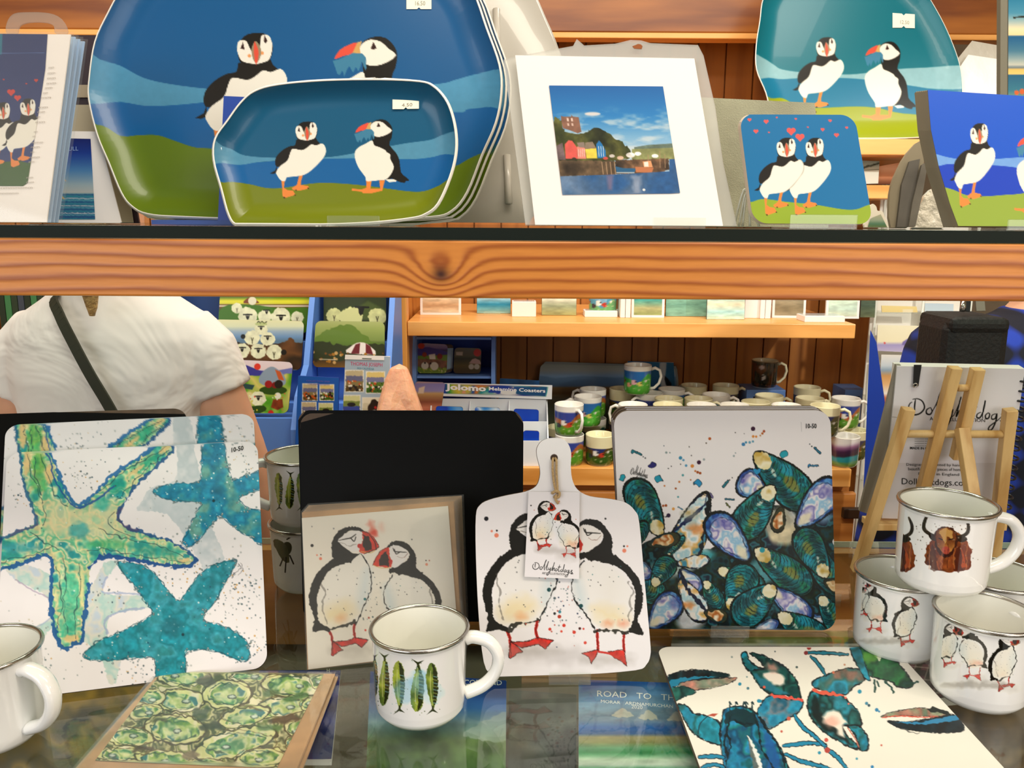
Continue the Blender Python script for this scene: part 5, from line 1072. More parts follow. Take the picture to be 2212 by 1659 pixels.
# swing tag
def script_dolly(a, x0, y0, x1, y1, h, w=1.6, col='1a1a1a', parts=None):
    """hand written brand line: strokes in a frame of length 12, height 1"""
    ang = math.degrees(math.atan2(y1-y0, x1-x0)); L = math.hypot(x1-x0, y1-y0)/12.2; a.t(L, x0, y0, h, ang)
    a.ro = math.radians(ang)
    S = {'D': [[(.75, -1.5), (.7, -.9), (.75, -.3)], [(.35, -1.2), (.1, -1.0), (0, -.6), (.2, -.1), (.8, .15), (1.5, -.1), (1.9, -.7), (1.6, -1.35), (1.0, -1.6), (.4, -1.5)]],
         'o': [[(2.6, -.75), (2.2, -.5), (2.2, -.1), (2.6, 0), (2.85, -.35), (2.65, -.75)]],
         'l': [[(2.9, -.4), (3.3, -1.2), (3.7, -2.3), (3.75, -2.5), (3.5, -1.8), (3.4, -.6), (3.5, 0), (3.7, -.1)], [(3.7, -.3), (4.2, -1.4), (4.45, -2.2), (4.25, -1.4), (4.15, -.4), (4.25, 0), (4.6, -.2)]],
         'y': [[(4.7, -.7), (4.75, -.3), (5.0, -.15), (5.3, -.7)], [(5.35, -.75), (5.25, 0), (4.9, .9), (4.5, 1.3), (4.4, .9), (5.0, .3), (5.5, -.1)]],
         'h': [[(5.5, -.1), (6.0, -1.3), (6.2, -2.1), (6.0, -1.2), (5.8, 0), (6.1, -.6), (6.4, -.7), (6.35, -.1), (6.6, -.1)]],
         'p': [[(7.0, -.7), (6.7, -.4), (6.75, -.05), (7.1, -.1), (7.25, -.5), (7.0, -.7)]],
         't': [[(7.8, -1.7), (7.55, -.3), (7.8, 0), (8.0, -.2)], [(7.35, -1.05), (8.2, -1.2)]],
         'd': [[(8.7, -.65), (8.3, -.4), (8.3, -.05), (8.7, -.1), (9.0, -.8), (9.15, -1.9), (8.95, -.6), (9.0, 0)]],
         'q': [[(9.6, -.65), (9.3, -.35), (9.4, 0), (9.7, -.1), (9.8, -.5), (9.6, -.65)]],
         'g': [[(10.5, -.6), (10.1, -.4), (10.1, 0), (10.5, -.1), (10.65, -.6), (10.6, .2), (10.2, 1.1), (9.8, 1.2), (9.9, .8), (10.8, .1), (11.2, -.3)]],
         's': [[(11.2, -.6), (11.6, -.65), (11.3, -.3), (11.7, -.05), (11.3, .2), (11.1, .1)], [(11.3, .3), (12.0, .2)]]}
    for k, st in S.items():
        if parts and k not in parts: continue
        for P in st: a.line(P, w/((abs(a.sx)+abs(a.sy))/2), col, taper=.55)
    a.t(1)
TG = PP.shift(.0035); c2 = thing('swing_tag', 'small white swing tag with two puffins and a handwritten brand, hanging on the paddle board', 'tag', TG.at(.07, .1))
tq = [(1142, 1062), (1252, 1063), (1251, 1251), (1133, 1246)]; O = outl(TG, tq); slab('card', TG, O, .0008, WHITE, c2, -.0002)
def p_tag(a):
    a.fill(lambda X, Y, C: np.broadcast_to(hx('f5f2f6'), C.shape)); s = PZ*.385; a.t(s, 1140-s*76+3, 1082-s*238); sketch_L(a)
    s2 = PZ*.33; a.t(s2, 1204-s2*1620+1, 1101-s2*195); sketch_R(a); a.t(1); a.ell(1200, 1190, 45, 6, 'b0aaa6', a=.4, soft=8)
    a.dots([(1147, 1092, 1.5, '222222'), (1154, 1102, 1, 'd08070'), (1199, 1128, 1, '444444'), (1202, 1139, 1, '444444'), (1190, 1165, 1, '555555'), (1182, 1150, 1.2, '2c5c60'), (1208, 1083, 1.6, 'ee8a7c'), (1244, 1122, 1, 'd08070')])
    script_dolly(a, 1150, 1228, 1240, 1238, 8.5, 1.5)
face('printed_side', TG, O, .00026, p_tag, MATTE, c2, 0)
text(c2, TG, [('ART', 1171, 1240, 1181, 1241, 5), ('ILLUSTRATION', 1188, 1241, 1221, 1243, 5)], mat('grey_ink', '5c5c5c', .6), off=.0004)
acrylic('clear acrylic stand under the paddle board', PP, 1186, 1276, 1452, 1476, .06, h=.05, zs=ZC)
for n_, p_ in (('star', PSa), ('pad', PP)): print(n_, 'lean', math.degrees(math.atan2(math.hypot(p_.v[0], p_.v[1]), p_.v[2])))
# ---------------------------------------------------------------- mussel board
MZ = 550/1722.
def mussel(a, tx, ty, ex, ey, w, kind='c', seed=0):
    """a shell from its beak (tx,ty) to its broad end (ex,ey)"""
    d = np.array([ex-tx, ey-ty], float); L = np.linalg.norm(d); d /= L; n = np.array([-d[1], d[0]]); h = w/2
    def q(s, t): return tuple(np.array([tx, ty])+d*L*s+n*h*t)
    out = [q(0, 0), q(.04, .32), q(.2, .62), (q(.42, .85)), q(.68, 1.0), q(.88, .8), q(1.0, .3), q(1.01, -.2), q(.92, -.65), q(.72, -.88), q(.45, -.8), q(.2, -.5), q(.05, -.25)]
    R = random.Random(seed+int(tx)); K = '10140f'
    a.poly(out, K, sm=3, wob=1)
    c = np.mean(np.array(out), 0); ins = [tuple(np.array(p)*(.9)+c*.1) for p in out]
    if kind == 'c':
        a.poly(ins, R.choice([['12606c', '1f8a90', '0f4450', '2a9a98', '175a3c'], ['0f4c58', '2394a0', '16606c', '1c7a58', '0c3540']]), sm=3, tex=.25)
        a.poly([q(.16, .25), q(.5, .6), q(.85, .75), q(.95, .5), q(.6, .25)], '123038', sm=3, a=.65, soft=9); a.ell(*q(.62, -.1), L*.13, w*.12, '9a8a34', rot=math.degrees(math.atan2(d[1], d[0])), a=.75, soft=6, wob=2); a.ell(*q(.45, -.4), L*.1, w*.12, '2aa4c4', rot=math.degrees(math.atan2(d[1], d[0])), a=.7, soft=6)
        a.ell(*q(.35, .1), L*.07, w*.04, 'e8e8d8', rot=math.degrees(math.atan2(d[1], d[0]))+20, a=.8, soft=3, wob=1)
        for k in range(11):
            s = .24+k*.068; P = [q(s-.13, -.72*min(1, s*1.5+.12)), q(s-.02, -.45), q(s+.05, 0), q(s+.02, .42), q(s-.1, .78*min(1, s*1.4+.1))]; a.line(P, 4.6, '08191a', wob=1.2, rough=.7, a=.8)
            if k % 3 == 1: a.line([(x+5, y+4) for x, y in P], 3, '4cc0b0', wob=1.2, a=.5)
        a.poly([q(.02, .0), q(.06, .28), q(.17, .42), q(.27, .2), q(.25, -.2), q(.12, -.32)], ['e9dfae', 'f2ecd0', 'c8a850'], sm=3, wob=1.5)
        a.line([q(.27, .4), q(.31, .1), q(.27, -.35)], 5, '1a1a10', wob=1)
    elif kind == 'o':
        a.poly(ins, ['2d6fb8', '1a3f8c', '5a9ad0', '4a4aa8'], sm=3, tex=.15); i2 = [tuple(np.array(p)*(.74)+(c-d*L*.03)*.26) for p in out]
        a.line(ins, 7, '0c1830', closed=True, wob=2, rough=.6, a=.8); a.poly(i2, ['e8e4e4', '8fc0e0', 'f2ecec', '7a78b8', 'dcd4e4'], sm=3, wob=3, soft=7); a.line(i2, 5, '101c38', closed=True, wob=2, rough=.8, a=.7)
        a.poly([q(.06, 0), q(.2, .3), q(.34, .1), q(.2, -.2)], 'ece4c4', sm=3, soft=6, a=.9); a.ell(*q(.78, .2), L*.1, w*.18, '3c3a98', a=.5, soft=12, wob=4)
    elif kind == 'w':
        a.poly(ins, ['f0ece4', 'a8d0dc', 'f4f0ea', 'e0b060', '3c8aa8'], sm=3, wob=3); a.line(ins, 5, '1c2440', closed=True, wob=2, rough=.8)
    else:
        a.poly(ins, ['1c1c14', '3c3c20', '123038'], sm=3); a.poly([tuple(np.array(p)*.62+c*.38) for p in out], ['c8843c', 'f0dcb0', 'a8581c', 'f4ead0'], sm=3, wob=3)
def p_mus(a):
    a.fill(lambda X, Y, C: np.broadcast_to(hx('eeeaec'), C.shape)); a.t(MZ, 1300, 870)
    a.poly([(80, 960), (300, 960), (420, 900), (560, 1000), (720, 1000), (900, 850), (1100, 700), (1250, 700), (1560, 560), (1600, 1600), (80, 1600)], ['0e1c20', '123c44', '1c2a18', '0c1418', '2a6a74', '141c30'], sm=0, wob=6)
    for x, y, rx, ry, c in ((620, 1000, 130, 60, 'dfe8e8'), (700, 1020, 90, 40, '3aa0a8'), (1180, 800, 110, 110, 'c8c0a8'), (1230, 880, 90, 60, 'e8d8b0'), (600, 1420, 90, 120, 'e4e6ea'), (1080, 1150, 50, 110, '5ca8b0'), (480, 1120, 120, 60, 'c8dcd8'), (1290, 780, 20, 60, 'e8e4e0'), (1500, 760, 60, 40, '7aa0c0')): a.ell(x, y, rx, ry, c, a=.85, soft=14, wob=10, tex=.1)
    mussel(a, 720, 600, 520, 1100, 260, 'w'); a.poly([(720, 600), (690, 690), (560, 790), (450, 900), (600, 800), (700, 700)], '14204c', wob=2); a.line([(720, 605), (710, 800), (670, 980)], 18, '12141c', wob=3, rough=.8); a.ell(640, 850, 60, 30, 'd87a2c', a=.7, soft=12, wob=4); a.ell(600, 760, 60, 40, 'a8a888', a=.6, soft=14, wob=4)
    for s in ((1320, 840, 1620, 1300, 200, 'c'), (1250, 1460, 1640, 1580, 240, 'o'), (780, 1120, 1100, 1250, 170, 'c'), (700, 1200, 800, 1400, 150, 'c'), (200, 1180, 420, 1320, 200, 'c'), (1480, 1300, 1640, 1560, 180, 'c'), (420, 1060, 560, 900, 60, 'c')): mussel(a, *s)
    for s in ((1110, 600, 915, 520, 220, 'o'), (400, 905, 190, 520, 240, 'c'), (150, 1050, 300, 800, 120, 'c'), (1035, 330, 1420, 700, 290, 'c'), (1170, 560, 920, 920, 260, 'c'), (1310, 850, 1590, 520, 250, 'o'), (1000, 1080, 720, 760, 250, 'o'), (1220, 700, 1180, 880, 110, 'g'), (300, 960, 530, 905, 110, 'g'), (210, 1050, 330, 1190, 120, 'o'), (340, 1240, 470, 1040, 170, 'c'), (500, 1090, 730, 1060, 100, 'w'),
              (1520, 1190, 1330, 850, 230, 'c'), (1035, 980, 1420, 1270, 250, 'c'), (530, 1120, 660, 1290, 160, 'o'), (310, 1530, 520, 1290, 220, 'o'), (860, 1410, 990, 1090, 250, 'c'), (1130, 1240, 1420, 1470, 190, 'o'), (530, 1180, 700, 1480, 170, 'w'), (1180, 1240, 900, 1490, 260, 'c'), (690, 1410, 850, 1460, 110, 'g'), (1190, 1420, 1540, 1640, 230, 'c'), (1500, 1200, 1640, 1260, 110, 'g'), (1030, 1540, 1200, 1480, 90, 'o')): mussel(a, *s)
    a.line([(530, 1140), (560, 1220), (620, 1310), (700, 1400)], 26, '141c38', wob=3, rough=.6); a.ell(590, 1370, 40, 22, 'd87a2c', a=.7, soft=10, wob=3); a.dots([(1085, 996, 18, '2a9aa8')])
    B, T, O_, P_ = '3a8ab0', '2294b0', 'c4702c', '3c1c38'
    a.dots([(1023, 176, 15, P_), (657, 403, 14, P_), (451, 762, 14, '2c1c3c'), (730, 243, 10, 'b85c28'), (1097, 193, 9, 'a8502c'), (1086, 208, 8, 'b8642c'), (1072, 222, 6, 'c8905c'), (1024, 228, 9, 'd88a3c'), (1044, 229, 8, 'd88a3c'), (612, 428, 12, 'd88a3c'), (632, 462, 7, O_), (648, 470, 9, 'a04c1c'), (665, 476, 9, 'a04c1c'), (524, 535, 7, O_), (500, 580, 7, 'a0501c'), (424, 562, 6, O_), (601, 522, 5, 'a0501c'), (415, 697, 8, 'a04c1c'), (434, 695, 9, 'a04c1c'), (484, 718, 10, 'e0a050'), (532, 373, 12, B), (552, 388, 8, '5a9ac0'), (570, 425, 9, '5a9ac0'), (957, 281, 12, '3c80b4'), (975, 268, 8, B), (1000, 268, 9, '6aa0b8'), (1022, 262, 8, '6aa0b8'), (548, 490, 8, '4c9aa0'), (516, 637, 7, '5ca0a8'), (436, 337, 8, '8a9c9c'), (460, 338, 5, '8a9c9c'), (691, 384, 8, '9aa8ac'), (893, 360, 7, '9aa8ac'), (904, 340, 5, '9aa8ac'), (903, 202, 4, '444444'), (706, 273, 5, '4c3c2c'), (963, 209, 3, '444444'), (591, 298, 4, '2c2c2c'), (420, 291, 4, '5c7080'), (964, 286, 5, '2a7cb0'), (1406, 280, 4, '1c2c34'), (1420, 295, 5, '1c2c34'), (280, 365, 4, '1c2c34'), (294, 374, 5, '1c2c34'), (533, 416, 4, '2c2c2c'), (606, 357, 4, '2c2c2c'), (450, 445, 4, '2c2c2c'), (470, 430, 4, '2c2c2c'), (864, 523, 5, '2c2c2c'), (882, 507, 4, '2c2c2c')])
    for P, w, c in (([(218, 330), (265, 352)], 16, '257888'), ([(822, 568), (852, 530)], 20, '257888'), ([(1440, 305), (1476, 340)], 17, '2a7494'), ([(1402, 427), (1462, 425)], 14, '3c84b0'), ([(835, 652), (892, 655)], 13, '2a6c84'), ([(735, 615), (748, 640)], 16, '7a6ca0'), ([(840, 680), (865, 705)], 14, '6c7034'), ([(515, 705), (545, 722)], 8, '6aa4c0')): a.line(P, w, '141c20', wob=1, sm=0); a.line(P, w*.6, c, wob=1, sm=0)
    for x, y, r, c in ((385, 515, 26, T), (655, 548, 26, '2a90c4'), (1048, 460, 20, '2a90c4'), (343, 428, 19, '2c2c70'), (1236, 350, 24, '25a0b4'), (135, 510, 20, '25a0b4'), (1405, 426, 11, '2a80b4'), (218, 328, 12, '257888'), (440, 770, 6, P_)):
        a.ell(x, y, r+3, r*.9+3, '14242c', wob=3.5); a.ell(x, y, r, r*.9, c, wob=3.5)
    a.line([(1348, 132), (1350, 195)], 2, '8c8c90', sm=0)
    script_dolly(a, 1300+MZ*192, 870+MZ*478, 1300+MZ*312, 870+MZ*505, 8, 1.2)
PM_ = lean_px(ZC+.0045, (1405, 1362), (1798, 1362), top=(1560, 888), hgt=.2275)
mq = [(1325, 887), (1794, 886), (1806, 1362), (1345, 1358)]
bm = board('mussel shell art board marked 10-50, front of three', PM_, mq, .015, p_mus, .00058, 'mussel art boards')
text(bm, PM_, [('10-50', 1741, 925, 1764, 925, 10, 0, .02)], INK)
for k in (1, 2): board('second mussel board close behind the marked one' if k == 1 else 'hindmost of the three mussel boards', PM_.shift(-.0055*k), [(1325-3*k, 887-4*k), (1794-5*k, 886-4*k), (1806, 1362), (1345, 1358)], .015, None, .012, 'mussel art boards', base='e8e6ea')
acrylic('clear acrylic stand under the mussel boards', PM_, 1536, 1618, 1352, 1368, .07, h=.05, zs=ZC)

# ---------------------------------------------------------------- lobster board, lying flat
LZ = 972/2212.
def p_lob(a):
    a.fill(lambda X, Y, C: np.broadcast_to(hx('f0ece2'), C.shape)); a.t(LZ, 1240, 1370); K = '14161a'
    TE, DG, OR = ['17788c', '2496b4', '1c5c60', '1f86a8'], ['143c3c', '1c5a54', '0f2c2c', '2a7468'], 'd8705c'
    def shape(P, c, ol=7, **k): a.poly(P, c, sm=3, wob=1.2, tex=.2, **k); a.line(P, ol, K, closed=True, wob=1.4, rough=.8, a=.9)
    # left open claw
    shape([(450, 222), (480, 195), (580, 175), (700, 185), (768, 205), (640, 225), (540, 230), (490, 262), (470, 290), (440, 270)], ['0c1418', '1c3a40', '0c1014'], 4); a.poly([(455, 240), (520, 215), (640, 208), (700, 208), (560, 228), (500, 255), (475, 280)], '2790b8', sm=2, wob=2, a=.9)
    shape([(516, 245), (600, 225), (790, 212), (780, 232), (720, 255), (620, 272), (560, 275)], ['c8a898', '7c8c78', 'c88878'], 3); shape([(470, 270), (540, 255), (600, 285), (540, 310), (490, 330)], DG, 3)
    # top centre claw
    shape([(865, 92), (930, 105), (1020, 150), (1075, 200), (1105, 260), (1112, 325), (1050, 300), (975, 298), (920, 262), (885, 215), (865, 175), (880, 160), (935, 165), (910, 130)], DG); a.poly([(930, 190), (990, 180), (1035, 215), (1010, 250), (950, 225)], 'f0e4d8', sm=2, wob=4, soft=6); a.ell(975, 165, 34, 18, 'e8a090', rot=30, a=.7, soft=9, wob=3); a.poly([(880, 190), (930, 215), (1000, 260), (1060, 290), (980, 290), (920, 255)], '2a7c98', sm=3, a=.8, wob=3, soft=5)
    shape([(822, 98), (838, 88), (852, 98), (862, 130), (910, 165), (930, 172), (890, 175), (862, 182), (835, 145)], TE)
    shape([(970, 300), (1040, 318), (1120, 325), (1112, 375), (1080, 400), (1010, 440), (960, 465), (925, 420), (900, 385), (930, 330)], ['1c6c90', '2a8cb0', '6a7480', '175a78']); a.poly([(968, 292), (1010, 296), (1060, 305), (1122, 320), (1120, 332), (1050, 320), (975, 306)], 'e0584c', wob=3)
    # left arm and body
    shape([(510, 345), (550, 350), (590, 390), (650, 400), (720, 440), (715, 500), (720, 545), (640, 520), (580, 480), (550, 430), (510, 360)], TE); a.line([(660, 400), (620, 440), (610, 490)], 4, K); a.poly([(655, 400), (680, 390), (708, 390), (690, 405)], 'b8503c')
    shape([(732, 390), (760, 362), (830, 355), (890, 385), (930, 440), (990, 520), (1030, 590), (1060, 680), (1060, 760), (740, 760), (735, 640), (720, 520)], ['0f5e68', '1f84b0', '12486c', '1c7c80', '2a8cc0']); a.poly([(742, 395), (770, 370), (830, 362), (885, 395), (900, 440), (850, 455), (790, 430), (745, 440)], '0f2a30', sm=2, a=.9, wob=4)
    a.poly([(850, 500), (870, 520), (910, 590), (930, 680), (925, 760), (900, 760), (905, 660), (880, 580)], 'e8ecec', wob=2, sm=2).poly([(850, 500), (880, 570), (905, 650), (900, 760), (880, 760), (880, 640)], '6c6860', a=.8, wob=2, sm=2)
    a.poly([(930, 470), (990, 540), (1010, 640), (1000, 760), (960, 760), (950, 620)], '1a58a4', sm=2, a=.8, wob=3, soft=6)
    for P in ([(770, 400), (750, 480), (770, 540), (750, 620), (740, 700)], [(880, 395), (910, 470), (920, 560), (960, 620), (1000, 700)], [(900, 390), (950, 470), (1010, 560), (1040, 660)], [(790, 420), (830, 440), (880, 440)], [(760, 440), (740, 520), (755, 600)]): a.line(P, 8, '0c1c24', wob=2, rough=.8)
    for x in (770, 800, 838, 850, 880): a.line([(x, 400), (x-6, 335), (x+4, 345)], 6, '123038', wob=1)
    for P in ([(1030, 550), (1100, 540), (1180, 535), (1235, 545)], [(1235, 550), (1180, 500), (1130, 460), (1085, 400)], [(1235, 560), (1290, 600), (1340, 660)], [(1040, 590), (1120, 625), (1220, 650), (1270, 670)], [(615, 605), (680, 600), (735, 605)], [(630, 655), (690, 640), (735, 655)]): a.line(P, 24, K, wob=1.5, taper=.25); a.line(P, 16, '2388b0', wob=1.5, taper=.3)
    a.dots([(1240, 520, 10, 'd0584c'), (1245, 570, 14, 'b84840'), (1056, 415, 10, 'c86050'), (1120, 325, 8, 'd8584c')])
    # right claw
    shape([(1172, 255), (1185, 225), (1240, 200), (1330, 170), (1400, 175), (1430, 225), (1380, 255), (1330, 300), (1250, 285)], ['1f6c80', '2a92b4', '3c6c68', '8a6c60'])
    shape([(1175, 280), (1230, 300), (1310, 300), (1365, 345), (1400, 380), (1412, 430), (1400, 455), (1320, 450), (1345, 500), (1400, 555), (1370, 560), (1300, 525), (1220, 475), (1165, 410), (1148, 350), (1155, 300)], ['1c5a58', '2a8ca4', '143838', '2a7474']); a.poly([(1175, 300), (1165, 380), (1200, 440), (1290, 500), (1370, 550), (1280, 440), (1220, 400), (1200, 320)], '121c1c', sm=2, wob=3, soft=5, a=.9)
    a.poly([(1215, 410), (1270, 375), (1310, 395), (1340, 440), (1320, 450), (1330, 500), (1270, 460)], 'efe4d8', sm=2, wob=5, soft=6).ell(1265, 430, 34, 26, 'e8a898', a=.7, soft=10, wob=4)
    a.poly([(1165, 265), (1240, 280), (1325, 292), (1320, 302), (1240, 300), (1170, 280)], 'e0604c', wob=3)
    shape([(1348, 452), (1400, 452), (1440, 500), (1448, 540), (1440, 570), (1410, 572), (1400, 545), (1385, 500), (1360, 470)], TE); a.line([(1345, 460), (1385, 520), (1400, 555)], 5, 'c87060')
    # right body at the top edge and its leg
    shape([(1370, 60), (1520, 60), (1600, 150), (1670, 250), (1600, 262), (1560, 235), (1500, 220), (1440, 200), (1390, 150)], ['1c5a34', '2a7840', '143828', '2a6c5c']); shape([(1355, 62), (1400, 62), (1430, 140), (1455, 225), (1430, 215), (1385, 140)], TE, 4)
    a.poly([(1455, 62), (1500, 62), (1510, 110), (1500, 135)], 'dce4c8', sm=2, wob=2).poly([(1420, 90), (1480, 90), (1490, 130), (1430, 140)], '6cb03c', sm=2, a=.7, soft=6, wob=3)
    for P in ([(1475, 225), (1480, 260), (1478, 285)], [(1530, 235), (1560, 265), (1570, 290)], [(1490, 230), (1500, 255)], [(1620, 240), (1660, 240), (1690, 235)]): a.line(P, 9, '16443c', wob=1.5)
    for P in ([(1150, 90), (1230, 92), (1345, 100)], [(1165, 110), (1200, 145), (1235, 200)]): a.line(P, 20, K, wob=1.5, taper=.3); a.line(P, 13, '257c94', wob=1.5, taper=.3)
    a.dots([(1155, 66, 11, 'a83c34'), (1140, 92, 10, '8c3434')])
    # right open claw
    shape([(1510, 410), (1540, 390), (1620, 372), (1720, 362), (1845, 398), (1820, 406), (1680, 402), (1580, 402)], ['c8a090', '6c8068', 'b07868', '8a9478'], 3); a.line([(1515, 410), (1600, 402), (1720, 408), (1840, 402)], 6, 'd85c48', wob=1)
    shape([(1540, 426), (1640, 430), (1780, 408), (1870, 395), (1920, 470), (1820, 485), (1700, 478), (1600, 460)], ['0c1214', '14242c', '0c1014'], 4); a.poly([(1580, 432), (1700, 432), (1800, 412), (1880, 400), (1890, 420), (1780, 440), (1680, 445)], '2f84b4', sm=2, wob=2); a.poly([(1735, 370), (1760, 350), (1790, 360), (1830, 375), (1850, 395), (1780, 385)], '161c18', wob=3)
    a.line([(1600, 460), (1620, 470), (1650, 478), (1680, 482), (1700, 488)], 3, '4c4c4c', wob=3)
    a.dots([(908, 328, 9, '2a8cb0'), (915, 329, 8, '2a8cb0'), (815, 245, 8, '2a8cb0'), (855, 266, 7, '4c7c8c'), (1404, 282, 10, '2a94b4'), (1438, 340, 8, '3c84a4'), (1450, 350, 7, '2c4c5c'), (1488, 372, 9, '2a80b0'), (1206, 583, 8, '2a94b4'), (1466, 652, 8, '2a84c0'), (1390, 612, 6, '2a94b4'), (1511, 546, 5, 'c86050'), (1020, 478, 6, 'c86050'), (1330, 150, 5, 'c89070'), (1275, 188, 7, 'd0785c'), (776, 112, 5, '8c9c9c'), (1095, 162, 6, '4c5c5c'), (988, 85, 4, '5c6c6c'), (1500, 380, 5, '2a80b0'), (850, 210, 4, '6c8c94'), (935, 260, 7, 'd8604c'), (970, 298, 6, 'd8604c'), (1335, 312, 6, 'e07060'), (1350, 342, 5, 'e07060')])
PLb = flat(ZC+.0045); lq = [tuple(p) for p in [(1418, 1397), (1929, 1397)]]
A0 = hp(1418, 1397, PLb.o[2]); A1 = hp(1929, 1397, PLb.o[2]); L_ = A1-A0; n_ = np.array([L_[1], -L_[0], 0])
X_, Y_ = proj(np.stack([A1+n_, A0+n_])); lq += [(X_[0], Y_[0]), (X_[1], Y_[1])]
board('lobster art board lying flat on the glass at the front', PLb, lq, .014, p_lob, .0006, None)
# ---------------------------------------------------------------- oyster card in its sleeve
OZ = 760/2212.
def p_oys(a):
    a.fill(lambda X, Y, C: np.broadcast_to(hx('cdc98c'), C.shape)); a.t(OZ, 0, 1300); X, Y = a.X, a.Y
    a.poly([(400, 350), (2200, 350), (2200, 1200), (400, 1200)], ['4c5424', 'd8d49c', '3a4c2c', 'e4dcae', '6c7c34', 'ece4c0'], wob=4)
    R = random.Random(3)
    S = [(1160, 475, 170, 50, 0), (1130, 620, 150, 70, 0), (1430, 580, 150, 85, -5), (1830, 525, 180, 70, 5), (1780, 660, 190, 60, -12), (1540, 720, 160, 55, -14), (1100, 800, 190, 90, 5), (820, 850, 140, 60, 5), (1480, 890, 260, 80, -15), (1900, 800, 110, 60, 10), (760, 960, 150, 45, 0), (1040, 985, 190, 45, 4), (1640, 985, 160, 60, -10), (1880, 900, 90, 60, 20), (950, 600, 90, 50, 0), (1560, 470, 110, 24, 0), (1290, 1020, 120, 30, 0), (920, 690, 110, 40, -10), (2010, 500, 60, 40, 0), (1960, 640, 70, 40, -20)]
    for x, y, rx, ry, ro in S:
        a.ell(x, y, rx*1.08, ry*1.1, '3c3c1c', rot=ro, wob=4); a.ell(x, y, rx, ry, ['ece6b8', 'd8dc94', 'f2ecd0'], rot=ro, wob=4)
        a.ell(x+R.uniform(-8, 8), y, rx*.78, ry*.74, ['3c8a5c', 'c8dc9c', '2c6c50', '7cac4c', 'e8e8b8', '2a7a80'], rot=ro, wob=5); a.ell(x, y+ry*.12, rx*.5, ry*.42, ['e4e8b0', 'a8c474', 'd8e0b0', '5c9c6c'], rot=ro, wob=5, soft=6)
        P = [(x+rx*.82*math.cos(t), y+ry*.8*math.sin(t)) for t in np.linspace(R.uniform(0, 2), R.uniform(4, 6), 9)]; a.line(P, 6, '1c4434', wob=3, rough=.9, a=.85)
        P = [(x+rx*1.0*math.cos(t), y+ry*1.02*math.sin(t)) for t in np.linspace(R.uniform(2, 4), R.uniform(6, 8), 9)]; a.line(P, 5, '5c4c24', wob=4, rough=.9, a=.8)
        bx, by = x+R.uniform(-.4, .4)*rx, y+R.uniform(-.2, .4)*ry; a.ell(bx, by, 28, 15, '2c4c40', wob=1.5).ell(bx, by-2, 20, 10, 'd8e4d8', soft=4, wob=1)
    for x, y, rx, ry, c in ((1290, 500, 60, 35, '4c4c44'), (1270, 700, 50, 40, '2c4c38'), (1330, 780, 70, 30, '2a3a2c'), (900, 930, 60, 20, '3a2c1c'), (1700, 580, 60, 20, '3c6c3c'), (1200, 970, 60, 25, '7c6c50'), (1790, 740, 90, 26, '3c2c14'), (1000, 740, 60, 14, '3c4420'), (1860, 600, 70, 24, '3c7434'), (1700, 790, 80, 20, '3c7030')): a.ell(x, y, rx, ry, c, a=.85, soft=6, wob=6)
    a.C *= (1+.25*(fbm(X, Y, 22, 9)-.5))[:, None]
zc = ZC+.001
for k in (1, 0):
    z = zc+(1-k)*.0042; pl = flat(z+.003); c = thing('greeting_card', 'oyster shell greeting card lying flat on the glass beside the starfish board' if k == 0 else 'kraft card pack lying under the oyster card', 'card', pl.at(-.2, .6))
    d = 6*k; O = outl(pl, [(346-d, 1449+d), (724+d, 1454+d), (628+d*2, 1690), (160-d, 1668)]); slab('envelope', pl, O, .0022, KRAFT, c, -.0006)
    if k == 0: O2 = outl(pl, [(350, 1450), (700, 1455), (598, 1659), (205, 1643)]); face('picture', pl, O2, .0007, p_oys, MATTE, c, -.0001)
    MB().prism(list(pl.at(*outl(pl, [(342-d, 1447+d), (726+d, 1452+d), (632+d*2, 1696), (150-d, 1674)]).T, .0005)), list(pl.at(*outl(pl, [(342-d, 1447+d), (726+d, 1452+d), (632+d*2, 1696), (150-d, 1674)]).T, .0001))).build('clear_sleeve', CELLO, c)

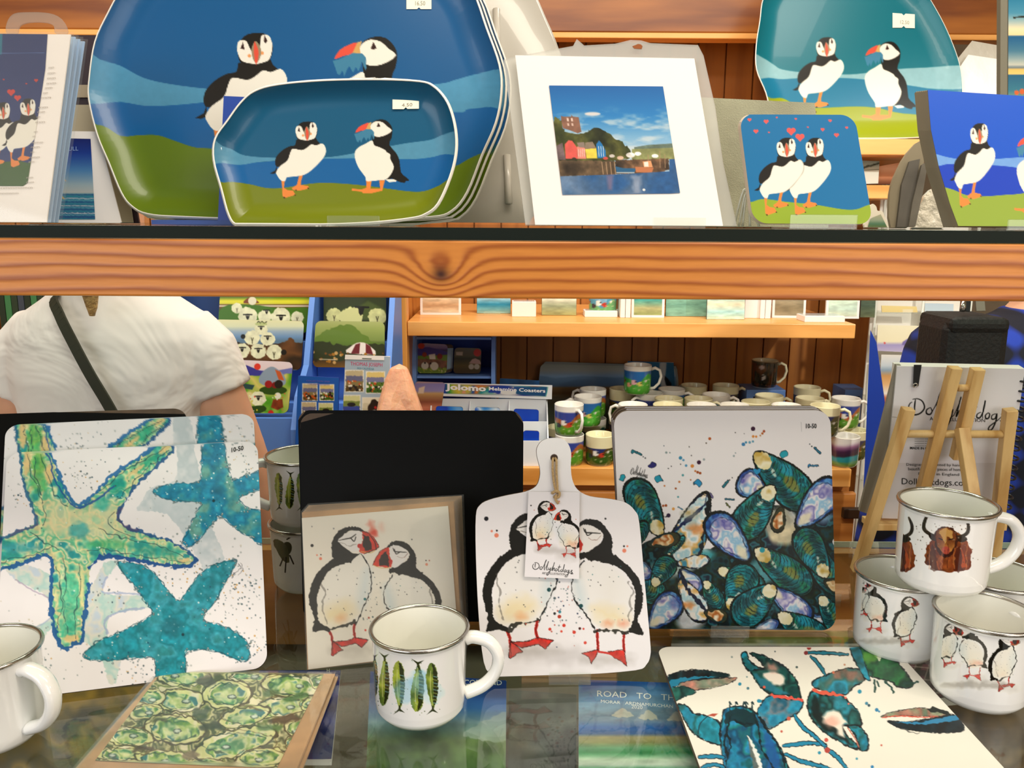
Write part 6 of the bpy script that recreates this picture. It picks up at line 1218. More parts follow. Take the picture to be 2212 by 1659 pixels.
# ---------------------------------------------------------------- enamel mugs
def enamel_mug(label, x, y, z, ang, paint=None, th0=-150, th1=-20, R=.0395, Hh=.08, group='enamel mugs', tilt=None):
    t = thing('enamel_mug', label, 'mug', (x, y, z), group)
    prof = [(.0008, 0), (R-.012, 0), (R-.006, .002), (R-.0022, .007), (R-.0015, .014), (R, Hh-.004), (R+.0005, Hh-.003)]
    MB().lathe((x, y, z), prof, 64).build('body', ENAM, t)
    MB().lathe((x, y, z), [(.0008, .003), (R-.008, .003), (R-.004, .008), (R-.0022, .02), (R-.0008, Hh-.0015)], 64).build('inside', ENAMIN, t)
    rim = [(x+(R+.0008)*math.cos(k*2*math.pi/64), y+(R+.0008)*math.sin(k*2*math.pi/64), z+Hh-.0015) for k in range(64)]
    lab(MB().tube(rim, .0019, 10, closed=True).build('rim', STEEL, t), 'polished steel rim')
    h = math.radians(ang); u = np.array([math.cos(h), math.sin(h), 0]); zz = np.array([0, 0, 1.0]); o = np.array([x, y, z])
    P = cr([o+u*(R-.0006)+zz*.065, o+u*(R+.006)+zz*.0665, o+u*(R+.019)+zz*.062, o+u*(R+.0265)+zz*.049, o+u*(R+.024)+zz*.034, o+u*(R+.014)+zz*.022, o+u*(R-.0008)+zz*.015], 5, False)
    m = MB(); m.tube(P, .0052, 12); sd = np.cross(u, zz)
    m.v = [tuple(np.array(p)+sd*(((np.array(p)-o) @ sd)*.35)) for p in m.v]; m.build('handle', ENAM, t)
    if paint:
        nh, nt_ = 150, 210; hs = np.linspace(.008, Hh-.006, nh); rr = np.interp(hs, [q[1] for q in prof[3:]], [q[0] for q in prof[3:]])+.00015; th = np.radians(np.linspace(th0, th1, nt_))
        Hs, T = np.meshgrid(hs[::-1], th, indexing='ij'); rr = rr[::-1][:, None]; co = np.stack([x+rr*np.cos(T), y+rr*np.sin(T), z+Hs], -1).reshape(-1, 3); X, Y = proj(co); a = Art(X, Y, 'f8f8f6'); a.aa = .9; paint(a)
        i = np.arange(nh-1)[:, None]*nt_+np.arange(nt_-1)[None]; q = np.stack([i, i+nt_, i+nt_+1, i+1], -1).reshape(-1, 4); np_mesh('printed_band', co, q, attr_mat('enamel_print', .12, .6), t, a.C*1.07)
    return t
def fish(a, x, y, L, w, up=True, seed=0, blue=False, cut=0):
    s = 1 if up else -1; R = random.Random(seed)
    if blue: a.ell(x-w*.8, y-10*s, w*.9, L*.22, '8cc8e4', a=.5, soft=12, wob=4); a.ell(x+w*.1, y+L*.12*s, w*.9, L*.2, 'a4d4e8', a=.4, soft=12, wob=4)
    P = [(x-w*.08, y-L*.46*s), (x+w*.35, y-L*.36*s), (x+w*.5, y-L*.08*s), (x+w*.42, y+L*.2*s), (x+w*.2, y+L*.38*s), (x+w*.02, y+L*.4*s), (x-w*.22, y+L*.2*s), (x-w*.45, y-L*.05*s), (x-w*.42, y-L*.32*s)]
    a.poly(P, ['8ca434', '4c6428', 'a8b840', '6c8c4c', '3c5424'], sm=3, wob=1.2, tex=.2); a.poly([(x+w*.05, y-L*.44*s), (x+w*.38, y-L*.3*s), (x+w*.5, y-L*.05*s), (x+w*.4, y+L*.22*s), (x+w*.15, y+L*.36*s), (x+w*.12, y), (x+w*.08, y-L*.25*s)], '20260f', sm=3, wob=1.2, a=.9)
    for k in range(9): yy = y+(-.2+.062*k)*L*s; a.line([(x+w*.12, yy), (x+w*.42, yy+2)], 1.3, 'a8b85c' if k % 2 else '8cc8d0', sm=0, a=.8)
    a.line([(x-w*.1, y-L*.3*s), (x-w*.12, y), (x+w*.05, y+L*.36*s)], 1.6, 'd8dc8c', a=.8)
    a.poly([(x+w*.02, y+L*.35*s), (x+w*.14, y+L*.35*s), (x+w*.16, y+L*.42*s), (x+w*.5, y+L*.49*s), (x+w*.05, y+L*.455*s), (x-w*.42, y+L*.52*s), (x-w*.02, y+L*.42*s)], '2c3418')
def p_mack(a):
    for x, y, L, w, up, b in ((808, 1462, 100, 17, False, 0), (829, 1470, 118, 24, False, 0), (861, 1482, 118, 27, True, 0), (901, 1484, 118, 30, False, 1), (933, 1484, 115, 27, True, 1)): fish(a, x, y, L, w, up, int(x), b)
    a.speck(50, (800, 1425, 955, 1545), (.6, 1.3), ['5c6c30', '3c4c20', 'a8c8c0'], 5)
def at_rim(px, py, z): P = hp(px, py, z); return float(P[0]), float(P[1])
HM = .077
x, y = at_rim(906, 1352, ZC+HM); enamel_mug('white enamel mug with mackerel in front of the puffin cards', x, y, ZC, 2, p_mack, -165, -15, .0395, HM)
x, y = at_rim(-38, 1378, ZC+HM); enamel_mug('plain white enamel mug cut by the left edge of the picture', x*.975, y*.975, ZC, -18, None, Hh=HM)
def pair(a, x, y, s, side='L', feet=True):
    if side == 'L': a.t(-s if 0 else s, x-s*250, y-s*600); sketch_L(a, d=0)
    else: a.t(s, x-s*1800, y-s*600); sketch_R(a, d=0)
    a.t(1)
def p_m2(a):
    pair(a, 1952, 1340, .142, 'L'); pair(a, 1886, 1308, .13, 'R'); pair(a, 1856, 1292, .11, 'L'); a.ell(1910, 1385, 55, 7, '8a8478', a=.5, soft=8, wob=3)
def p_m3(a):
    pair(a, 2164, 1428, .165, 'L'); pair(a, 2098, 1404, .145, 'R'); pair(a, 2044, 1392, .125, 'L'); a.ell(2110, 1480, 80, 8, '8a8478', a=.5, soft=8, wob=3)
def p_m1(a):
    def cow(ox, s):
        def g(P): return [((x-2038)*s+ox, y) for x, y in P]
        a.poly(g([(1998, 1218), (1996, 1190), (2010, 1165), (2030, 1150), (2060, 1148), (2085, 1165), (2098, 1190), (2097, 1225), (2080, 1234), (2030, 1234)]), ['6a2c12', '8a4820', '4c1c0c', 'a85c28'], sm=3, wob=3, tex=.3)
        a.poly(g([(2018, 1190), (2026, 1232), (2010, 1226)]), 'b8581c', wob=2, a=.7).poly(g([(2075, 1180), (2090, 1225), (2070, 1230)]), 'c0501c', wob=2, a=.7)
        a.line(g([(2022, 1157), (2008, 1155), (1992, 1142), (1996, 1120), (2007, 1108)]), 8, '2c241c', taper=.5).line(g([(2060, 1160), (2078, 1158), (2090, 1150), (2092, 1135), (2085, 1118)]), 8, '2c241c', taper=.5)
        a.poly(g([(2002, 1153), (2020, 1156), (2022, 1168), (2008, 1166)]), '241810', sm=2).poly(g([(2064, 1164), (2082, 1158), (2090, 1166), (2076, 1172)]), '241810', sm=2)
        a.poly(g([(2014, 1154), (2028, 1139), (2052, 1139), (2068, 1156), (2064, 1182), (2052, 1203), (2032, 1203), (2018, 1180)]), '3a160c', sm=3, wob=2); a.poly(g([(2000, 1200), (2010, 1175), (2020, 1200), (2022, 1230), (2006, 1228)]), '3c160c', sm=2, wob=3, a=.7).poly(g([(2058, 1200), (2074, 1180), (2078, 1232), (2060, 1232)]), '3c160c', sm=2, wob=3, a=.7)
        a.poly(g([(2018, 1155), (2030, 1142), (2050, 1142), (2064, 1156), (2060, 1180), (2050, 1192), (2034, 1192), (2022, 1178)]), ['8a5428', 'b8803c', '6c3414'], sm=3, wob=1.5, tex=.2); a.poly(g([(2024, 1150), (2040, 1140), (2056, 1148), (2058, 1166), (2046, 1160), (2040, 1176), (2032, 1160)]), 'c89c54', wob=2, a=.85); a.line(g([(2026, 1163), (2034, 1166)]), 2.4, '1c0c08').line(g([(2048, 1166), (2057, 1164)]), 2.4, '1c0c08')
        a.poly(g([(2032, 1186), (2040, 1180), (2050, 1184), (2048, 1196), (2036, 1196)]), 'a84838', sm=2).line(g([(2034, 1199), (2046, 1200)]), 2.5, '2c100c')
        for k in range(7): a.line(g([(2005+k*14, 1175+(k % 3)*8), (2003+k*14, 1228)]), 2, '3c140c' if k % 2 else 'c87c3c', wob=2, a=.6)
    cow(2040, .96); cow(1918, .96); a.speck(60, (1975, 1130, 2115, 1215), (.6, 1.5), ['3c3028', '8a7868'], 6)
HM2 = .08
for lab_, px, py, lvl, ang, pa, t0, t1 in (('white enamel mug with inked puffins, left foot of the mug pyramid', 1948, 1235, 0, 72, p_m2, -170, -25), ('white enamel mug with three inked puffins at the front right', 2132, 1319, 0, 25, p_m3, -170, -25), ('white enamel mug at the back of the mug pyramid, half hidden', 2158, 1238, 0, 0, None, 0, 1), ('white enamel mug with highland cattle on top of the mug pyramid', 2048, 1083, 1, -3, p_m1, -175, -20)):
    x, y = at_rim(px, py, ZC+HM2*(1+lvl)+.001*lvl); enamel_mug(lab_, x, y, ZC+(HM2+.001)*lvl, ang, pa, t0, t1, .0405, HM2)
def p_mk2(a):
    for x, y, L, w, up in ((602, 1060, 84, 17, True), (626, 1060, 84, 20, False), (649, 1060, 84, 18, True)): fish(a, x, y, L, w, up, int(x))
def p_bug(a):
    a.ell(602, 1178, 12, 9, '6c6840', rot=40).ell(618, 1186, 12, 16, '3c3820', rot=20).poly([(590, 1168), (600, 1165), (620, 1180), (625, 1215), (610, 1210), (596, 1185)], ['6c6c44', '302c1c'], sm=2); 
    for P in ([(620, 1165), (630, 1158), (645, 1140)], [(612, 1158), (626, 1160)], [(612, 1205), (605, 1222)], [(618, 1205), (616, 1236)], [(626, 1200), (634, 1218)]): a.line(P, 3, '281c14')
x, y = at_rim(652, 979, ZC+.155); enamel_mug('white enamel mug with mackerel stacked on another mug left of the black board', x, y, ZC+.0778, 182, p_mk2, -165, -40, .0385, .0765)
enamel_mug('white enamel mug with a bug picture, bottom of the stack left of the black board', x, y, ZC, -62, p_bug, -165, -75, .0385, .0765)

# ---------------------------------------------------------------- easel seen from behind with a notebook on it
ye = float(hp(1843, 1236, ZC)[1]); PE = lean_at(ye, ZC, -11, 0)
def ep(x, y, off=0.0): a_, b_ = PE.hit([x], [y], off); return PE.at(a_, b_, off)[0]
c = thing('easel', 'small bare wooden display easel seen from behind on the right of the counter', 'easel', (ep(1990, 1236)[0], ye, ZC))
foot_l = ep(1846, 1238); foot_l[2] = max(foot_l[2], ZC+.006); Wd = .0125; nE = PE.n
for p, q in (((1962, 882), None), ((2182, 884), None)):
    if q is None: q = (1850, 1232) if p[0] < 2000 else (2142, 1236)
    MB().bar(ep(*p), ep(*q), Wd, .011, nE).build('outer_leg', EASEL, c, .0008)
MB().bar(ep(2063, 793), ep(1993, 1060), Wd, .011, nE).build('centre_bar', EASEL, c, .0008); MB().bar(ep(2112, 796), ep(2066, 990), Wd, .011, nE).build('centre_bar', EASEL, c, .0008)
MB().tube([ep(1950, 937), ep(2175, 938)], .0045, 12).build('dowel', EASEL, c); MB().tube([ep(2070, 838), ep(2100, 838)], .004, 12).build('dowel', EASEL, c)
rb = ep(2078, 925, .010); rf = np.array([rb[0]+.012, rb[1]-.075, ZC+.002]); MB().bar(rb, hy(2096, 1240, float(ye-.05)) if 0 else rf, Wd, .011, (0, -1, .2)).build('rear_leg', EASEL, c, .0008)
led = float(hp(1990, 1236, ZC)[2]); z_l = float(hy(1990, 1126, ye+.02)[2])
a_ = ep(1872, 1130, -.018); b_ = ep(2160, 1130, -.018); MB().bar(a_, b_, .03, .008, (0, 0, 1)).build('ledge', EASEL, c, .0008)
NB = PE.shift(-.016); nq = [(1938, 791), (2214, 797), (2168, 1124), (1905, 1120)]
c = thing('spiral_notebook', 'white spiral notebook with handwritten brand name resting on the easel', 'notebook', NB.at(NB.hit([1990], [1120])[0][0], NB.hit([1990], [1120])[1][0]))
O = outl(NB, nq); slab('pages', NB, O, .012, WHITE, c, -.0004)
lab(slab('grey_edge_sheet', NB.shift(-.002), outl(NB, [(1938, 790), (1948, 790), (1900, 1120), (1858, 1106)]), .004, mat('grey_sheet', '8a8478', .6), c), 'grey edge of the cover board')
def p_note(a):
    a.fill(lambda X, Y, C: np.broadcast_to(hx('f2eef4'), C.shape)); script_dolly(a, 1962, 892, 2180, 908, 20, 3.2, '101010'); a.poly([(1925, 1000), (2190, 1000), (2170, 1124), (1903, 1122)], 'e4dee2'); a.line([(1920, 900), (1940, 902)], 1, '8c8484', sm=0)
    a.line([(1893, 985), (1900, 950), (1906, 945), (1900, 975), (1890, 980)], 2.5, '1c1c1c')
face('back_cover', NB, O, .0007, p_note, MATTE, c, 0)
text(c, NB, [('ART     ILLUSTRATION', 2008, 908, 2128, 912, 8), ('MADE IN ENGLAND', 1966, 970, 2034, 972, 5, 0, .03), ('Designed and printed by hand for the', 1958, 1006, 2106, 1008, 6), ('beautifully drawn pieces of home life', 1962, 1016, 2092, 1018, 7), ('Printed in England', 1984, 1026, 2072, 1028, 6), ('Dollyhotdogs.com', 1948, 1046, 2096, 1050, 14)] + [('mnmnnmnm nmmnmn', 1976, 944+k*5, 2012, 944+k*5, 2.5) for k in range(5)], MATS['black_ink'], off=.0006)
def nb(x, y, off): a1, b1 = NB.hit([x], [y], off); return NB.at(a1, b1, off)[0]
MB().prism([nb(1974, 788, .002), nb(1991, 788, .002), nb(1984, 834, .002), (nb(1972, 836, .002))], [nb(1974, 788, .0005), nb(1991, 788, .0005), nb(1984, 834, .0005), nb(1972, 836, .0005)]).build('elastic_strap', mat('black_elastic', '16161a', .7), c)
P0 = nb(1977, 832, .0025); MB().tube([P0+.0022*(math.cos(t)*NB.u+math.sin(t)*NB.v) for t in np.linspace(0, 2*math.pi, 13)[:-1]], .0008, 8, closed=True).build('eyelet', STEEL, c)
for k in range(14):
    y = 820+k*21; x = 2209-k*3.0; C0 = nb(x, y, -.005); MB().tube([C0+.007*(math.cos(t)*NB.u+math.sin(t)*NB.n) for t in np.linspace(0, 2*math.pi, 17)[:-1]], .0013, 6, closed=True).build('binding_ring', mat('black_wire', '121216', .3), c)
# ---------------------------------------------------------------- small pictures on the pine shelf over the mugs
def card_up(label, x0, x1, yb, y, col, frame=True, thick=.006, h=.09, name='framed_print', lean=4, group='small pictures on the pine shelf'):
    """small framed print standing on the shelf; x0..x1 and foot line yb in the picture"""
    P0 = hp(x0, yb, Z2+.0003); P1 = hp(x1, yb, Z2+.0003); yy = float((P0[1]+P1[1])/2) if y is None else y
    pl = lean_at(yy, Z2+.0003, lean); a0 = float(hy(x0, yb, yy)[0]); a1 = float(hy(x1, yb, yy)[0]); c = thing(name, label, 'picture', ((a0+a1)/2, yy, Z2), group)
    O = np.array([[a0, h], [a1, h], [a1, 0], [a0, 0]]); slab('frame', pl, O, thick, WHITE if frame else MATS['dark_edge'], c)
    m = .006 if frame else .0005; O2 = np.array([[a0+m, h-m], [a1-m, h-m], [a1-m, m], [a0+m, m]])
    def p(a):
        n = len(col); _, ys = proj(pl.at(np.array([a0, a0]), np.array([h, 0.0]))); a.bandY([(ys[0]+(ys[1]-ys[0])*k/(n-1), c_) for k, c_ in enumerate(col)]); a.C *= (1+.35*(fbm(a.X*.4, a.Y*1.5, 7, int(x0))-.5))[:, None]
    face('picture', pl, O2, .0018, p, MATTE, c, .0003); return c
YD = YF+.09
card_up('white framed sepia jetty print at the left end of the pine shelf', 908, 996, 680, None, ['d8c8b0', 'e8d4b0', 'f0e0c0', 'c8a078', 'f0e4c8'])
card_up('pale print with a blue shoreline on the pine shelf, second from the left', 1030, 1103, 677, None, ['8a9c80', 'c0ccc0', 'e8f4f4', '2f8cb0', 'a8c8b8'], False)
card_up('misty green print on the pine shelf above the sea card', 1170, 1245, 681, None, ['8c9468', 'e0e0c8', 'f4f4e4', '9ca888', 'a8a468'], False)
card_up('white framed turquoise beach print on the pine shelf', 1364, 1435, 678, YD+.02, ['1c90b0', '1a7c98', '3c9c98', 'b0b080', '8ca060'])
card_up('wide green sea canvas on the pine shelf', 1438, 1528, 672, YD+.05, ['98c8a0', 'a4d4b8', '78b09c', '8cbca4'], False)
card_up('blue and cream beach card at the front edge of the pine shelf', 1526, 1608, 690, None, ['1a60a8', '2a80b8', 'a8dcd8', 'ece8c8', 'a8d8d8', 'd8e8c8'], False, .004)
card_up('white framed sepia moor print on the pine shelf', 1668, 1740, 683, YD+.03, ['b0a890', 'c8c0a4', 'a89c80', '887c60', 'a8a084'])
card_up('white framed pale blue beach print on the pine shelf', 1784, 1856, 682, YD+.02, ['1c7ca0', '6cb4c4', 'd8ecd4', 'c4dccc', 'e4e8c8'])
card_up('small dark green print at the right end of the pine shelf', 1858, 1890, 680, YD+.05, ['58705c', '7c8870', '4c5c4c', '6c7454'], False)
def white_box(label, x0, x1, y0, y1, dep, yb=None):
    P = hp(x0, y1, Z2+.0002); yy = float(P[1]) if yb is None else yb; xa = float(hy(x0, y1, yy)[0]); xb = float(hy(x1, y1, yy)[0]); zt = max(float(hy(x0, y0, yy)[2]), Z2+.008)
    c = thing('white_box', label, 'box', ((xa+xb)/2, yy, Z2), 'white boxes on the pine shelf'); MB().b2((xa, yy, Z2+.0002), (xb, yy+dep, zt)).build('tray', WHITE, c, .001)
    MB().b2((xa+.004, yy+.004, zt+.0001), (xb-.004, yy+dep-.004, zt+.0012)).build('lid', mat('glassy_lid', 'cfd4d0', .15, coat=.5), c)
white_box('flat white box at the front of the pine shelf right of the misty green print', 1263, 1334, 672, 685, .05)
white_box('flat white box at the front right of the pine shelf', 1738, 1825, 683, 696, .06)
white_box('white box standing behind the pale shoreline print', 1106, 1158, 652, 674, .05, YD+.02)
white_box('white box between the blue beach card and the sepia moor print', 1608, 1640, 640, 682, .05, YD+.02)
for k, (x0, x1) in enumerate(((1340, 1350), (1351, 1362), (1642, 1652), (1653, 1665))):
    yy = YD+.01; xa = float(hy(x0, 680, yy)[0]); xb = float(hy(x1, 680, yy)[0]); o = MB().b2((xa, yy, Z2+.0002), (xb, yy+.12, Z2+.12)).build('white_spine_box', WHITE, None, .001)
    tag(o, ['narrow white boxed card left of the turquoise beach print, outer one', 'narrow white boxed card touching the turquoise beach print', 'narrow white boxed card left of the sepia moor print, outer one', 'narrow white boxed card touching the sepia moor print'][k], 'box', 'narrow white boxes on the pine shelf')
P = hp(1292, 672, Z2); MUGT = china_mug('sea', 'teal china mug on the pine shelf behind a flat white box', float(P[0]), YD+.06, Z2, 0, 'china mugs on the pine shelf')
# clear stand feet in front of two prints
for x0, x1, y in ((1045, 1082, 678), (1542, 1576, 690)):
    A = hp(x0, y, Z2+.0003); B = hp(x1, y, Z2); o = MB().b2((A[0], A[1]-.012, Z2+.0002), (B[0], A[1]-.010, Z2+.008)).build('clear_clip', ACRYL); tag(o, 'clear stand foot under the %s' % ('pale shoreline print' if x0 < 1200 else 'blue and cream beach card'), 'display stand', 'clear stand feet')

# ---------------------------------------------------------------- placemats, packets and boxes behind the mugs
PLM = lean_at(YB-.055, Z1+.0003, 9, 0)
def p_land(a):
    a.bandY([(785, 'a8b0a4'), (800, 'b4bcb8'), (812, '8fb4dc'), (824, '6c9cd0'), (832, '5c7ca4'), (838, '8c6a3c'), (850, '6c4c1c'), (862, '8c8c78'), (880, '70806c'), (1000, '54603c')]); a.poly([(1100, 815), (1170, 812), (1200, 817), (1260, 812), (1330, 816), (1400, 812), (1500, 818), (1500, 832), (1100, 834)], '5c84b0', a=.7, sm=3)
q = [(1168, 786), (1458, 793), (1470, 1000), (1152, 1000)]
for k in (1, 0): board('grey blue landscape placemat behind the mug pile' if k == 0 else 'second placemat right behind the landscape one', PLM.shift(-.006*k), [(x+4*k, y-5*k) for x, y in q], .012, p_land if k == 0 else None, .002 if k == 0 else .01, 'landscape placemats', name='placemat', base='9aa09c')
def p_bc(a): a.bandY([(778, '3c7cac'), (830, '2c6c9c'), (860, '3c6488')]); a.poly([(1425, 785), (1440, 783), (1437, 812), (1445, 835), (1428, 835)], 'cfd8dc', sm=2).poly([(1436, 812), (1450, 828), (1448, 842), (1438, 830)], '10141c', sm=2)
pk = PLM.shift(.0085); c = thing('bagged_card', 'blue bird card in a clear bag behind the perched sheep mug', 'card', pk.at(.35, 0)); O = outl(pk, [(1356, 780), (1455, 783), (1462, 1000), (1350, 1000)]); slab('card', pk, O, .002, WHITE, c); face('picture', pk, O, .002, p_bc, MATTE, c)
pk = lean_at(YB-.09, Z1+.0003, 10); c = thing('booklet', 'blue booklet leaning on the panelling right of the blue coaster rack', 'booklet', pk.at(-.05, 0)); O = outl(pk, [(1080, 817), (1165, 822), (1168, 1000), (1072, 1000)]); slab('cover', pk, O, .004, mat('sky_blue_card', '2c78c4', .4, var=.2, vscale=20), c)
# blue side panel and its stand at the right end
xs = .835; c = thing('side_display_panel', 'tall dark blue display side panel right of the mug shelf', 'panel', (xs, YF-.1, Z1-.2))
pf = [hy(1882, 712, 1.80), hy(1894, 735, 1.80), hy(1912, 870, 1.80), hy(1900, 1000, 1.80), hy(1880, 1035, 1.80)]
bk = [np.array([.93, 2.25, p[2]+.05]) for p in pf]
tri = [hy(1882, 712, 1.78), hy(1893, 740, 1.78), hy(1911, 868, 1.78), hy(1896, 1000, 1.78), hy(1870, 1100, 1.78)]
tri = [hy(1880, 714, 1.84), hy(1893, 740, 1.84), hy(1911, 868, 1.84), hy(1896, 1000, 1.84), hy(1885, 1100, 1.84), (.86, 1.84, 0), (.845, 1.84, 0), hy(1868, 1000, 1.84), hy(1872, 900, 1.84)]; tri = [(float(p[0]), 1.84, float(p[2])) for p in tri]
MB().prism(tri, [(p[0]+.004, 1.848, p[2]) for p in tri]).build('panel', BLUED, c); MB().b2((.86, 1.8482, 0), (.90, 1.90, .6)).build('strut', BLUED, c)

# ---------------------------------------------------------------- coaster rack (blue) and coaster box (white)
def sheep(a, x, y, r, face_=True, dx=0, dy=0, col='e9ecc8', flip=1):
    a.ell(x, y, r, r*.95, col, tex=.12, wob=r*.09); 
    if face_: a.poly([(x+dx-r*.2, y+dy-r*.15), (x+dx+r*.2, y+dy-r*.15), (x+dx+r*.13, y+dy+r*.3), (x+dx, y+dy+r*.42), (x+dx-r*.13, y+dy+r*.3)], '14140e', sm=2).line([(x+dx-r*.45, y+dy-r*.12), (x+dx, y+dy-r*.14), (x+dx+r*.45, y+dy-r*.12)], r*.13, '14140e'); a.dots([(x+dx-r*.08, y+dy, r*.045, 'f0f0e0'), (x+dx+r*.08, y+dy, r*.045, 'f0f0e0')]) if face_ else None
    if not face_: a.line([(x-r*.12, y), (x, y+r*.35), (x+r*.12, y)], r*.09, '3c3820').line([(x, y+r*.35), (x, y+r*.7)], r*.09, '3c3820')
YR = 2.082
c = thing('coaster_rack', 'light blue two bay card rack of coasters beside the pine post', 'rack', hy(980, 900, YR)); xa, xb = float(hy(891, 760, YR)[0]), float(hy(1070, 760, YR)[0]); zt = min(float(hy(980, 704, YR)[2]), Z2-.036)
for x in (xa, xb-.010):
    MB().prism([(x, YR+.15, Z1+.0003), (x, YR-.02, Z1+.0003), (x, YR-.01, zt-.08), (x, YR+.02, zt-.02), (x, YR+.05, zt), (x, YR+.15, zt)], [(x+.010, YR+.15, Z1+.0003), (x+.010, YR-.02, Z1+.0003), (x+.010, YR-.01, zt-.08), (x+.010, YR+.02, zt-.02), (x+.010, YR+.05, zt), (x+.010, YR+.15, zt)]).build('side', BLUE, c)
MB().b2((xa+.0105, YR+.14, Z1+.0003), (xb-.0105, YR+.15, zt)).build('back', BLUED, c)
for z in (float(hy(900, 728, YR)[2]), float(hy(900, 812, YR)[2])): MB().b2((xa+.0105, YR, z-.006), (xb-.0105, YR+.139, z)).build('tier', BLUE, c)
z1c = float(hy(900, 812, YR)[2])+.0035
pc = lean_at(YR+.02, z1c, 12)
def p_c1(a):
    a.bandY([(740, 'c8b8c0'), (752, '8c7cb8'), (757, '3c2c6c'), (762, '6c8c30'), (800, '7c9c34')]); a.poly([(897, 757), (920, 750), (940, 753), (966, 760), (966, 766), (897, 768)], '4c3c98', sm=3)
    a.poly([(900, 775), (966, 778), (966, 795), (900, 793)], '8c6048', tex=.3, wob=2); a.dots([(910, 747, 7, 'e0482c'), (917, 766, 5, 'a8301c'), (950, 770, 6, '8c2418'), (918, 790, 8, 'f0ecd8'), (938, 791, 9, 'f0ecd8'), (918, 784, 2, '201810'), (930, 785, 2, '201810')]); a.poly([(926, 766), (940, 764), (941, 776), (928, 776)], 'f2ecdc'); a.speck(30, (898, 796, 962, 808), (.7, 1.3), ['d8d858', 'e8e0a0'], 2)
def p_c2(a):
    a.bandY([(750, '6c6c60'), (768, '54503c'), (775, '2c2c18'), (790, '5c4c18'), (806, '3c2c10')]); a.dots([(1031, 762, 8, 'c8302c'), (1018, 792, 6, 'b8b0a0'), (1030, 792, 6, 'b8b0a0')]); a.poly([(985, 760), (1000, 760), (999, 768), (985, 767)], 'b8ac98'); a.poly([(1013, 785), (1020, 776), (1027, 774), (1036, 778), (1040, 787)], 'b09088')
for k in range(5, -1, -1):
    pk = pc.shift(-.003*k); board('coaster with two sheep and a red sun at the front of the rack stack' if k == 0 else 'coaster number %s behind the sheep and red sun one in the blue rack' % ['', 'one', 'two', 'three', 'four', 'five'][k], pk, [(902+2.5*k, 741), (967+2.5*k, 744), (965+2.5*k, 812), (902+2.5*k, 808)], .009, p_c1 if k == 0 else None, .0012 if k == 0 else .01, 'coasters in the blue rack', name='coaster', base='a8c8e0', t=.002)
board('dark grey coaster with a red sun and umbrella in the blue rack', pc, [(982, 751), (1040, 752), (1038, 812), (979, 811)], .009, p_c2, .0012, 'coasters in the blue rack', name='coaster', t=.002)
pt = lean_at(YR+.06, float(hy(900, 728, YR)[2])+.0004, 10); c = thing('coaster_pack', 'grey pack of coasters in the top bay of the blue rack', 'coasters', pt.at(-.23, 0)); O = outl(pt, [(908, 709), (972, 711), (972, 730), (906, 730)]); slab('pack', pt, O, .02, mat('grey_blue_pack', '4c5468', .5), c)
for k in range(5): slab('pale_stripe', pt, outl(pt, [(914+k*11, 717), (920+k*11, 717), (920+k*11, 727), (914+k*11, 727)]), .0006, mat('pale_mark', '98948c', .6), c, .0012)
# low coasters left below the rack
pq = lean_at(1.99, Z1+.0003, 14)
def p_c3(a): a.bandY([(822, 'd8a880'), (830, '9088c8'), (845, 'a098d0'), (850, 'd8b070'), (868, '8c4c30'), (880, 'c87858'), (900, 'a84c38')]); a.poly([(905, 838), (918, 834), (915, 850), (903, 850)], 'f0dcc8')
board('peach and violet coaster below the blue rack, left of the white coaster box', pq, [(897, 824), (962, 826), (950, 900), (885, 900)], .008, p_c3, .0015, None, name='coaster', t=.01)
# white coaster box
xa, xb = float(hy(922, 950, 1.92)[0]), float(hy(1186, 950, 1.92)[0]); yf, yb_ = YF+.012, YF+.11; zt = float(hy(1065, 832, yb_)[2]); zf = float(hy(1065, 950, yf)[2])
c = thing('coaster_box', 'white compartment box of blue coasters with a colourful header reading Melamine Coasters', 'display box', ((xa+xb)/2, yf, Z1)); BW = mat('box_white', 'e6ecf0', .5)
zf = float(hy(1065, 952, yf)[2]); base_z = Z1+.0003; SL = lambda y: zf + (zt-.035-zf)*(y-yf)/(yb_-yf)
MB().b2((xa, yf, base_z), (xb, yf+.003, zf)).build('front', BW, c); MB().b2((xa+.0032, yf+.003, base_z), (xb-.0032, yb_+.02, base_z+.003)).build('bottom', BW, c)
for x in (xa, xb-.003): MB().prism([(x, yf+.0031, base_z), (x, yb_+.02, base_z), (x, yb_+.02, zt-.03), (x, yf+.0031, zf)], [(x+.003, yf+.0031, base_z), (x+.003, yb_+.02, base_z), (x+.003, yb_+.02, zt-.03), (x+.003, yf+.0031, zf)]).build('side', BW, c)
for f in (1/3., 2/3.): x = xa+(xb-xa)*f; MB().prism([(x, yf+.0031, base_z+.004), (x, yb_, base_z+.004), (x, yb_, SL(yb_)-.004), (x, yf+.0031, zf-.004)], [(x+.002, yf+.0031, base_z+.004), (x+.002, yb_, base_z+.004), (x+.002, yb_, SL(yb_)-.004), (x+.002, yf+.0031, zf-.004)]).build('divider', BW, c)
ym = yf+.05; MB().b2((xa+.0035, ym, base_z+.004), (xb-.0035, ym+.002, SL(ym)-.006)).build('tier', BW, c); MB().b2((xa+.0035, yb_, base_z+.004), (xb-.0035, yb_+.002, SL(yb_))).build('tier', BW, c)
ph_ = lean_at(yb_-.005, zt-.034, 25); hq = [(947, 829), (1190, 836), (1186, 857), (952, 851)]
Oh = outl(ph_, [(940, 827), (1193, 832), (1192, 863), (936, 855)]); slab('header', ph_, Oh, .002, BW, c)
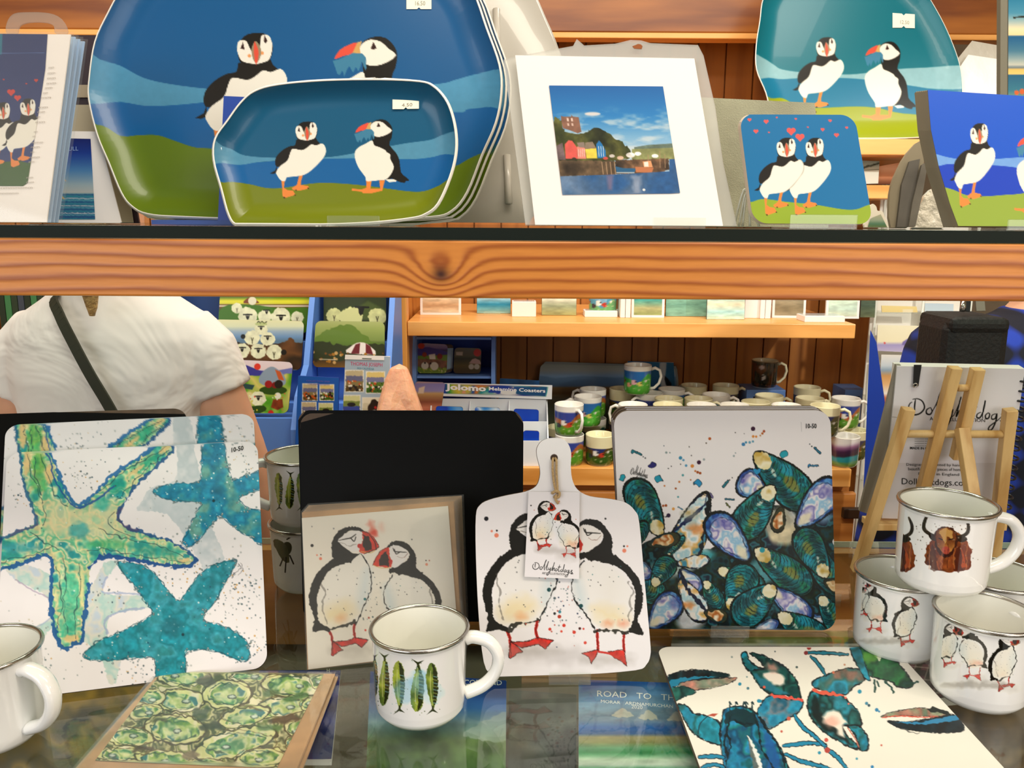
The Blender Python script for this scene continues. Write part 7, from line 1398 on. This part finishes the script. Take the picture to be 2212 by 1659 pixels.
def p_jol(a):
    a.poly([(900, 800), (1220, 800), (1220, 880), (900, 880)], ['2c4cb0', '3ca848', 'f0d848', '2860c0', 'f08830', '1c9ca8', 'e8e8c8', '24389c'], wob=3); a.poly([(1060, 828), (1100, 832), (1100, 850), (1055, 848)], ['1c3ca0', '2848b0']); a.poly([(1110, 835), (1182, 836), (1178, 856), (1110, 852)], ['18307c', '1c5c8c', '2c4cb0'])
    a.poly([(1082, 843), (1115, 844), (1114, 857), (1080, 855)], 'f4f6f4'); a.dots([(1002, 848, 4, 'f4b080')])
face('header_print', ph_, outl(ph_, [(957, 829), (1185, 835), (1180, 857), (953, 850)]), .0012, p_jol, MATTE, c, .0004)
text(c, ph_, [('Jolomo', 962, 841, 1050, 845, 12, 0, .04), ('Melamine Coasters', 1056, 843, 1178, 848, 7.5, 0, .02)], mat('bright_white_ink', 'ffffff', .5), off=.001)
def p_bl(a): a.poly([(900, 860), (1220, 860), (1220, 1000), (900, 1000)], ['1c50c8', '1840b8', '2c88e0', 'e0f0f8', '1c5cd0', '0c3cb0'], wob=2)
for k, (x0, x1, y, zz, nm) in enumerate(((942, 1000, 877, yf+.07, 'left'), (1026, 1080, 879, yf+.07, 'middle'), (1110, 1164, 883, yf+.07, 'right'))):
    pk = lean_at(zz, base_z+.0045, 7); board('blue sea coaster in the %s compartment of the white coaster box' % nm, pk, [(x0, y), (x1, y+2), (x1-2, 970), (x0-3, 970)], .006, p_bl, .0015, 'blue coasters in the white box', name='coaster', t=.006)
pk = lean_at(yf+.022, base_z+.0045, 7); board('blue sea coaster in the lower right compartment of the white coaster box', pk, [(1132, 930), (1165, 931), (1163, 1010), (1100, 1010)], .006, p_bl, .0015, 'blue coasters in the white box', name='coaster', t=.006)

# ---------------------------------------------------------------- pink salt rock
SALT = mat('salt_crystal', 'f6b08c', .45, coat=.2, bump=.5, bscale=35, var=.14, vscale=14, sss=.4, emit=0)
YL = 1.54; xr = float(hy(864, 850, YL)[0]); TT = .875; ztop = float(hy(858, 786, YL)[2]); zbr = TT
c = thing('salt_rock_lamp', 'rough pink orange salt crystal in front of the pine post', 'lamp', (xr, YL, TT))
R = random.Random(11); b = MB(); prof = [(.0, .02), (.048, .02), (.055, .06), (.056, .11), (.053, .16), (.047, .205), (.036, .235), (.026, .262), (.017, .278), (0.0005, .284)]; k = 13; Hs = (ztop-TT)/.284
vs = []
for r, z in prof:
    for j in range(k):
        t = 2*math.pi*j/k; rr = r*(1+.13*math.sin(3*t+z*14)+R.uniform(-.07, .07)); vs.append((xr+rr*math.cos(t)+.0, YL+rr*.85*math.sin(t), TT+z*Hs))
fs = [(i*k+j, i*k+(j+1) % k, (i+1)*k+(j+1) % k, (i+1)*k+j) for i in range(len(prof)-1) for j in range(k)]; b.add(vs, fs); b.build('crystal', SALT, c, .004)
MB().lathe((xr, YL, TT), [(.0005, 0), (.055, 0), (.058, .006), (.055, .0195), (.0005, .0195)], 32).build('base', PINEV, c)
# ---------------------------------------------------------------- blue placemat stand on the left table
LB = mat('stand_blue', '5c8cdc', .45)
c = thing('placemat_stand', 'light blue stepped card stand holding sheep placemats on the left', 'display stand', (-.85, 1.75, TT))
xl = float(hy(478, 800, 1.75)[0]); xm = -.428; xr2 = float(hy(842, 800, 1.75)[0])
def sidep(x, t=.012):
    q = [(x, 1.60, TT), (x, 1.60, 1.09), (x, 1.64, 1.15), (x, 1.72, 1.20), (x, 1.80, 1.34), (x, 1.86, 1.46), (x, 1.90, 1.46), (x, 1.90, TT)]
    MB().prism(q, [(p[0]+t, p[1], p[2]) for p in q]).build('side', LB, c)
for x in (xl-.15, xm-.012, xr2-.004): sidep(x)
MB().b2((xl-.137, 1.885, TT), (xr2-.005, 1.899, 1.42)).build('back', mat('stand_navy', '1c3c6c', .5), c)
lz = [float(hy(570, 897, 1.63)[2]), 1.12, 1.24]
for xa_, xb_ in ((xl-.137, xm-.013), (xm+.001, xr2-.005)):
    for y_, z_ in ((1.62, lz[0]-.004), (1.71, lz[1]), (1.79, lz[2])): MB().b2((xa_, y_, TT+.001), (xb_, y_+.01, z_)).build('tier_front', LB, c); MB().b2((xa_, y_+.0101, z_-.012), (xb_, y_+.079, z_-.006)).build('tier', LB, c)
def mat_at(label, y, z, lean, q, fn, step=.0012, r=.012, group='sheep placemats on the blue stand'):
    pl = lean_at(y, z, lean); board(label, pl, q, r, fn, step, group, name='placemat', t=.003); return pl
def p_m1_(a):  # picnic sheep
    a.bandY([(778, 'e8dce4'), (800, 'e4d4d8')]); a.poly([(490, 800), (520, 790), (560, 800), (600, 800), (640, 796), (640, 830), (490, 830)], '6c74b8', sm=3); a.poly([(490, 785), (520, 785), (560, 800), (575, 806), (550, 822), (490, 815)], '3c3c98', sm=3); a.dots([(556, 792, 7, 'e03c2c')])
    a.poly([(490, 806), (560, 812), (640, 806), (640, 920), (490, 920)], ['8ab83c', 'd8cc70', '4c9c1c', 'e0d488', '58a820'], wob=2); a.poly([(560, 826), (566, 805), (585, 792), (600, 798), (614, 812), (616, 830), (590, 838)], '8ca0b4', sm=3).poly([(594, 798), (606, 803), (614, 822), (602, 820)], 'c85c2c'); a.ell(590, 843, 30, 10, '2c4c10'); a.dots([(580, 830, 8, '9c1c1c'), (594, 832, 7, '7c1814'), (602, 830, 9, '241c14')])
    a.poly([(524, 828), (550, 832), (545, 842), (520, 838)], '2c4c4c'); a.ell(530, 860, 26, 12, 'e4d898', wob=3, soft=4); sheep(a, 558, 861, 17, True, 0, -3); a.ell(558, 884, 18, 9, '2c4c14', wob=2); a.poly([(590, 863), (610, 862), (612, 880), (600, 886), (585, 880)], '7c3414', tex=.3); a.dots([(600, 855, 7, 'e8e8d8'), (585, 892, 6, 'c8281c')]); a.speck(24, (510, 850, 635, 896), (1, 2), ['f0f0e0', 'd8c83c', 'e84c3c'], 4)
def p_m2_(a):  # sheep pyramid
    a.bandY([(690, 'e8e8b8'), (705, 'dce4c0'), (716, '9cb4c8'), (728, '6c94c0'), (736, '5c7c98')]); a.poly([(440, 730), (500, 738), (560, 745), (600, 742), (620, 736), (630, 728), (636, 738), (670, 742), (670, 800), (440, 800)], ['4c3018', '2c2010', '6c4420', '3c2814'], wob=2)
    for x, y, r, f in ((564, 711, 14, True), (545, 730, 17, False), (578, 732, 16, True), (523, 757, 17, True), (558, 759, 17, True), (592, 761, 17, False)): sheep(a, x, y, r, f, 0, -4)
    a.dots([(525, 727, 5, '14140e'), (613, 761, 6, '14140e')]); a.line([(556, 697), (559, 694), (562, 698), (566, 694), (570, 698), (576, 695)], 1.8, '1c200c'); a.ell(564, 700, 13, 4, '9cb060', a=.6)
def p_m3_(a):  # flock at the top
    a.bandY([(640, '3c5c10'), (645, '8ca41c'), (650, 'e8e434'), (656, 'd8d838'), (658, '6c4c20'), (661, 'f0e8d8'), (664, '6c4418'), (670, '3c6410'), (700, '3c7010')]); a.poly([(480, 664), (540, 658), (600, 665), (680, 668), (680, 720), (480, 720)], '42740f', sm=3); a.poly([(526, 655), (532, 646), (542, 642), (556, 650), (558, 655)], '7c3c14', sm=2).dots([(545, 650, 9, 'e8e4c8')])
    for x, y, r, f in ((512, 666, 12, False), (535, 682, 20, True), (572, 684, 15, True), (607, 684, 21, True), (642, 686, 14, False)): sheep(a, x, y, r, f, 4 if x == 572 else 0, -12 if x == 572 else 0)
def p_m4_(a):  # hill and umbrella
    a.bandY([(692, 'b0b878'), (710, '98a85c'), (735, '7c9048'), (745, '3c4c1c'), (758, '282c14'), (775, '3c2c10'), (795, '7c5418')]); a.poly([(690, 722), (710, 712), (735, 702), (755, 702), (775, 712), (800, 735), (845, 748), (845, 760), (665, 760), (668, 745)], '5c7c28', sm=3, wob=3, a=.85); a.poly([(665, 742), (700, 738), (740, 746), (800, 742), (845, 752), (845, 775), (665, 775)], '2c3414', sm=3, wob=3)
    a.poly([(748, 762), (756, 750), (770, 741), (786, 740), (800, 748), (812, 766)], 'ece4dc', sm=2); a.poly([(758, 764), (768, 744), (778, 741), (776, 764)], '6c1c24').poly([(790, 764), (790, 742), (800, 748), (806, 766)], '6c1c24'); a.speck(40, (660, 760, 845, 795), (1.5, 4), ['a8701c', '7c4c14', 'c8a060', '2c2410'], 4); a.line([(690, 776), (725, 777)], 1.5, 'e8e0c8', sm=0)
def p_m5_(a):
    a.bandY([(640, '2c3414'), (670, '2c3c14'), (700, '2c3410')]); a.poly([(770, 665), (795, 650), (830, 668), (845, 690), (760, 690)], '4c5c28', a=.8, soft=5)
    for x, y, r, f in ((722, 682, 17, False), (758, 685, 24, False), (815, 684, 20, False)): sheep(a, x, y, r, f, col='d4d898')
    a.ell(758, 685, 26, 17, 'd4d898', wob=2); a.poly([(774, 662), (788, 662), (784, 678), (779, 682), (775, 676)], '14140e').line([(768, 663), (796, 664)], 4, '14140e')
mat_at('sheep picnic placemat with a purple sky, lowest on the blue stand', 1.635, lz[0]+.003, 14, [(476, 776), (633, 782), (622, 897), (462, 893)], p_m1_)
mat_at('placemat with a pyramid of sheep on the blue stand', 1.725, lz[1]+.003, 14, [(462, 690), (657, 693), (650, 800), (455, 797)], p_m2_)
mat_at('green hill placemat with a row of sheep, highest on the blue stand left', 1.805, lz[2]+.003, 12, [(480, 560), (674, 562), (664, 720), (470, 720)], p_m3_)
mat_at('green moor placemat with a striped umbrella on the blue stand right', 1.725, lz[1]+.003, 14, [(682, 693), (831, 695), (831, 795), (675, 793)], p_m4_)
mat_at('dark placemat with three pale sheep at the top right of the blue stand', 1.805, lz[2]+.003, 12, [(699, 560), (834, 562), (834, 722), (699, 722)], p_m5_)
# calendars in front of the stand
def cal(label, y, q, base, m, title, tc, pics, thick=.006):
    pl = lean_at(y, TT+.0005, 4); c = thing('calendar', label, 'calendar', pl.at(*[float(v[0]) for v in pl.hit([(q[0][0]+q[1][0])/2], [1000])]), 'calendars on the left table'); O = outl(pl, q); slab('pad', pl, O, thick, m, c, -.0003)
    def p(a):
        a.fill(lambda X, Y, C: np.broadcast_to(hx(base), C.shape))
        for (x0, y0, x1, y1, k) in pics:
            a.poly([(x0-2, y0-2), (x1+2, y0-2), (x1+2, y1+2), (x0-2, y1+2)], 'f0ecdc'); h = y1-y0; cs = [['c8b890', '6c6c8c', '8c7c4c', '5c4820'], ['e8d080', '7c7ca0', '5c7c24', '3c6414'], ['d8d898', '7c8c40', '3c4ca0', '1c2c8c'], ['ece4c8', 'd8d0b0', 'c8c0a0', 'b8b090']][k]
            for j, cc in enumerate(cs): a.poly([(x0, y0+h*j/4), (x1, y0+h*j/4), (x1, y1), (x0, y1)], cc, wob=1)
            if k < 2: a.speck(26, (x0+2, y0+h*.5, x1-2, y1-2), (1, 3), ['f0ecd8', '241c14', 'c85c24'], int(x0))
            if k == 2: a.ell((x0+x1)/2, y0+h*.42, (x1-x0)*.25, h*.1, '20180c')
            if k == 3: a.ell((x0+x1)/2+4, y0+h*.5, 12, 19, '2c1c10', wob=4).ell((x0+x1)/2+6, y0+h*.75, 8, 8, 'e8e8e4'); a.dots([((x0+x1)/2-8, y0+h*.8, 5, 'c8281c'), ((x0+x1)/2+8, y0+h*.45, 3, 'b8241c')])
    face('cover', pl, O, .0012, p, PAINT, c); text(c, pl, title, tc); return c, pl
z0 = TT
qb = [(644, 812), (732, 816), (728, 1000), (636, 1000)]
c1, _ = cal('blue card calendar with four little farm pictures leaning on the blue stand', 1.575, qb, '1c5cb8', BLUED, [('COLLECTION 2020', 662, 824, 712, 826, 3.5), ('THOMAS JOSEPH', 664, 831, 712, 833, 4)], mat('mauve_ink', '6c5cb0', .5), [(655, 828+2, 684, 864, 0), (692, 832, 720, 864, 1), (653, 870, 682, 905, 0), (690, 872, 718, 905, 2)])
c2_, _ = cal('pale grey calendar headed THOMAS JOSEPH behind the pink salt rock', 1.575, [(746, 768), (842, 770), (838, 1000), (736, 1000)], 'a9bccc', WHITE, [('THOMAS JOSEPH', 757, 789, 826, 792, 8), ], mat('red_ink', 'c02c5c', .5), [(747, 801, 784, 845, 0), (792, 804, 830, 848, 1), (741, 855, 777, 900, 2), (784, 860, 822, 905, 3)])
text(c2_, _, [('2020 CALENDAR', 771, 797, 808, 799, 4)], mat('green_ink', '2c7c8c', .5)); slab('top_strip', _, outl(_, [(746, 766), (830, 769), (830, 778), (745, 776)]), .001, WHITE, c2_, .0012)
slab('hanging_slot', _, outl(_, [(783, 773), (803, 774), (803, 776), (782, 775)]), .0003, mat('slot_grey', '5c6458', .6), c2_, .0016)
# low packs on the table corner
o_ = 0
for k, (z, cs, l) in enumerate(((.004, ['5c9c30', 'a8b86c', '7c5c8c', '3c7c2c'], 'clear topped pack of green cards at the table corner, uppermost'), (0, ['8c7c4c', '5c6c2c', 'c8a070'], 'brown and green pack of cards at the table corner, undermost'))):
    zz = TT+.0005+(.05 if k == 0 else 0); A = hp(560, 950, zz); c = thing('card_pack', l, 'cards', (-.49, 1.54, zz), 'card packs at the table corner')
    bx = (-.50, 1.482, zz), (-.36, 1.565, zz+.047); MB().b2(*bx).build('pack', mat('pack_side%d' % k, ['9c8c44', '4c5c20'][k], .5, var=.5, vscale=60), c, .001)
    pl = flat(bx[1][2]+.0006); O = np.array([[bx[0][0], bx[1][1]], [bx[1][0], bx[1][1]], [bx[1][0], bx[0][1]], [bx[0][0], bx[0][1]]]); face('top_print', pl, O, .002, lambda a, cs=cs: a.poly([(400, 700), (900, 700), (900, 1200), (400, 1200)], cs, wob=2), PAINT, c, 0)

# ---------------------------------------------------------------- card rack at the right
YK = 2.1
c = thing('card_rack', 'clear wire card rack in bright light at the right', 'rack', (1.05, YK, 0)); CW_ = mat('clear_bar', 'd8dcd0', .15, coat=.8)
for x in (1888, 1990, 2092): P = hy(x, 700, YK); MB().tube([(P[0], YK, 0), (P[0], YK, 1.62)], .004, 8).build('upright', CW_, c)
pr = lean_at(YK+.0, .0, 0)
for z in (.62, .84, 1.06, 1.28, 1.5): MB().b2((float(hy(1888, 700, YK)[0]), YK-.012, z-.003), (float(hy(2092, 700, YK)[0]), YK+.03, z)).build('shelf_lip', ACRYL, c)
MB().b2((float(hy(1890, 700, YK)[0]), YK+.031, .55), (float(hy(2090, 700, YK)[0]), YK+.036, 1.56)).build('backing_board', mat('pale_backing', 'ece8dc', .6), c)
MB().b2((float(hy(1888, 700, YK)[0])-.02, YK-.15, 0), (float(hy(2092, 700, YK)[0])+.02, YK+.15, .02)).build('foot', DARK, c)
def rc(label, q, stops, extra=None, z=.0, d=0, base='f0e8c8'):
    pl = lean_at(YK-.018-d, z+.001, 3); O = outl(pl, q); c_ = thing('rack_card', label, 'card', pl.at(O[:, 0].mean(), O[:, 1].min()), 'cards in the right hand rack'); slab('card', pl, O, .002, WHITE, c_, -.0003)
    def p(a):
        a.bandY(stops)
        if extra: extra(a)
    face('picture', pl, O, .0016, p, PAINT, c_)
rc('pale yellow card at the top of the right hand rack', [(1904, 660), (1980, 662), (1980, 705), (1903, 703)], [(660, 'f0dc98'), (700, 'ecd080')], lambda a: a.poly([(1950, 668), (1972, 668), (1972, 680), (1950, 680)], 'f4e8c0'), 1.28)
rc('cream card with a lilac sea and red sails in the right hand rack', [(1896, 702), (1986, 704), (1988, 762), (1894, 758)], [(700, 'f6f0d0'), (738, 'f4ecc8'), (745, 'a8a0d0'), (762, 'c8bcd8')], lambda a: (a.poly([(1948, 745), (1960, 732), (1985, 730), (1988, 748)], '7c70b0', sm=2), a.dots([(1911, 741, 2, 'e04848'), (1970, 743, 4, 'e04848')])), 1.06, .008)
rc('pale blue card with a sand strip, lowest in the right hand rack', [(1904, 766), (2026, 768), (2030, 870), (1900, 868)], [(764, 'ece8e0'), (790, 'c8d4dc'), (800, '8ca4b8'), (812, 'd09c60'), (830, 'e8b880'), (850, 'f4f0e8'), (860, 'c86c4c')], None, .84, .014)
rc('white and blue framed sea card right of the lilac one in the rack', [(1998, 655), (2060, 656), (2058, 735), (1996, 732)], [(654, 'c8dce8'), (675, 'd0e4ec'), (735, 'c4d8e4')], lambda a: a.poly([(2008, 676), (2060, 678), (2058, 712), (2009, 710)], ['5c6c7c', 'c8b070', '3c5c7c']), 1.06)
rc('narrow orange yellow card beside the hanging black bag', [(2008, 726), (2050, 728), (2050, 790), (2008, 788)], [(724, 'f0c878'), (790, 'e8c488')], None, .95, .006)
rc('deep sand card at the bottom of the right hand rack', [(1906, 850), (1990, 852), (1990, 960), (1903, 955)], [(850, 'f4ece4'), (868, 'd07050'), (900, 'c8a078'), (960, 'e8d8b8')], None, .62, .02)
# green book spines and a dark recess seen at the far left
for k in range(9):
    P = hy(2+k*14, 700, 2.2); o = MB().b2((P[0]-.0, 2.2, 1.18), (P[0]+.0155, 2.33, 1.44+.01*(k % 3))).build('book', mat('spine%d' % (k % 4), ['1c2c14', '3c7c48', '24361c', '3c4450'][k % 4], .5)); tag(o, '%s book spine standing behind the left shoulder, number %s from the left' % (['dark green', 'bright green', 'olive', 'slate grey'][k % 4], ['one', 'two', 'three', 'four', 'five', 'six', 'seven', 'eight', 'nine'][k]), 'book', 'book spines at the far left')
P = hy(-40, 700, 2.2); Q = hy(140, 700, 2.2); o = MB().b2((P[0]-.2, 2.19, 1.15), (Q[0]+.02, YB, 1.1795)).build('shelf_board', FAS); tag(o, 'dark pine shelf under the book spines at far left', 'shelf')

o = MB().b2((.92, 1.56, .76), (1.32, 1.80, .79)).b2((.94, 1.58, 0), (1.30, 1.78, .76)).build('low_bench', PINE, bevel=.003); tag(o, 'low pine bench behind the counter at the right', 'bench')
# ---------------------------------------------------------------- people
SKIN = mat('skin', 'dda888', .5, sss=.15, var=.05, vscale=12); TEE = mat('white_cotton', 'f0eeea', .85, bump=.55, bscale=5, var=.02); [setattr(n.inputs['Distance'], 'default_value', .055) for n in TEE.node_tree.nodes if n.type == 'BUMP']; [setattr(n.inputs['Distortion'], 'default_value', .9) for n in TEE.node_tree.nodes if n.type == 'TEX_NOISE']
def limb(b, P, r, n=5):
    P = np.array(P, float); r = np.array(r, float); Q = cr(P, n, False) if len(P) > 2 else P; R_ = np.interp(np.linspace(0, len(P)-1, len(Q)), range(len(P)), r); b.tube([tuple(p) for p in Q], R_, 14)
    for i in (0, -1): b.ball(Q[i], R_[i], 12)
def torso(b, X, Y, rings, k=32):
    """rings: (z, half width, half depth, y shift)"""
    vs = [(X+w*math.copysign(abs(math.cos(t))**.85, math.cos(t)), Y+s+d*math.copysign(abs(math.sin(t))**.9, math.sin(t)), z) for z, w, d, s in rings for t in np.linspace(0, 2*math.pi, k+1)[:-1]]
    fs = [(i*k+j, i*k+(j+1) % k, (i+1)*k+(j+1) % k, (i+1)*k+j) for i in range(len(rings)-1) for j in range(k)] + [tuple(range(k))[::-1], tuple((len(rings)-1)*k+j for j in range(k))]; b.add(vs, fs, True)
SHW = .165
def arm_pts(X, Y, s, drop, fwd=0.0):
    sh = (X+s*SHW, Y, 1.285); el = (X+s*drop, Y+.01+fwd*.3, 1.03); wr = (X+s*(drop+.015), Y+.05+fwd, .83); return sh, el, wr
def hand(b, wr, s, Y):
    x, y, z = wr; limb(b, [(x, y, z+.01), (x, y+.005, z-.04), (x-s*.002, y+.01, z-.075)], [.024, .031, .03])
    for k, (dy, L) in enumerate(((-.022, .07), (-.007, .082), (.009, .077), (.024, .058))): limb(b, [(x, y+.01+dy, z-.07), (x-s*.006, y+.012+dy, z-.07-L*.5), (x-s*.016, y+.016+dy, z-.07-L)], [.0095, .009, .0075], 3)
    limb(b, [(x-s*.005, y-.018, z-.03), (x-s*.014, y-.038, z-.055), (x-s*.02, y-.046, z-.085)], [.012, .0105, .008], 3)
def person(label, X, Y, shirt, trouser, haircol, long_sleeve=False, drop=.205, pony=True, sx=1.0, faceaway=True, grow=1.0):
    t = thing('person', label, 'person', (X, Y, 0)); b = MB(); g = 1 if faceaway else -1
    torso(b, X, Y, [(.84, .155*sx, .1, 0), (.93, .165*sx, .105, 0), (1.03, .135*sx, .095, 0), (1.15, .145*sx, .1, 0), (1.25, .165*sx, .095, 0), (1.30, .16*sx, .08, 0), (1.345, .085, .06, 0), (1.38, .05, .05, 0)])
    limb(b, [(X, Y, 1.33), (X, Y+.005, 1.42), (X, Y+g*.012, 1.50)], [.058, .052, .055]); b.ball((X, Y+g*.015, 1.565), .088, 20, (.86, 1.03, 1.25)); b.ball((X, Y+g*.03, 1.50), .05, 14, (1, 1.1, .9))
    b.ball((X, Y+g*.108, 1.555), .014, 10, (.8, 1.1, 1.4))                      # nose
    for s in (-1, 1): b.ball((X+s*.077, Y+g*.01, 1.56), .02, 10, (.45, .8, 1.3))  # ears
    for s in (-1, 1):
        sh, el, wr = arm_pts(X, Y, s, drop); limb(b, [(sh[0]-s*.01, sh[1], sh[2]-.02), (sh[0]+(el[0]-sh[0])*.4, sh[1], sh[2]+(el[2]-sh[2])*.4), el, wr], [.038, .046, .037, .025]); hand(b, wr, s, Y)
        limb(b, [(X+s*.085, Y, .86), (X+s*.09, Y+g*.01, .48), (X+s*.095, Y-g*.01, .09)], [.085, .055, .038]); limb(b, [(X+s*.097, Y-g*.03, .045), (X+s*.1, Y+g*.13, .03)], [.036, .028])
    b.build('body', SKIN, t, remesh=.0055, smoothit=3)
    for s in (-1, 1): MB().ball((X+s*.031, Y+g*.098, 1.578), .0115, 12).build('eye', mat('eye_white', 'f0ece8', .2), t)
    MB().tube(cr([(X-.022, Y+g*.102, 1.512), (X, Y+g*.108, 1.509), (X+.022, Y+g*.102, 1.512)], 3, False), .0045, 8).build('mouth', mat('lips', 'b0605c', .5), t)
    h = MB(); h.ball((X, Y-g*.008, 1.585), .098, 20, (.9, 1.03, 1.18)); h.ball((X, Y-g*.045, 1.54), .075, 16, (1, .8, 1.2)) 
    if pony: limb(h, [(X+.03, Y-g*.095, 1.56), (X+.035, Y-g*.13, 1.46), (X+.03, Y-g*.125, 1.38), (X+.026, Y-g*.115, 1.326)], [.03, .027, .016, .005])
    hr = h.build('hair', mat('hair_'+haircol, haircol, .5, bump=.8, bscale=160, var=.2, vscale=60), t, remesh=.006, smoothit=2)
    s_ = MB(); torso(s_, X, Y, [(.86, .178*sx, .118, 0), (.95, .18*sx, .12, 0), (1.05, .163*sx, .116, 0), (1.15, .168*sx, .118, 0), (1.23, .186*sx, .112, 0), (1.285, .186*sx, .1, 0), (1.315, .165*sx, .088, 0), (1.34, .12*sx, .075, 0), (1.358, .078, .064, 0), (1.366, .07, .06, 0)])
    for s in (-1, 1):
        sh, el, wr = arm_pts(X, Y, s, drop); sh = np.array(sh); el = np.array(el); wr = np.array(wr)
        if long_sleeve: limb(s_, [sh+[0, 0, .002], el, wr+(el-wr)*.1], [.064, .055, .04])
        else: m = sh+(el-sh)*.36; limb(s_, [sh+[-s*.03, 0, -.006], sh+(el-sh)*.12], [.057, .059]); s_.tube([tuple(sh+[-s*.02, 0, 0]), tuple(sh+(el-sh)*.12), tuple(m)], [.056, .059, .058], 20)
    s_.build('shirt', shirt, t, remesh=.006, smoothit=4)
    tr = MB(); torso(tr, X, Y, [(.78, .17*sx, .115, 0), (.88, .172*sx, .112, 0), (.95, .165*sx, .108, 0)])
    for s in (-1, 1): limb(tr, [(X+s*.088, Y, .84), (X+s*.092, Y+g*.01, .48), (X+s*.095, Y-g*.01, .11)], [.1, .07, .055])
    tr.build('trousers', trouser, t, remesh=.008, smoothit=3)
    for s in (-1, 1): q = MB(); limb(q, [(X+s*.097, Y-g*.035, .045), (X+s*.1, Y+g*.05, .046), (X+s*.102, Y+g*.14, .036)], [.044, .044, .034]); q.build('shoe', mat('shoe_dark', '1c1c20', .5), t, remesh=.006, smoothit=2)
    return t
XW = float(hy(262, 700, 1.5)[0])-.012; YW = 1.30; SHW = .124
XW = float(hy(252, 760, YW)[0])
pw = person('person seen from behind in a white t-shirt with a dark cross body strap', XW, YW, TEE, mat('denim', '2c3850', .8), 'c8a468', drop=.204, sx=.86)
ZS = 1.028; pw.scale = (1, 1, ZS); SHW = .165
# strap runs over the left shoulder and down across the back
def back_hit(x, y, d): P = hy(x, y, YW-.1); return P
pts = []
for x, y, yy in ((118, 640, -.062), (128, 680, -.098), (160, 745, -.118), (195, 810, -.126), (228, 865, -.128), (262, 925, -.127), (300, 990, -.125), (340, 1060, -.12)): pts.append(hy(x, y, YW+yy-.004))
pts = [np.array([pts[0][0]-.01, YW+.03, pts[0][2]+.012])]+pts
pts = [np.array([p[0], p[1], p[2]/ZS]) for p in pts]
m = MB(); Q = cr(pts, 5, False)
for i in range(len(Q)-1): m.bar(Q[i], Q[i]+(Q[i+1]-Q[i])*1.08, .015, .004, (0, -1, 0))
lab(m.build('bag_strap', mat('strap_olive', '2c3020', .7), pw), 'dark olive cross body bag strap')
# second shopper at the right: blue check jacket with a black bag
def tartan():
    m = mat('blue_check_cloth', '14246c', .9); nt = m.node_tree; N = nt.nodes; tc = N.new('ShaderNodeTexCoord'); b = N['Principled BSDF']; outs = []
    for ax in ('X', 'Z'):
        w = N.new('ShaderNodeTexWave'); w.bands_direction = ax; w.inputs['Scale'].default_value = 7.0; w.inputs['Distortion'].default_value = .3; nt.links.new(tc.outputs['Object'], w.inputs['Vector']); outs.append(w.outputs['Fac'])
    mm = N.new('ShaderNodeMath'); mm.operation = 'ADD'; nt.links.new(outs[0], mm.inputs[0]); nt.links.new(outs[1], mm.inputs[1]); r = N.new('ShaderNodeValToRGB'); dv = N.new('ShaderNodeMath'); dv.operation = 'MULTIPLY'; dv.inputs[1].default_value = .62; nt.links.new(mm.outputs[0], dv.inputs[0]); nt.links.new(dv.outputs[0], r.inputs[0])
    r.color_ramp.elements[0].color = L4('04061a'); r.color_ramp.elements[1].color = L4('15349a'); r.color_ramp.elements[0].position = .55; r.color_ramp.elements[1].position = 1.0; nt.links.new(r.outputs[0], b.inputs['Base Color']); return m
X2 = float(hy(2250, 800, 1.36)[0]); Y2 = 1.36
p2 = person('person in a dark blue check jacket at the right edge', X2, Y2, tartan(), mat('navy_trousers', '0c1018', .8), '2c1c14', True, .215, False, 1.05)
BAG = mat('black_nylon', '0b0b0e', .6, bump=.2, bscale=200)
c = thing('shoulder_bag', 'black boxy bag slung on the person in blue check', 'bag', hy(2075, 760, 1.14))
A = hy(2026, 668, 1.13); B = hy(2118, 800, 1.13); bag = MB().b2((A[0], 1.10, B[2]-.02), (B[0]+.02, 1.19, A[2]-.012)).build('pouch', BAG, c, .014)
MB().b2((A[0]+.004, 1.097, A[2]-.03), (B[0]+.016, 1.192, A[2]-.008)).build('flap', BAG, c, .008)
for x0, x1, m_ in ((2085, 2095, 'black_elastic'), (2118, 2108, 'grey_webbing')):
    P = hy(x0, 672, 1.13); Q2 = hy(x1, 560, 1.15); MB().bar(P, Q2, .012, .003, (0, -1, 0)).build('strap', mat(m_, '8c8478', .6), c)
MB().tube([hy(2079, 672, 1.12), hy(2081, 650, 1.125)], .004, 8).build('buckle', STEEL, c)
